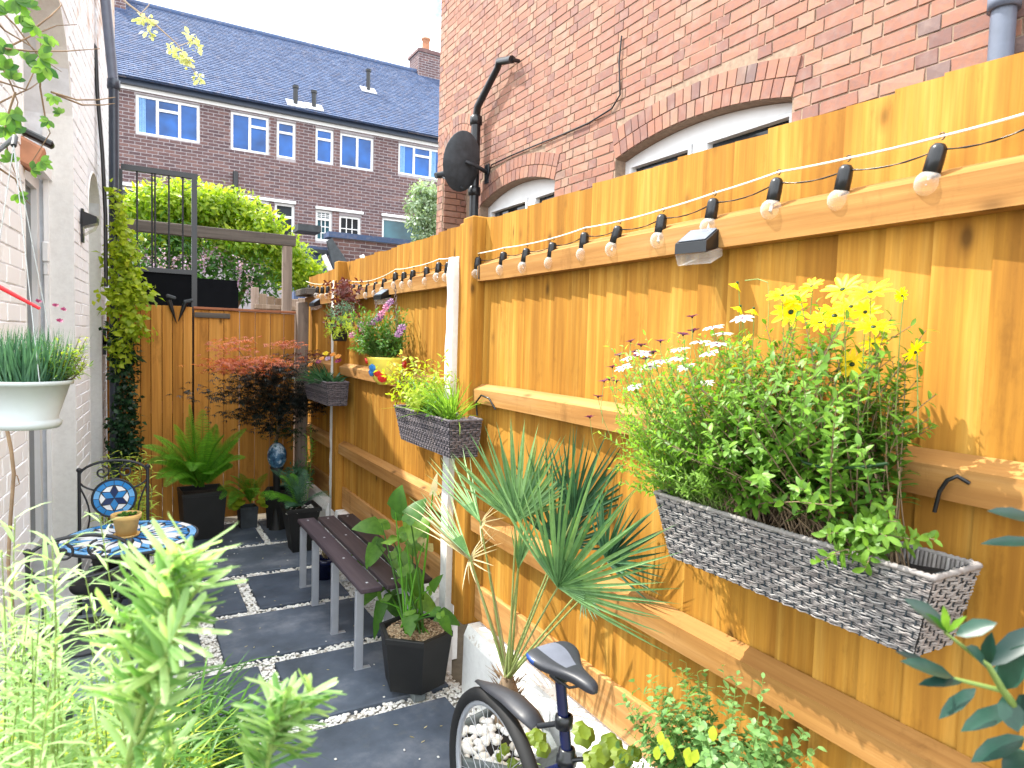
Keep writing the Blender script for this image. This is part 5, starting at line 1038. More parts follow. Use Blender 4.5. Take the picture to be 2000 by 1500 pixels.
# ================================================================== FAN PALM IN STONE PLANTER
pp = thing('fan_palm', 'fan palm with long stalks growing from a grey hexagonal planter of pebbles', 'potted palm', (1.19, 2.08, 0)); pc = (1.19, 2.05, 0)
polypot(pp, pc, .17, .205, 0.0, .25, 6, M['stonepot'], rot=.25, rim=.003, inset=.035)
pb = MB(); p_ = scatter(pc[0]-.19, pc[0]+.19, pc[1]-.19, pc[1]+.19, 260, lambda p: (np.hypot(p[:, 0]-pc[0], p[:, 1]-pc[1]) < .165)); pebbles(pb, p_, .225, .010, .024, .75); pb.build('pebbles', M['pebble'], pp, kind='stuff')
P0 = XP(992, 1322, 1.27); m_ = MB(); m_.tube([A(P0[0]-.01, P0[1]-.01, .18), P0*1.0-A(0, 0, .05), P0], [.05, .042, .022], 9); tk = m_.build('trunk', M['twig'], pp)
m_ = MB(); n = 70; z = .24+(P0[2]-.22)*RNG.random(n); a = RNG.random(n)*6.28; Pq = np.stack([P0[0]+.04*np.cos(a), P0[1]+.04*np.sin(a), z], 1)
m_.leaves(Pq, np.stack([np.cos(a), np.sin(a), .9+RNG.random(n)], 1), A(0, 0, 1), .05+.03*RNG.random(n), .012, 'tri', curl=.2, fold=.3, tint=RNG.random(n)*.4); m_.build('husk', M['twig'], tk, kind='stuff')
def fan(hub, x, main, x2, nbl, spread, Lf_, mat, side=0.0, w=.015, cup=.12, stiff=.05):
    h = XP(*hub, x); tip = XP(*main, x2); d = unit(tip-h); L_ = np.linalg.norm(tip-h)*Lf_; view = unit(CC-h)
    nrm = unit(view+A(0, 0, .35)-d*np.dot(view, d)*1.0+side*A(0, 1, 0)); nrm = unit(nrm-d*np.dot(nrm, d)); s = np.cross(nrm, d)
    a = np.linspace(-spread, spread, nbl)+RNG.normal(size=nbl)*.012; D = d*np.cos(a)[:, None]+s*np.sin(a)[:, None]+nrm*(cup*np.abs(np.sin(a))+RNG.normal(size=nbl)*.03)[:, None]
    m_ = MB(); ln = L_*1.12*(1-.2*(np.abs(a)/max(spread, .1))**2)*(.88+.2*RNG.random(nbl)); N = nrm+s*(.35*((-1.0)**np.arange(nbl)))[:, None]
    m_.leaves(np.repeat(h[None], nbl, 0), D, N, ln, w*.82*(ln/L_), 'tri2', curl=stiff+.1*RNG.random(nbl), fold=.7, tint=.15+.85*RNG.random(nbl))
    # joined inner part of the fan
    k = np.linspace(-spread, spread, nbl*2+1); rr = L_*.26; V = [h]; 
    for i, t in enumerate(k): V.append(h+(d*np.cos(t)+s*np.sin(t)+nrm*(cup*abs(np.sin(t))+(.02 if i % 2 else -.012)))*rr*(1 if i % 2 == 0 else .93))
    m_.add(V, [[0, i+1, i+2] for i in range(len(k)-1)], tint=.35)
    f_ = m_.build('palm_frond', mat, pp)
    b_ = P0+A((random.random()-.5)*.02, (random.random()-.5)*.02, 0); mid = (b_+h)/2+A(0, 0, .01); mb_ = MB(); t = np.linspace(0, 1, 6)[:, None]
    mb_.tube((1-t)**2*b_+2*t*(1-t)*mid+t*t*h, np.linspace(.0055, .0028, 6), 6, tint=.3); mb_.build('stalk', M['g_stalk'] if mat is not M['g_dry'] else M['g_dry'], f_)
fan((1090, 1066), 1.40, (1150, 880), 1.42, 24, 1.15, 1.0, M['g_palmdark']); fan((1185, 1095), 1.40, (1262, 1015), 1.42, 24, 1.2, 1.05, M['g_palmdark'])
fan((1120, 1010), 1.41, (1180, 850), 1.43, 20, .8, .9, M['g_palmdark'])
fan((1008, 1018), 1.22, (1012, 850), 1.24, 30, 1.02, 1.08, M['g_palm']); fan((1090, 1146), 1.12, (1180, 1000), 1.14, 34, 1.28, 1.25, M['g_palm'])
fan((1020, 1010), 1.28, (1060, 870), 1.30, 18, .9, .9, M['g_palm'])
fan((938, 1020), 1.18, (862, 885), 1.16, 11, .28, 1.0, M['g_palm'], w=.010); fan((938, 1022), 1.19, (985, 1010), 1.2, 7, .9, .9, M['g_dry'], w=.006)
fan((916, 1092), 1.16, (825, 970), 1.14, 12, .25, 1.05, M['g_dry'], w=.010); fan((916, 1092), 1.17, (965, 1085), 1.18, 10, 1.1, .9, M['g_dry'], w=.008); fan((918, 1088), 1.15, (835, 960), 1.13, 7, .18, 1.1, M['g_palm'], w=.010)
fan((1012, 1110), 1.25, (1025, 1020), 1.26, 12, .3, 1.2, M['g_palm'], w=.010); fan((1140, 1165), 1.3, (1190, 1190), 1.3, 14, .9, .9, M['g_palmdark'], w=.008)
hu = thing('lime_heuchera', 'lime green lobed leaves at the foot of the palm behind the bicycle frame', 'plant', (1.15, 1.75, .25))
for k, (px, py, r) in enumerate([(1140, 1432, .050), (1195, 1455, .048), (1175, 1478, .050), (1215, 1480, .045), (1160, 1490, .05), (1050, 1440, .042), (1060, 1460, .04), (985, 1462, .026), (1000, 1490, .026), (1035, 1442, .03), (1240, 1470, .03), (975, 1478, .02)]):
    c = XP(px, py, 1.16 if px > 1020 else 1.1); r *= .82; m_ = MB(); n_ = unit(A(-.3+.3*random.random(), -.55, .8)); e1 = unit(np.cross(n_, A(0, 0, 1))); e2 = np.cross(n_, e1)
    a = np.linspace(0, 2*np.pi, 21)[:-1]; rr = r*(.92+.08*np.cos(a*7+1)+.05*np.cos(a*4))*(1-.35*(np.abs(a) < .2)); V = np.concatenate([[c], c+(e1*np.cos(a)[:, None]+e2*np.sin(a)[:, None])*rr[:, None]*.55+n_*.006, c+(e1*np.cos(a)[:, None]+e2*np.sin(a)[:, None])*rr[:, None]-n_*(.012*RNG.random(20))[:, None]])
    m_.add(V, [[1+i, 1+(i+1) % 20, 21+(i+1) % 20, 21+i] for i in range(20)], smooth=True, tint=.2+.7*random.random()); m_.add(V, [[0, 1+i, 1+(i+1) % 20] for i in range(20)], smooth=True, tint=.4); m_.build('leaf', M['g_heu'], hu)
S = MB()
for _ in range(10): S.tube([A(1.16, 1.95, .2), A(1.13, 1.6+.2*random.random(), .33), A(1.13, 1.4+.3*random.random(), .36)], .0022, 4, caps=False)
S.build('stalks', M['greenstem'], hu, kind='stuff')
# ================================================================== BICYCLE
bk_ = thing('bicycle', 'dark blue bicycle with grey and blue saddle and black rear mudguard', 'bicycle', (.98, 1.3, 0)); wc = A(.98, 1.73, .298)
wheel = MB(); a = np.linspace(0, 2*np.pi, 48, endpoint=False); circ = lambda r, x=0: np.stack([np.full(48, wc[0]+x), wc[1]+r*np.cos(a), wc[2]+r*np.sin(a)], 1)
wheel.tube(circ(.288), .0215, 10, closed=True); whl = wheel.build('tyre', M['rubber'], bk_)
m_ = MB(); m_.tube(circ(.262), .010, 8, closed=True); m_.build('rim', M['alu'], whl)
m_ = MB(); m_.tube([wc-A(.05, 0, 0), wc+A(.05, 0, 0)], .02, 10); m_.build('hub', M['alu'], whl)
m_ = MB()
for k in range(28): t = k*2*np.pi/28; s = 1 if k % 2 else -1; m_.tube([wc+A(.03*s, .018*math.cos(t+.9*s), .018*math.sin(t+.9*s)), wc+A(0, .26*math.cos(t), .26*math.sin(t))], .0011, 4, caps=False)
m_.build('spokes', M['alu'], whl, kind='stuff')
sp0 = XP(1094, 1322, .98); sp1 = A(.98, 1.36, .55); bb_ = A(.98, 1.28, .29)
m_ = MB(); m_.tube([sp0, sp0+(bb_-sp0)*.40], .0145, 12); m_.build('seat_post', M['bikeblue'], bk_)
seat_t = sp0+(bb_-sp0)*.36
m_ = MB(); m_.tube([seat_t, bb_], .018, 12); hd = A(.99, .55, .72); m_.tube([seat_t-A(0, 0, .05), hd+A(0, 0, .04)], .019, 12); m_.tube([bb_, hd-A(0, 0, .06)], .022, 12)
for s in (-1, 1): m_.tube([seat_t-A(0, 0, .02)+A(.02*s, 0, 0), wc+A(.055*s, 0, 0)], .009, 8); m_.tube([bb_+A(.03*s, 0, 0), wc+A(.055*s, 0, 0)], .010, 8)
m_.tube([hd+A(0, .02, .12), hd-A(0, .0, .16)], .023, 12); m_.build('frame', M['bikeblue'], bk_)
m_ = MB(); m_.lathe([(.020, -.022), (.027, -.02), (.027, .0), (.022, .004), (.022, .02), (.016, .022)], seat_t+A(0, 0, .0), 12); m_.tube([seat_t+A(.0, -.02, 0), seat_t+A(.03, -.03, .0)], .006, 6); m_.build('seat_clamp', M['blackpaint'], bk_)
m_ = MB(); m_.lathe([(.018, -.015), (.024, -.01), (.024, .018), (.018, .022)], seat_t+(sp0-seat_t)*.42, 12); m_.build('mudguard_clamp', M['blackpaint'], bk_)
# front wheel and bars, out of the photo's frame to the lower right
m_ = MB(); wf = A(.99, .40, .312); m_.tube(np.stack([np.full(48, wf[0]), wf[1]+.288*np.cos(a), wf[2]+.288*np.sin(a)], 1), .0215, 8, closed=True); m_.build('tyre', M['rubber'], bk_)
m_ = MB(); m_.tube([hd-A(0, 0, .1), wf], .014, 8); m_.build('fork', M['bikeblue'], bk_)
# saddle: lofted sections from nose to tail
def saddle():
    bpt = XP(1058, 1262, .96); npt = XP(1158, 1338, .98); ax = npt-bpt; L_ = np.linalg.norm(ax)*1.06; ax = unit(ax*A(1, 1, .55)); s = unit(np.cross(ax, A(0, 0, 1))); u = np.cross(s, ax)
    st = [(0, .030, .008, -.004), (.04, .060, .018, .0), (.12, .076, .026, .004), (.28, .078, .028, .002), (.42, .062, .026, -.004), (.56, .036, .024, -.008), (.72, .024, .022, -.008), (.88, .021, .022, -.010), (.97, .016, .018, -.013), (1.0, .006, .006, -.02)]
    n = 16; m_ = MB(); V = []
    for t, w, h, z in st:
        c = bpt+ax*(t*L_)+u*z
        for k in range(n):
            th = 2*np.pi*k/n; x = math.cos(th); y = math.sin(th); yy = h*.55*y if y > 0 else h*1.35*y*(.35+.65*abs(x))
            if y > 0.6 and abs(x) < .5 and .1 < t < .7: yy -= .004
            V.append(c+s*(w*math.copysign(abs(x)**.8, x))+u*yy)
    F = [[i*n+k, i*n+(k+1) % n, (i+1)*n+(k+1) % n, (i+1)*n+k] for i in range(len(st)-1) for k in range(n)]; F = np.array(F); mi = np.zeros(len(F), int)
    for j, f in enumerate(F):
        i, k = divmod(j, n)
        if 3 <= k <= 4 and i <= 4: mi[j] = 1
        if i <= 2 and (k in (7, 8, 9, 15, 14, 0)): mi[j] = 2
        if i == 0: mi[j] = 2
    m_.add(V, F, smooth=True); m_.mi[-1] = mi; m_.add(V[:n], [list(range(n))]); m_.add(V[-n:], [list(range(n))]); sd_ = m_.build('saddle', [M['saddle'], M['saddle_silver'], M['saddle_blue']], bk_)
    sub = sd_.modifiers.new('subdivide', 'SUBSURF'); sub.levels = 1; sub.render_levels = 2
    m_ = MB()
    for q in (-1, 1): m_.tube([bpt+ax*.03+s*.028*q-u*.02, bpt+ax*.09+s*.02*q-u*.042, bpt+ax*.14+s*.018*q-u*.042, bpt+ax*(L_*.85)+s*.006*q-u*.016], .0035, 6)
    m_.bevbox(sp0+A(0, 0, .006), (.045, .05, .028), .006); m_.build('saddle_rail', M['iron'], sd_)
saddle()
mg_pts = [XP(932, 1331, .985), XP(965, 1340, .985), XP(1000, 1358, .985), XP(1030, 1388, .985), XP(1052, 1418, .985)]; wds = [.008, .030, .038, .036, .024]
m_ = MB(); V = []
for p, w in zip(mg_pts, wds):
    for k in range(7): t = (k-3)/3; V.append(p+A(w*t, 0, 0)-A(0, 0, 1)*w*.45*t*t+A(0, .0, .004))
m_.add(V, [[i*7+k, i*7+k+1, (i+1)*7+k+1, (i+1)*7+k] for i in range(4) for k in range(6)], smooth=True); mgd = m_.build('mudguard', M['saddle'], bk_); sm = mgd.modifiers.new('thickness', 'SOLIDIFY'); sm.thickness = .003
m_ = MB(); m_.tube([mg_pts[-1], seat_t+(sp0-seat_t)*.42], .008, 6); m_.build('mudguard_arm', M['iron'], bk_)
# ================================================================== TERRACOTTA POT, OREGANO
tp = thing('terracotta_pot', 'terracotta pot of leafy oregano at the foot of the fence by the bicycle', 'potted plant', (1.28, 1.12, 0)); tcn = (1.27, 1.07)
m_ = MB(); m_.lathe([(.001, .0), (.095, .0), (.125, .44), (.140, .45), (.142, .49), (.132, .495), (.124, .49), (.12, .46)], (tcn[0], tcn[1], 0), 28); m_.build('pot', M['terracotta'], tp)
m_ = MB(); m_.lathe([(.122, .465), (.06, .472), (.001, .475)], (tcn[0], tcn[1], 0), 20); m_.build('soil', M['soil'], tp)
pb = MB(); p_ = scatter(tcn[0]-.13, tcn[0]+.13, tcn[1]-.13, tcn[1]+.13, 300, lambda p: np.hypot(p[:, 0]-tcn[0], p[:, 1]-tcn[1]) < .115); pebbles(pb, p_, .473, .004, .008); pb.build('gravel', M['bark'], tp, kind='stuff')
S, Lf = MB(), MB(); n = 170; B = np.stack([tcn[0]+.17*(RNG.random(n)-.5), tcn[1]+.17*(RNG.random(n)-.5), np.full(n, .47)], 1); r = RNG.random(n)
T = np.stack([tcn[0]+.28*(RNG.random(n)-.5)-.03, tcn[1]+.05+.44*(RNG.random(n)-.5), .57+.28*RNG.random(n)], 1); foliage(S, Lf, B, T, 20, .034, .021, sag=.02, shape='oval', t0=.2, a=.35, curl=.25, tint=(0, 1), r0=.0016)
for (px, py) in ((1330, 1310), (1450, 1320), (1475, 1325), (1215, 1362), (1250, 1370), (1600, 1330)): pass
T = np.array([XP(1330, 1308, 1.28), XP(1440, 1318, 1.30), XP(1490, 1325, 1.3), XP(1218, 1362, 1.18), XP(1245, 1385, 1.2)]); B = np.tile(A(tcn[0], tcn[1], .48), (5, 1)); foliage(S, Lf, B, T, 26, .030, .016, sag=.01, shape='oval', t0=.3, tint=(.2, 1), r0=.0018)
S.build('stems', M['greenstem'], tp, kind='stuff'); Lf.build('foliage', M['g_herb'], tp, kind='stuff')
S, Lf = MB(), MB()
for (px, py) in ((1290, 1448), (1302, 1462), (1282, 1476), (1308, 1476), (1340, 1478), (1355, 1482), (1392, 1440), (1344, 1490)): Lf.leaves(XP(px, py+8, 1.12), A(.1, .3*(random.random()-.5), 1), A(-1, -.4, .3), .034, .022, 'oval', curl=.1, tint=.8+.2*random.random())
Lf.build('large_leaves', M['g_yel'], tp, kind='stuff')
# ================================================================== POTS ALONG THE BACK
fp = thing('potted_fern', 'large bright green fern in a charcoal square pot in front of the gate panel', 'potted plant', (.55, 6.12, 0)); fc = A(.52, 6.05, .42)
polypot(fp, (.52, 6.05, 0), .20, .235, .0, .40, 4, M['blackpot'], rot=.85, rim=.004)
for (px, py, dr) in [(375, 790, .10), (360, 815, .15), (395, 800, .12), (300, 850, .35), (285, 872, .5), (315, 862, .45), (330, 895, .6), (440, 850, .35), (482, 838, .35), (470, 860, .4), (480, 895, .5), (455, 912, .65), (310, 935, .9), (325, 950, 1.0), (360, 945, 1.0), (415, 925, .9), (345, 830, .25), (420, 830, .25), (290, 905, .7), (380, 920, .9), (350, 850, .3), (410, 845, .2), (460, 890, .5)]:
    tip = YP(px, py, 5.95-.35*random.random()); d = tip-fc; L_ = np.linalg.norm(d)*1.05; dd = d; frond('frond', fp, fc+A(.04*(random.random()-.5), .04*(random.random()-.5), 0), dd, L_*1.05, M['g_fern'], dr*.9, 40, .125, .0125, (0, -.5, 1), tint=(.1, 1), r=.004)
sf = thing('small_potted_fern', 'small slate grey square pot with heart leaves and arching fern fronds', 'potted plant', (.89, 6.2, 0)); polypot(sf, (.90, 6.18, 0), .095, .105, 0, .19, 4, M['slatepot'], rot=.85, rim=.002)
fc2 = A(.92, 6.15, .22)
for (px, py, dr) in [(425, 958, .5), (440, 945, .5), (452, 930, .4), (430, 975, .7), (470, 925, .3), (500, 960, .6), (490, 935, .4), (445, 990, .8), (520, 925, .3)]:
    tip = YP(px, py, 5.8); d = tip-fc2; L_ = np.linalg.norm(d)*1.05; frond('frond', sf, fc2, d, L_, M['g_fern'], dr, 30, .085, .010, (0, -.5, 1), tint=(0, .9))
m_ = MB(); n = 34; a = RNG.random(n)*6.28; P = A(.90, 6.10, .20)+np.stack([.10*np.cos(a), .08*np.sin(a), .12*RNG.random(n)], 1); m_.leaves(P, np.stack([np.cos(a), np.sin(a)-.5, .3*RNG.random(n)], 1), A(0, -.4, 1), .075, .06, 'round', curl=.3, tint=RNG.random(n)); m_.build('leaves', M['g_yel'], sf, kind='stuff')
tpot = thing('tapered_pot_fern', 'tall tapered black pot with feathery asparagus fern at the far bench end', 'potted plant', (1.17, 5.33, 0)); pc2 = (1.175, 5.34, 0)
polypot(tpot, pc2, .105, .175, 0, .36, 4, M['blackpot'], rot=.80, rim=.014, inset=.03)
pb = MB(); p_ = scatter(1.05, 1.3, 5.22, 5.46, 120); pebbles(pb, p_, .33, .008, .014); pb.build('pebbles', M['pebble'], tpot, kind='stuff')
fc3 = A(1.175, 5.36, .35)
for k in range(26):
    px, py = 500+145*RNG.random(), 905+90*RNG.random(); tip = YP(px, py, 5.15+.35*RNG.random()); d = tip-fc3; L_ = np.linalg.norm(d); dr = .3+.5*RNG.random(); frond('frond', tpot, fc3+A(.05*(random.random()-.5), .05*(random.random()-.5), 0), d, L_, M['g_blue'] if k % 3 else M['g_fern'], dr, 26, .06, .006, (0, -.4, 1), tint=(0, .8), r=.002)
up_ = thing('tall_lily_shoots', 'upright leafy lily shoots with a pale tip in the shaded corner', 'plant', (1.3, 5.75, 0)); S, Lf = MB(), MB()
B = np.array([[1.28, 5.8, 0.0], [1.30, 5.85, 0], [1.25, 5.8, 0]]); T = np.array([YP(606, 830, 5.75), YP(598, 850, 5.8), YP(612, 862, 5.75)]); foliage(S, Lf, B, T, 60, .07, .010, shape='lance', t0=.4, a=.3, tint=(0, 1), tipbias=.9, r0=.005)
S.build('stems', M['greenstem'], up_, kind='stuff'); Lf.build('foliage', M['g_fern'], up_, kind='stuff')
lt_ = thing('corner_tub', 'low slate trough in the shaded corner under the maple with pale foliage', 'planter', (1.15, 6.1, 0))
polypot(lt_, (1.18, 6.08, 0), .14, .16, 0, .34, 6, M['blackpot'], rot=.2)
S, Lf = MB(), MB(); cloud(Lf, (1.28, 5.95, .46), (.13, .16, .13), 520, .05, .012, 'lance', (0, 1), shell=.2); Lf.build('foliage', M['g_blue'], lt_, kind='stuff')
bl = thing('small_dark_pot', 'small dark glazed pot of dry trailing stems under the far end of the bench', 'potted plant', (1.2, 4.55, 0)); polypot(bl, (1.19, 4.62, 0), .06, .085, 0, .15, 16, M['bikeblue'])
S, Lf = MB(), MB(); n = 26; B = np.tile(A(1.19, 4.62, .14), (n, 1)); T = B+np.stack([.14*(RNG.random(n)-.5), .2*(RNG.random(n)-.5), .02+.16*RNG.random(n)], 1); foliage(S, Lf, B, T, 9, .02, .006, tint=(0, .6)); S.build('stems', M['twig'], bl, kind='stuff'); Lf.build('foliage', M['g_dry'], bl, kind='stuff')
ob = thing('glazed_globe', 'blue and white swirled glazed globe on a dark stand under the maple', 'ornament', tuple(YP(541, 890, 6.0)));
oc = YP(541, 890, 6.0); m, nt, b, o = new_mat('swirled blue glaze'); v = coord(nt, (6, 6, 6)); nn = noise(nt, v, 2.2, 5, .6)
nt.links.new(ramp(nt, nn, [(.35, (.01, .03, .08)), (.5, (.06, .16, .28)), (.58, (.55, .65, .75)), (.66, (.05, .15, .2))]), b.inputs['Base Color']); b.inputs['Roughness'].default_value = .12
m_ = MB(); t = np.linspace(0, math.pi, 14); m_.lathe([(max(.001, .082*math.sin(q)), -.118*math.cos(q)) for q in t], oc, 22); m_.build('globe', m, ob)
m_ = MB(); m_.lathe([(.07, 0), (.05, .05), (.03, .2), (.03, oc[2]-.16), (.06, oc[2]-.10), (.02, oc[2]-.10)], (oc[0], oc[1], 0), 14); m_.build('stand', M['blackpot'], ob)
# ================================================================== JAPANESE MAPLE
mp2 = thing('japanese_maple', 'dark Japanese maple with red new leaf tips coloured as if sunlit in front of the back fence', 'tree', (1.12, 6.1, 0)); tb = A(1.13, 6.12, .32)
m_ = MB(); polyc = [tb, tb+A(-.02, 0, .3), tb+A(.02, -.02, .62), tb+A(-.03, -.03, .95), tb+A(-.05, -.05, 1.2)]; m_.tube(polyc, [.022, .018, .014, .010, .006], 8); m_.build('trunk', M['twig'], mp2)
tiers = [(455, 672, 30, 12, 'r_maple_sunlit', 70, 5.75), (475, 705, 45, 10, 'r_maple_sunlit', 110, 5.7), (525, 704, 40, 9, 'r_maple_sunlit', 70, 5.75), (520, 722, 50, 12, 'r_dark', 110, 5.8), (440, 712, 32, 10, 'r_maple_sunlit', 90, 5.7), (560, 672, 22, 9, 'r_maple_sunlit', 45, 5.9), (485, 722, 55, 9, 'r_maple_sunlit', 60, 5.75), (550, 715, 40, 14, 'r_dark', 90, 5.9), (600, 700, 42, 14, 'r_dusk', 60, 5.95), (630, 690, 25, 8, 'r_dusk', 25, 5.9),
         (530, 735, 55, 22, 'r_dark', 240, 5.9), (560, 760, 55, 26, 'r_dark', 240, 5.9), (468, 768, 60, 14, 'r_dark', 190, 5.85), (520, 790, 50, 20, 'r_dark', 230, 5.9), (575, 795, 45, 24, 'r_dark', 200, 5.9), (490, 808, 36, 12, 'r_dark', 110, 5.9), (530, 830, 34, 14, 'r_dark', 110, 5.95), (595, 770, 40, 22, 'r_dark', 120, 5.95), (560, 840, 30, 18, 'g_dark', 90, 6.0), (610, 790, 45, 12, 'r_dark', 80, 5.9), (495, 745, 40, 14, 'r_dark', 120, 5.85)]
mbs = {}; br = MB()
for px, py, rx_, ry_, mt, n, yy in tiers:
    c = YP(px, py, yy); k = 6.4/FPX; mb_ = mbs.setdefault(mt, MB()); lobes = 5; n = int(n*1.15)
    br.tube([polyc[2] if py > 740 else polyc[3], (polyc[3]+c)/2+A(0, 0, -.03), c], [.007, .005, .002], 5, caps=False)
    cc = c+RNG.normal(size=(n, 3))*A(rx_*k*.62, .12, ry_*k*.50); base = RNG.random(n)*6.28
    for a in (-1.25, -.65, 0, .65, 1.25):
        D = np.stack([np.cos(base+a), np.sin(base+a), -.25+.1*RNG.normal(size=n)], 1); mb_.leaves(cc, D, A(0, 0, 1), (.058 if a == 0 else .046)*(.8+.4*RNG.random(n)), .010, 'small', curl=.2, tint=RNG.random(n))
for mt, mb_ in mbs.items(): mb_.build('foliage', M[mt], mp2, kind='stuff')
br.build('branches', M['twig'], mp2, kind='stuff')
# ================================================================== BAMBOO, CLIMBER
bm = thing('bamboo', 'yellow green bamboo clump behind the far bistro chair', 'plant', (-.06, 4.9, 0)); S, Lf = MB(), MB(); n = 26
B = np.stack([-.06+.16*(RNG.random(n)-.5), 4.95+.18*(RNG.random(n)-.5), np.zeros(n)], 1); T = np.array([YP(195+115*RNG.random(), 880+90*RNG.random(), 4.6+.5*RNG.random()) for _ in range(n)]); foliage(S, Lf, B, T, 26, .105, .014, shape='lance', t0=.35, a=.25, curl=.35, tint=(0, 1), r0=.003)
S.build('stems', M['greenstem'], bm, kind='stuff'); Lf.build('foliage', M['g_yel'], bm, kind='stuff')
polypot(bm, (-.06, 4.95, 0), .13, .16, 0, .28, 16, M['blackpot'])
cl = thing('climbing_vine', 'tall narrow climbing vine, coloured sunlit lime at the top and shaded dark below, beside the downpipe', 'climbing plant', (-.03, 6.2, 0))
m_ = MB(); stem = [YP(x, y, 6.22) for x, y in ((240, 960), (243, 800), (240, 700), (242, 600), (235, 500), (240, 420), (222, 368))]; m_.tube(stem, .008, 6); m_.build('stem', M['twig'], cl)
seg = [(222, 380, 10, 20), (236, 415, 14, 22), (238, 450, 20, 24), (244, 480, 24, 24), (232, 500, 30, 15), (246, 525, 28, 26), (240, 552, 36, 22), (262, 572, 38, 22), (238, 590, 36, 24), (255, 620, 30, 24), (262, 648, 34, 18), (240, 660, 22, 28), (236, 690, 20, 26)]
m1 = MB(); m2 = MB(); k = 6.7/FPX
for px, py, a, b_ in seg: cloud(m1, YP(px, py, 6.15), (a*k, .10, b_*k), int(a*b_*.17), .056, .044, 'small', (.2, 1.2), shell=.1, curl=.3)
for px, py, a, b_ in [(240, 680, 22, 30), (240, 720, 22, 34), (246, 770, 20, 40), (244, 820, 26, 36), (244, 860, 28, 36), (248, 890, 26, 26), (232, 650, 26, 20), (262, 700, 14, 12), (226, 830, 14, 12)]: cloud(m2, YP(px, py, 6.2), (a*k, .10, b_*k), int(a*b_*.30), .046, .030, 'small', (0, 1), shell=.1, curl=.3)
m1.build('foliage', M['g_yel'], cl, kind='stuff'); m2.build('lower_foliage', M['g_dark'], cl, kind='stuff')  # sunlit upper and shaded lower leaves are painted by leaf colour
# ================================================================== BISTRO SET
def scroll(mb_, c, r, a0, turns, s, u, rad=.005):
    t = np.linspace(0, 1, 22); rr = r*(1-.78*t); a = a0+turns*2*np.pi*t; mb_.tube(np.array([c+s*rr_*math.cos(q)+u*rr_*math.sin(q) for rr_, q in zip(rr, a)]), rad, 5)
def bistro(label, cx, y, w, ztop, seat_dir, med=True):
    t_ = thing('bistro_chair', label, 'chair', (cx, y+seat_dir*.2, 0), 'bistro chairs at the mosaic table'); s = A(1, 0, 0); u = A(0, 0, 1)
    L_, R_ = cx-w/2, cx+w/2; m_ = MB()
    for x in (L_, R_):
        m_.tube([(x, y-seat_dir*.02, ztop), (x, y, .44)], .008, 8); m_.lathe([(.001, .016), (.012, .01), (.014, 0), (.008, -.008)], (x, y-seat_dir*.02, ztop), 10)
    a = np.linspace(0, math.pi, 15); m_.tube(np.array([A(cx-w/2*math.cos(q), y-seat_dir*.02, ztop-.03+.075*math.sin(q)) for q in a]), .007, 6); m_.tube(np.array([A(cx-w/2*math.cos(q), y-seat_dir*.02, ztop-.05-.07*math.sin(q)) for q in a]), .005, 6)
    for sg_ in (-1, 1): scroll(m_, A(cx+sg_*.055, y-seat_dir*.02, ztop-.015), .036, 1.57, sg_*1.3, s, u)
    for sg_ in (-1, 1): m_.tube(np.array([A(cx+sg_*(w/2-.0-.045*math.sin(q)), y-seat_dir*.015, ztop-.08-.16*q/math.pi*2) for q in np.linspace(0, math.pi, 10)]), .0045, 5)
    m_.build('back_frame', M['iron'], t_)
    if med:
        mc = A(cx+.0, y-seat_dir*.015, ztop-.155); F = Fr(mc, (1, 0, 0), (0, -1, 0)); r1, r0 = .098, .070
        d_ = MB(); a = np.linspace(0, 2*np.pi, 32, endpoint=False); pr(d_, F, [(r1*math.cos(q), r1*math.sin(q)) for q in a], -.006, 0); md = d_.build('medallion', M['iron'], t_)
        d_ = MB(); d_.tube(np.array([F.p(.1*math.cos(q), .1*math.sin(q), 0) for q in a]), .006, 6, closed=True); d_.build('medallion_ring', M['iron'], md)
        for k in range(12):
            q0, q1 = k*np.pi/6+.02, (k+1)*np.pi/6-.02; P = [(r*math.cos(q), r*math.sin(q)) for r, q in ((r0, q0), (r0, (q0+q1)/2), (r0, q1), (r1-.004, q1), (r1-.004, (q0+q1)/2), (r1-.004, q0))]
            d_ = MB(); pr(d_, F, P, .0005, .003); d_.build('tile', M['t_blue'] if k % 5 else M['t_sky'], md)
        for k in range(6):
            q = k*np.pi/3+np.pi/6; pt = lambda r, a_: (r*math.cos(a_), r*math.sin(a_)); d_ = MB(); pr(d_, F, [pt(.003, q), pt(.037, q-.5), pt(.064, q), pt(.037, q+.5)], .0005, .0035); d_.build('tile', M['t_navy'] if k % 2 else M['t_blue'], md)
            q += np.pi/6; d_ = MB(); pr(d_, F, [pt(.040, q), pt(.065, q-.42), pt(.067, q), pt(.065, q+.42)], .0005, .0035); d_.build('tile', M['t_white'], md)
    m_ = MB(); sc_ = A(cx, y+seat_dir*.2, .44); m_.lathe([(.17, -.012), (.185, -.01), (.19, 0), (.18, .008), (.001, .010)], sc_, 28); m_.build('seat', M['iron'], t_)
    for x in (L_, R_):
        m_ = MB(); m_.tube([(x, y, .44), (x+(.0), y-seat_dir*.05, 0)], .008, 8); m_.build('leg', M['iron'], t_)
        m_ = MB(); m_.tube([(x*.9+cx*.1, y+seat_dir*.34, .43), (x, y+seat_dir*.40, 0)], .008, 8); m_.build('leg', M['iron'], t_)
    return t_
bistro('black wrought iron bistro chair with a blue mosaic star medallion, beyond the table', -.073, 4.02, .31, .975, -1)
bistro('black wrought iron bistro chair with scrolled back nearest the camera, in front of the table', -.165, 2.98, .33, .875, 1, med=False)
tb_ = thing('mosaic_table', 'round blue and white mosaic bistro table on black iron legs', 'table', (0, 3.62, 0)); tcx, tcy, tz = .0, 3.62, .715
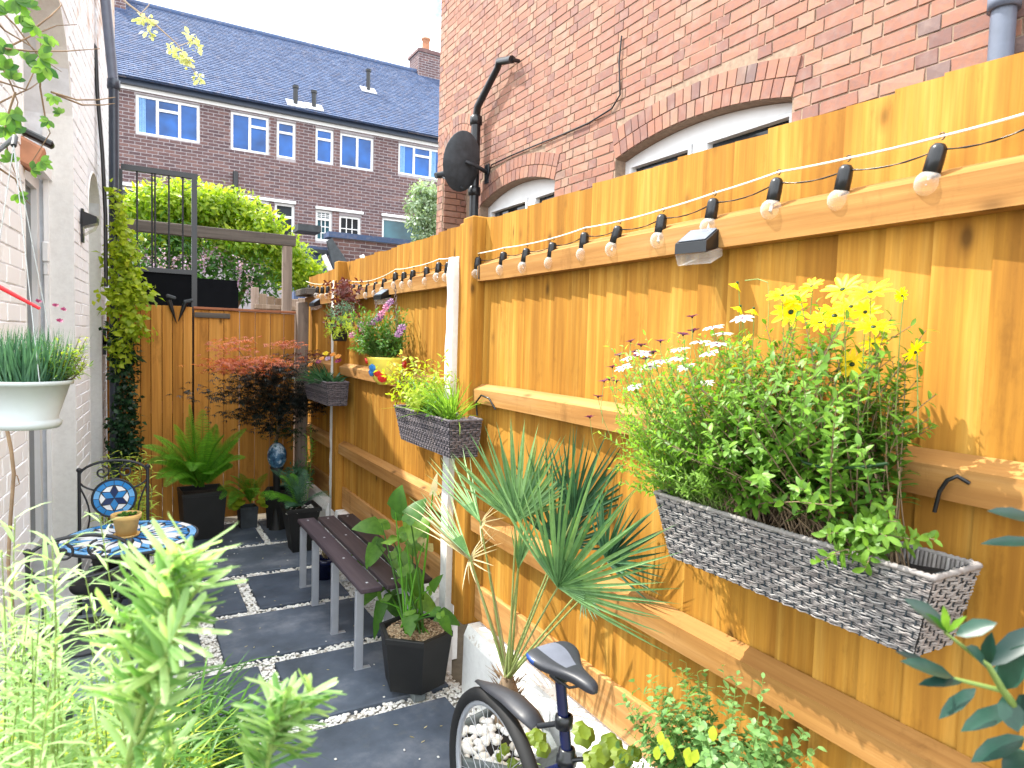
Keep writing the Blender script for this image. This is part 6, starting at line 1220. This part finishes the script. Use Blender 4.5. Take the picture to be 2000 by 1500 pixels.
m_ = MB(); m_.lathe([(.001, -.012), (.29, -.012), (.297, -.008), (.297, .002), (.290, .0035), (.289, -.0005), (.001, -.0005)], (tcx, tcy, tz), 48); top = m_.build('tabletop', M['iron'], tb_)
TF = Fr((tcx, tcy, tz), (1, 0, 0), (0, 1, 0)); ns_ = 20
def tt(poly, mt): m_ = MB(); m_.prism([A(tcx+x, tcy+y, tz) for x, y in poly], (0, 0, .004)); m_.build('tile', M[mt], top)
pt = lambda r, q: (r*math.cos(q), r*math.sin(q))
for k in range(ns_):
    q = k*2*np.pi/ns_; h = np.pi/ns_
    tt([pt(.012, q), pt(.085, q-h*.75), pt(.145, q), pt(.085, q+h*.75)], 't_navy' if k % 2 else 't_blue')
    tt([pt(.152, q), pt(.19, q-h*.55), pt(.245, q), pt(.19, q+h*.55)], 't_white' if k % 2 else 't_sky')
    tt([pt(.092, q+h), pt(.150, q+h*.15), pt(.188, q+h*.62), pt(.215, q+h), pt(.188, q+h*1.38), pt(.150, q+h*1.85)], 't_white')
    tt([pt(.222, q+h), pt(.245, q+h*.45), pt(.252, q+h), pt(.245, q+h*1.55)], 't_blue')
    tt([pt(.258, q+.01), pt(.258, q+h), pt(.258, q+2*h-.01), pt(.286, q+2*h-.01), pt(.286, q+h), pt(.286, q+.01)], ('t_sky', 't_white', 't_blue', 't_sky')[k % 4])
for k in range(3):
    q = k*2.094+.5; m_ = MB(); m_.tube([(tcx+.2*math.cos(q), tcy+.2*math.sin(q), tz-.012), (tcx+.05*math.cos(q), tcy+.05*math.sin(q), .4), (tcx+.24*math.cos(q), tcy+.24*math.sin(q), 0)], .009, 8); m_.build('leg', M['iron'], tb_)
m_ = MB(); m_.tube(ring_pts((tcx, tcy, .40), .06, 18), .006, 6, closed=True); m_.build('leg_ring', M['iron'], tb_)
yp = thing('ochre_pot', 'small yellow ochre pot of succulents on its saucer on the mosaic table', 'potted plant', (0, 3.6, tz)); yc = ZP(247, 1046, .722); yc = A(yc[0], yc[1], tz+.0055)
m_ = MB(); m_.lathe([(.001, .0), (.052, 0), (.058, .012), (.055, .012), (.048, .005), (.001, .005)], yc, 24); m_.build('saucer', M['yellowpot'], yp)
m_ = MB(); m_.lathe([(.001, .006), (.042, .006), (.056, .085), (.064, .087), (.066, .108), (.060, .109), (.057, .092)], yc, 26); m_.build('pot', M['yellowpot'], yp)
m_ = MB(); m_.lathe([(.058, .094), (.001, .099)], yc, 16); m_.build('soil', M['soil'], yp)
Lf = MB()
for k in range(9):
    c = yc+A(.042*math.cos(k*2.4)*(k/9)**.5, .042*math.sin(k*2.4)*(k/9)**.5, .098); a = np.arange(12)*2.4; Lf.leaves(np.repeat(c[None], 12, 0), np.stack([np.cos(a), np.sin(a), .5+.06*np.arange(12)], 1), A(0, 0, 1), .018, .008, 'oval', curl=-.2, fold=.3, tint=RNG.random(12))
Lf.build('succulents', M['g_mid'], yp, kind='stuff')
bx_ = thing('storage_box', 'grey green lidded box under the near bistro chair', 'box', (-.02, 3.1, 0))
m_ = MB(); m_.bevbox((-.03, 3.25, .20), (.34, .44, .38), .008); m_.build('box', M['boxgrey'], bx_); m_ = MB(); m_.bevbox((-.03, 3.25, .405), (.36, .46, .03), .006); m_.build('lid', M['boxgrey'], bx_)

# ================================================================== LEFT HANGING BASKET AND LAMP
hb = thing('hanging_basket', 'pale grey plastic hanging pot with grassy pinks on the left', 'hanging basket', (-.245, 2.2, 1.5)); hcn = YP(52, 745, 2.2); hcn = A(hcn[0], hcn[1], hcn[2])
m_ = MB(); m_.lathe([(.001, -.125), (.072, -.125), (.078, -.118), (.080, -.108), (.074, -.104), (.070, -.100), (.098, -.008), (.107, -.006), (.108, .004), (.104, .005), (.095, .001), (.085, -.02)], hcn, 36); m_.build('pot', M['whitepot'], hb)
m_ = MB(); m_.lathe([(.094, -.012), (.001, .0)], hcn, 18); m_.build('soil', M['soil'], hb)
Lf = MB(); n = 420; a = RNG.random(n)*6.28; r = .085*RNG.random(n)**.5; P = hcn+np.stack([r*np.cos(a), r*np.sin(a), np.zeros(n)-.004], 1); D = np.stack([.45*np.cos(a)*r/.08+.15*RNG.normal(size=n), .45*np.sin(a)*r/.08+.15*RNG.normal(size=n), np.ones(n)], 1)
Lf.leaves(P, D, np.stack([-np.cos(a), -np.sin(a), .3+0*a], 1), .09+.08*RNG.random(n), .0045, 'blade', curl=-.1-.2*RNG.random(n), fold=.4, tint=RNG.random(n)); Lf.build('grass_leaves', M['g_blue'], hb, kind='stuff')
S, Lf = MB(), MB(); n = 60; B = hcn+np.stack([.06*(RNG.random(n)-.2), .08*(RNG.random(n)-.5), np.zeros(n)], 1); T = hcn+np.stack([.02+.13*RNG.random(n), .14*(RNG.random(n)-.5), .02+.09*RNG.random(n)], 1); foliage(S, Lf, B, T, 12, .028, .005, shape='lance', tint=(0, 1), r0=.0012); S.build('stems', M['greenstem'], hb, kind='stuff'); Lf.build('foliage', M['g_bright'], hb, kind='stuff')
S, Lf = MB(), MB(); n = 16; B = hcn+np.stack([.05+.04*RNG.random(n), .05*(RNG.random(n)-.5), np.zeros(n)], 1); T = np.array([YP(110+62*RNG.random(), 650+75*RNG.random(), 2.16+.1*RNG.random()) for _ in range(n)]); foliage(S, Lf, B, T, 10, .020, .011, shape='oval', sag=-.03, tint=(.2, 1), r0=.0018, t0=.5); S.build('trailing_stems', M['chain'], hb, kind='stuff'); Lf.build('trailing_leaves', M['g_yel'], hb, kind='stuff')
for px, py in ((108, 598), (124, 606), (116, 628), (75, 590)): daisy(hb, YP(px, py, 2.18), (.2, -.6, .7), .009, 'f_magenta', 8, 'g_mid', .5, cup=.6)
m_ = MB(); hookp = A(hcn[0]-.02, hcn[1], hcn[2]+.62)
for k in range(3): q = k*2.094+.9; m_.tube([hcn+A(.104*math.cos(q), .104*math.sin(q), 0), hookp], .0012, 5)
m_.build('hanger', M['whitepot'], hb)
m_ = MB(); wl = LF.p(3.05, hookp[2]+.1, 0); m_.tube([hookp, hookp+A(0, .03, .03), wl+A(0, 0, .02)], .007, 6); m_.tube([wl+A(0, 0, .02), wl-A(0, 0, .25)], .007, 6); tag(m_.build('wall_bracket', M['iron']), 'black iron bracket arm carrying the pale hanging pot', 'bracket')
m_ = MB(); a, b_ = YP(-30, 545, 2.12), YP(78, 603, 2.14); m_.tube([a, b_], [.0065, .004], 8); tag(m_.build('plant_support', M['redstick']), 'bright red plastic stick slanting into the hanging pot', 'stick')
ln_ = thing('copper_lantern', 'copper coloured wall lantern on a black bracket inside the left arch', 'lantern', tuple(LF.p(3.6, 2.5, .1)))
c = YP(48, 300, 3.6); Rz = np.array([[.9, -.1, .42], [.1, 1, 0], [-.42, 0, .9]])
m_ = MB(); m_.bevbox(c, (.13, .10, .11), .012, R=Rz); m_.build('shade', M['terracotta'], ln_); m_ = MB(); m_.bevbox(c+A(.02, 0, .085), (.20, .06, .03), .008, R=[[.85, 0, .3], [0, 1, 0], [-.35, 0, .9]]); m_.build('bracket', M['blackpaint'], ln_)
m_ = MB(); m_.tube([c+A(-.06, 0, .08), LF.p(3.6, c[2]+.12, 0)], .012, 6); m_.tube([c-A(.04, 0, .06), c-A(.07, 0, .16)], [.03, .012], 8); m_.build('arm', M['iron'], ln_)
# vine and twigs, top left
tv = thing('trailing_vine', 'twiggy vine with lobed green leaves hanging over the top left corner', 'climbing plant', (-.35, 2.6, 2.4)); S, Lf = MB(), MB()
paths = [[(-30, -10), (30, 50), (75, 110), (120, 140)], [(-20, 30), (10, 60), (60, 90), (80, 110)], [(-30, 150), (50, 175), (80, 110), (78, 60)], [(80, 110), (78, 170), (90, 240), (98, 260), (60, 320)], [(0, 100), (60, 70), (110, 50), (150, 48)], [(10, 95), (60, 100), (130, 100), (195, 95)], [(60, 60), (100, 30), (120, 10), (105, -20)], [(100, 180), (150, 195), (190, 195), (225, 190)], [(110, 185), (160, 205), (200, 205), (224, 202)], [(-20, 90), (20, 160), (35, 200), (20, 260)], [(0, 330), (30, 350), (45, 385), (60, 400)], [(-20, 210), (20, 190), (60, 172), (90, 150)], [(30, 180), (10, 240), (15, 300), (30, 340)]]
for p in paths:
    y = 2.35+.5*random.random(); S.tube(np.array([YP(a, b_, y+.05*i) for i, (a, b_) in enumerate(p)]), np.linspace(.0035, .0012, len(p)), 5, caps=False)
m_ = MB()
for (px, py, s, mt) in [(15, 25, 1.3, 0), (40, 30, 1.1, 0), (68, 50, 1.1, 0), (78, 112, 1.2, 0), (100, 90, 1.0, 0), (88, 130, 1.4, 0), (50, 118, 1.1, 0), (8, 105, 1.3, 0), (12, 135, 1.2, 0), (25, 155, 1.1, 0), (105, 188, .8, 0), (20, 225, 1.3, 0), (38, 232, 1.3, 0), (10, 250, 1.1, 0), (30, 260, 1.2, 0), (118, 222, .7, 0), (95, 235, .8, 0), (80, 315, .9, 0), (62, 330, .9, 0), (20, 315, .9, 0), (35, 380, .9, 0), (100, 75, .9, 0), (30, 0, 1.3, 0), (55, 12, 1.1, 0)]:
    c = YP(px, py, 2.35+.4*random.random()); b0 = random.random()*6.28; k = 6
    for a in (-1.3, -.65, 0, .65, 1.3): m_.leaves(c, A(math.cos(b0+a), .4*(random.random()-.5), math.sin(b0+a)), A(.2, -.9, .3), .040*s*(1 if a == 0 else .8), .019*s, 'oval', curl=.1, tint=random.random())
m_.build('foliage', M['g_bright'], tv, kind='stuff'); S.build('twigs', M['twig'], tv, kind='stuff')
tw = thing('blossoming_twig', 'slender pale twig with small cream flower clusters against the far roof', 'twig', tuple(YP(330, 80, 2.4))); m_ = MB()
m_.tube(np.array([YP(x, y, 2.4) for x, y in ((180, -60), (250, 8), (300, 45), (345, 85), (370, 125), (388, 152))]), [.004, .003, .0025, .002, .0015, .001], 5); m_.tube(np.array([YP(x, y, 2.4) for x, y in ((272, 30), (291, 10), (293, -15))]), .0012, 4); m_.tube(np.array([YP(x, y, 2.4) for x, y in ((350, 90), (370, 82), (382, 75))]), .0012, 4); m_.tube(np.array([YP(x, y, 2.4) for x, y in ((285, 35), (290, 50), (292, 62))]), .0012, 4); m_.build('stem', M['pale_wood'], tw)
Lf = MB()
for px, py, n in ((275, 38, 7), (290, 40, 5), (292, 62, 4), (335, 98, 8), (350, 108, 7), (360, 115, 8), (380, 80, 6), (388, 95, 4), (372, 72, 4), (386, 152, 7), (365, 122, 6)): cloud(Lf, YP(px, py, 2.4), (.018, .02, .014), n*3, .016, .010, 'oval', (.5, 1), shell=.1)
Lf.build('blossom', M['f_cream'], tw, kind='stuff')
bv = thing('bare_vine_stem', 'bare brown vine stem climbing the white wall beneath the hanging pot', 'vine stem', tuple(YP(25, 1150, 2.7))); m_ = MB()
m_.tube(np.array([YP(x, y, 2.9) for x, y in ((0, 800), (12, 830), (22, 880), (27, 925), (20, 1020), (16, 1100), (24, 1180), (26, 1260), (24, 1700))]), .0065, 6); m_.tube(np.array([YP(x, y, 2.9) for x, y in ((27, 925), (34, 930), (38, 945), (30, 950))]), .0018, 4); m_.build('stem', M['twig'], bv)

# ================================================================== WISTERIA AND SHRUBS BEYOND
ws = thing('wisteria', 'big yellow green wisteria with hanging lilac racemes behind the railing gate', 'tree', (.6, 9.3, 0)); mA, mB_, mF = MB(), MB(), MB(); k = 9.4/FPX
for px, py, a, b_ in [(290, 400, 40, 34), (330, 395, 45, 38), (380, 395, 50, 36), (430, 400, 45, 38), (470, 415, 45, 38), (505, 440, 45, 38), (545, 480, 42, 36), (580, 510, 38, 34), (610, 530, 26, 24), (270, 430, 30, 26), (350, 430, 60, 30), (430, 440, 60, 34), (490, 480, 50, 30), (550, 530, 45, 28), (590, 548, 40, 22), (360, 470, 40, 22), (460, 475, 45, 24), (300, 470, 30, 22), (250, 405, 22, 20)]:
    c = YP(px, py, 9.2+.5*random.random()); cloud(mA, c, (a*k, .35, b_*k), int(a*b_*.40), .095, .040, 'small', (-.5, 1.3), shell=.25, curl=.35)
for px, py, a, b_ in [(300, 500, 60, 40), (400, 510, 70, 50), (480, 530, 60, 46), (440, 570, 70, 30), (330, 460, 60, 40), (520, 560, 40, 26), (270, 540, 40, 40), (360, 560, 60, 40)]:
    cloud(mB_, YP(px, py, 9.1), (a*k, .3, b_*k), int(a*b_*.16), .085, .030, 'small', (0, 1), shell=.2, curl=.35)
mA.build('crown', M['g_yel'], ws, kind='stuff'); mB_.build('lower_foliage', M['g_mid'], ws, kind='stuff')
for px, py, L_ in [(316, 485, 60), (340, 500, 40), (320, 520, 46), (338, 545, 44), (322, 555, 36), (470, 500, 40), (484, 520, 50), (466, 515, 36), (492, 548, 34), (360, 510, 34), (300, 500, 30), (398, 500, 30)]:
    c = YP(px, py, 8.6); n = 46; t = RNG.random(n); m_ = MB(); P = c+np.stack([RNG.normal(size=n)*.028*(1.1-t), RNG.normal(size=n)*.028*(1.1-t), -t*L_*k], 1); m_.leaves(P, RNG.normal(size=(n, 3)), A(0, 0, 1), .03, .022, 'oval', tint=RNG.random(n)); m_.build('raceme', M['f_lilac'], ws, kind='stuff')
m_ = MB(); m_.tube([(.9, 9.3, 0), (.85, 9.3, 1.2), (.6, 9.3, 2.2), (.3, 9.3, 2.9)], [.07, .055, .045, .03], 8); m_.tube([(.85, 9.3, 1.2), (1.3, 9.3, 2.3), (1.7, 9.3, 2.6)], [.045, .03, .02], 7); m_.build('trunk', M['twig'], ws)
shb = thing('silvery_shrub', 'loose silvery green tree against the terrace beside the brick corner', 'tree', (5.4, 13.0, 0)); mA = MB(); k = 13.4/FPX
for px, py, a, b_ in [(825, 375, 26, 22), (835, 405, 30, 26), (818, 430, 28, 24), (842, 440, 22, 30), (806, 400, 16, 12), (850, 380, 14, 24), (830, 465, 26, 16)]: cloud(mA, YP(px, py, 12.6), (a*k, .4, b_*k), int(a*b_*.75), .085, .042, 'small', (.2, 1.2), shell=.1)
mA.build('crown', M['g_silver'], shb, kind='stuff'); m_ = MB(); q = YP(835, 440, 12.6); m_.tube([(q[0], 12.6, 0), (q[0], 12.6, q[2])], [.06, .03], 7); m_.build('trunk', M['twig'], shb)

# ================================================================== FOREGROUND PLANTS
def rosemary(label, pts, depth, nb, Ln, W, side, mat='g_rose', base=None, n0=95):
    P = [RP(x, y, d) for (x, y), d in zip(pts, depth)]; t_ = thing('rosemary_bush', label, 'shrub', tuple(A(P[-1][0], P[-1][1], 0.3)), 'rosemary at the lower edge'); S, Lf = MB(), MB()
    P = np.array(P[::-1]); u = np.linspace(0, 1, 24); Q = np.array([[np.interp(q, np.linspace(0, 1, len(P)), P[:, i]) for i in range(3)] for q in u])
    S.tube(Q, np.linspace(.0038, .0016, 24), 7)
    def needles(Q, n, L_, a=.55):
        i = np.clip(RNG.random(n)**.8*(len(Q)-1.001), 0, len(Q)-1.01); i0 = i.astype(int); f = (i-i0)[:, None]; C = Q[i0]*(1-f)+Q[i0+1]*f; tan = unit(Q[i0+1]-Q[i0]); r = RNG.normal(size=(n, 3)); r = unit(r-tan*np.sum(r*tan, 1)[:, None])
        Lf.leaves(C, r+tan*(a+.3*RNG.random(n))[:, None], tan+A(0, 0, .3), L_*(.7+.5*RNG.random(n)), W, 'needle', curl=-.15+.5*RNG.random(n), fold=-.45, tint=np.clip(.25+.5*i/len(Q)+.35*RNG.normal(size=n), 0, 1))
    needles(Q, n0, Ln)
    for k in range(nb):
        j = random.randrange(2, 15); b_ = Q[j]; tan = unit(Q[j+1]-Q[j]); r = unit(RNG.normal(size=3)*A(1, .7, .5)); ln = side*(.5+.8*random.random()); e = b_+(tan*.75+r*.55)*ln; e[2] += .1*ln; br_ = np.array([b_, b_*.5+e*.5+r*ln*.08, e]); S.tube(br_, [.003, .002, .0012], 5, caps=False); needles(br_, int(11*ln/side)+8, Ln*.75)
    S.build('stems', M['greenstem'], t_, kind='stuff'); Lf.build('needles', M[mat], t_, kind='stuff'); return t_
rosemary('tall blurred rosemary sprig standing in front of the mosaic table', [(345, 1075), (335, 1120), (328, 1180), (312, 1265), (280, 1370), (248, 1500), (225, 1750)], [.62, .62, .62, .62, .62, .62, .62], 9, .062, .0078, .085, n0=105)
rosemary('short rosemary sprig at the bottom centre over the slate slabs', [(565, 1340), (548, 1400), (530, 1450), (520, 1500), (505, 1600)], [.66]*5, 4, .050, .0075, .05, n0=46)
def wisps(label, region, d0, d1, n, Ln, W, mat, cat='plant', nm='leafy_shrub', lean=(0, 0, 1), gy='leafy plants in the left bed'):
    x0, x1, y0, y1 = region; c = RP((x0+x1)/2, y1, (d0+d1)/2); t_ = thing(nm, label, cat, (c[0], c[1], 0), gy); S, Lf = MB(), MB()
    T = np.array([RP(x0+(x1-x0)*RNG.random(), y0+(y1-y0)*RNG.random(), d0+(d1-d0)*RNG.random()) for _ in range(n)]); B = T*A(1, 1, 0)+A(0, 0, 1)*np.maximum(T[:, 2:3]-.42-.2*RNG.random((n, 1)), .0)+np.concatenate([RNG.normal(size=(n, 2))*.05, np.zeros((n, 1))], 1)
    foliage(S, Lf, B, T, 26, Ln, W, shape='lance', t0=.35, a=.6, curl=.35, tint=(0, 1), r0=.0018, sag=.0); S.build('stems', M['greenstem'], t_, kind='stuff'); Lf.build('foliage', M[mat], t_, kind='stuff'); return t_
wisps('tall pale green willowy shoots against the white wall at the left edge', (-40, 150, 1010, 1330), .80, 1.1, 15, .075, .0085, 'g_rose')
wisps('slender shoot group rising left of the tall rosemary', (90, 200, 960, 1200), .95, 1.1, 5, .065, .0065, 'g_rose')
wisps('pale feathery shoots filling the lower left edge below the willowy shoots', (-60, 300, 1180, 1480), .75, 1.1, 26, .07, .0075, 'g_rose')
wisps('dense mid green shoots below the willowy shoots in the left bed', (-40, 260, 1330, 1560), .95, 1.35, 42, .055, .008, 'g_bright')
wisps('dark green leafy clump at the foot of the tall rosemary', (290, 420, 1400, 1560), 1.2, 1.5, 22, .075, .010, 'g_mid')
bs_ = thing('golden_sedge', 'golden yellow arching sedge in the bottom left corner', 'grass clump', (-.1, 1.3, .3)); Lf = MB()
for px, py, d in ((60, 1560, 1.1), (180, 1600, 1.15), (280, 1560, 1.25), (10, 1500, 1.2), (130, 1480, 1.35), (240, 1490, 1.4)):
    n = 130; c = RP(px, py, d); P = c+RNG.normal(size=(n, 3))*A(.03, .03, .01)-A(0, 0, .04); D = np.stack([RNG.normal(size=n), RNG.normal(size=n), .9+0*P[:, 0]], 1); Lf.leaves(P, D, A(0, 0, 1)+A(.1, 0, 0), .13+.12*RNG.random(n), .0065, 'blade', curl=.5+.4*RNG.random(n), fold=.4, tint=RNG.random(n))
Lf.build('blades', M['g_yel'], bs_, kind='stuff')
bs2 = thing('green_sedge', 'dark green strappy clump spilling onto the slabs right of the rosemary foot', 'grass clump', (.25, 2.0, 0)); Lf = MB()
for px, py, d in ((380, 1440, 1.9), (330, 1480, 1.7), (420, 1500, 1.75), (300, 1400, 1.9)):
    n = 90; c = RP(px, py, d); c[2] = max(c[2], .05); P = c+RNG.normal(size=(n, 3))*A(.04, .04, .01); D = np.stack([RNG.normal(size=n), RNG.normal(size=n), .9+0*P[:, 0]], 1); Lf.leaves(P, D, A(0, 0, 1)+A(.1, 0, 0), .18+.16*RNG.random(n), .010, 'blade', curl=.5+.4*RNG.random(n), fold=.4, tint=RNG.random(n))
Lf.build('blades', M['g_mid'], bs2, kind='stuff')
# raised bed carrying the foreground plants
rb = thing('raised_bed', 'weathered timber raised bed along the left filled with foreground plants', 'planter', (-.15, 1.6, 0))
for z in (.07, .20):
    m_ = MB(); m_.bevbox((.16, 1.45, z), (.035, 2.2, .125), .004); m_.build('board', M['grey_wood_h'], rb); m_ = MB(); m_.bevbox((-.20, 2.568, z), (.72, .035, .125), .004); m_.build('board', M['grey_wood_h'], rb)
m_ = MB(); m_.bb(-.6, .14, .3, 2.55, 0, .23); m_.build('soil', M['earth'], rb)
for k, (x, y) in enumerate(((.13, 2.53),)): m_ = MB(); m_.bevbox((x, y, .3), (.06, .06, .6), .006); m_.build('post', M['white_paint'], rb)
# laurel at the bottom right
ll = thing('laurel_branch', 'dark glossy laurel leaves with a fresh green tip reaching in at the lower right', 'shrub', tuple(RP(2050, 1500, .7))); br = MB(); br.tube([RP(2120, 1560, .75), RP(1960, 1350, .72), RP(1930, 1300, .70), RP(1845, 1235, .70)], [.006, .004, .003, .0015], 6, caps=False); br.tube([RP(2100, 1100, .8), RP(2020, 1030, .8)], .003, 5)
br.tube([RP(1960, 1350, .72), RP(1840, 1320, .72), RP(1790, 1300, .72)], [.003, .002, .001], 5, caps=False); br.build('branch', M['greenstem'], ll)
for (x0, y0, x1, y1, w, d, mt) in [(1850, 1230, 1780, 1168, .024, .70, 'g_laurel'), (1868, 1240, 1945, 1213, .022, .70, 'g_laurel'), (1850, 1236, 1818, 1196, .010, .69, 'g_bright'), (1850, 1236, 1882, 1203, .008, .69, 'g_bright'), (1848, 1232, 1846, 1190, .010, .69, 'g_bright'), (1930, 1300, 2040, 1215, .028, .72, 'g_laurel'), (1940, 1310, 2060, 1290, .030, .73, 'g_laurel'), (1925, 1300, 1898, 1262, .022, .70, 'g_laurel'), (1960, 1345, 2000, 1260, .032, .72, 'g_laurel'), (1925, 1300, 1935, 1240, .016, .71, 'g_laurel'),
      (1860, 1322, 1770, 1285, .022, .72, 'g_laurel'), (1880, 1330, 1800, 1330, .016, .72, 'g_laurel'), (1905, 1345, 1835, 1398, .018, .73, 'g_laurel'), (1960, 1360, 1990, 1430, .030, .73, 'g_laurel'), (1980, 1380, 1880, 1420, .024, .74, 'g_laurel'), (1990, 1400, 2030, 1360, .03, .72, 'g_laurel'), (2035, 1020, 1940, 990, .022, .8, 'g_laurel'), (2040, 1060, 1925, 1052, .018, .8, 'g_laurel'), (1830, 1310, 1760, 1268, .014, .73, 'g_laurel'), (2000, 1440, 1900, 1480, .026, .74, 'g_laurel'), (2010, 1470, 1960, 1500, .026, .74, 'g_laurel')]:
    a, b_ = RP(x0, y0, d), RP(x1, y1, d-.02); m_ = MB(); m_.leaves(a, b_-a, unit(CC-a)+A(0, 0, .6), np.linalg.norm(b_-a)*1.02, w*.85, 'oval', curl=.12, fold=.3, tint=random.random()); m_.build('leaf', M[mt], ll)
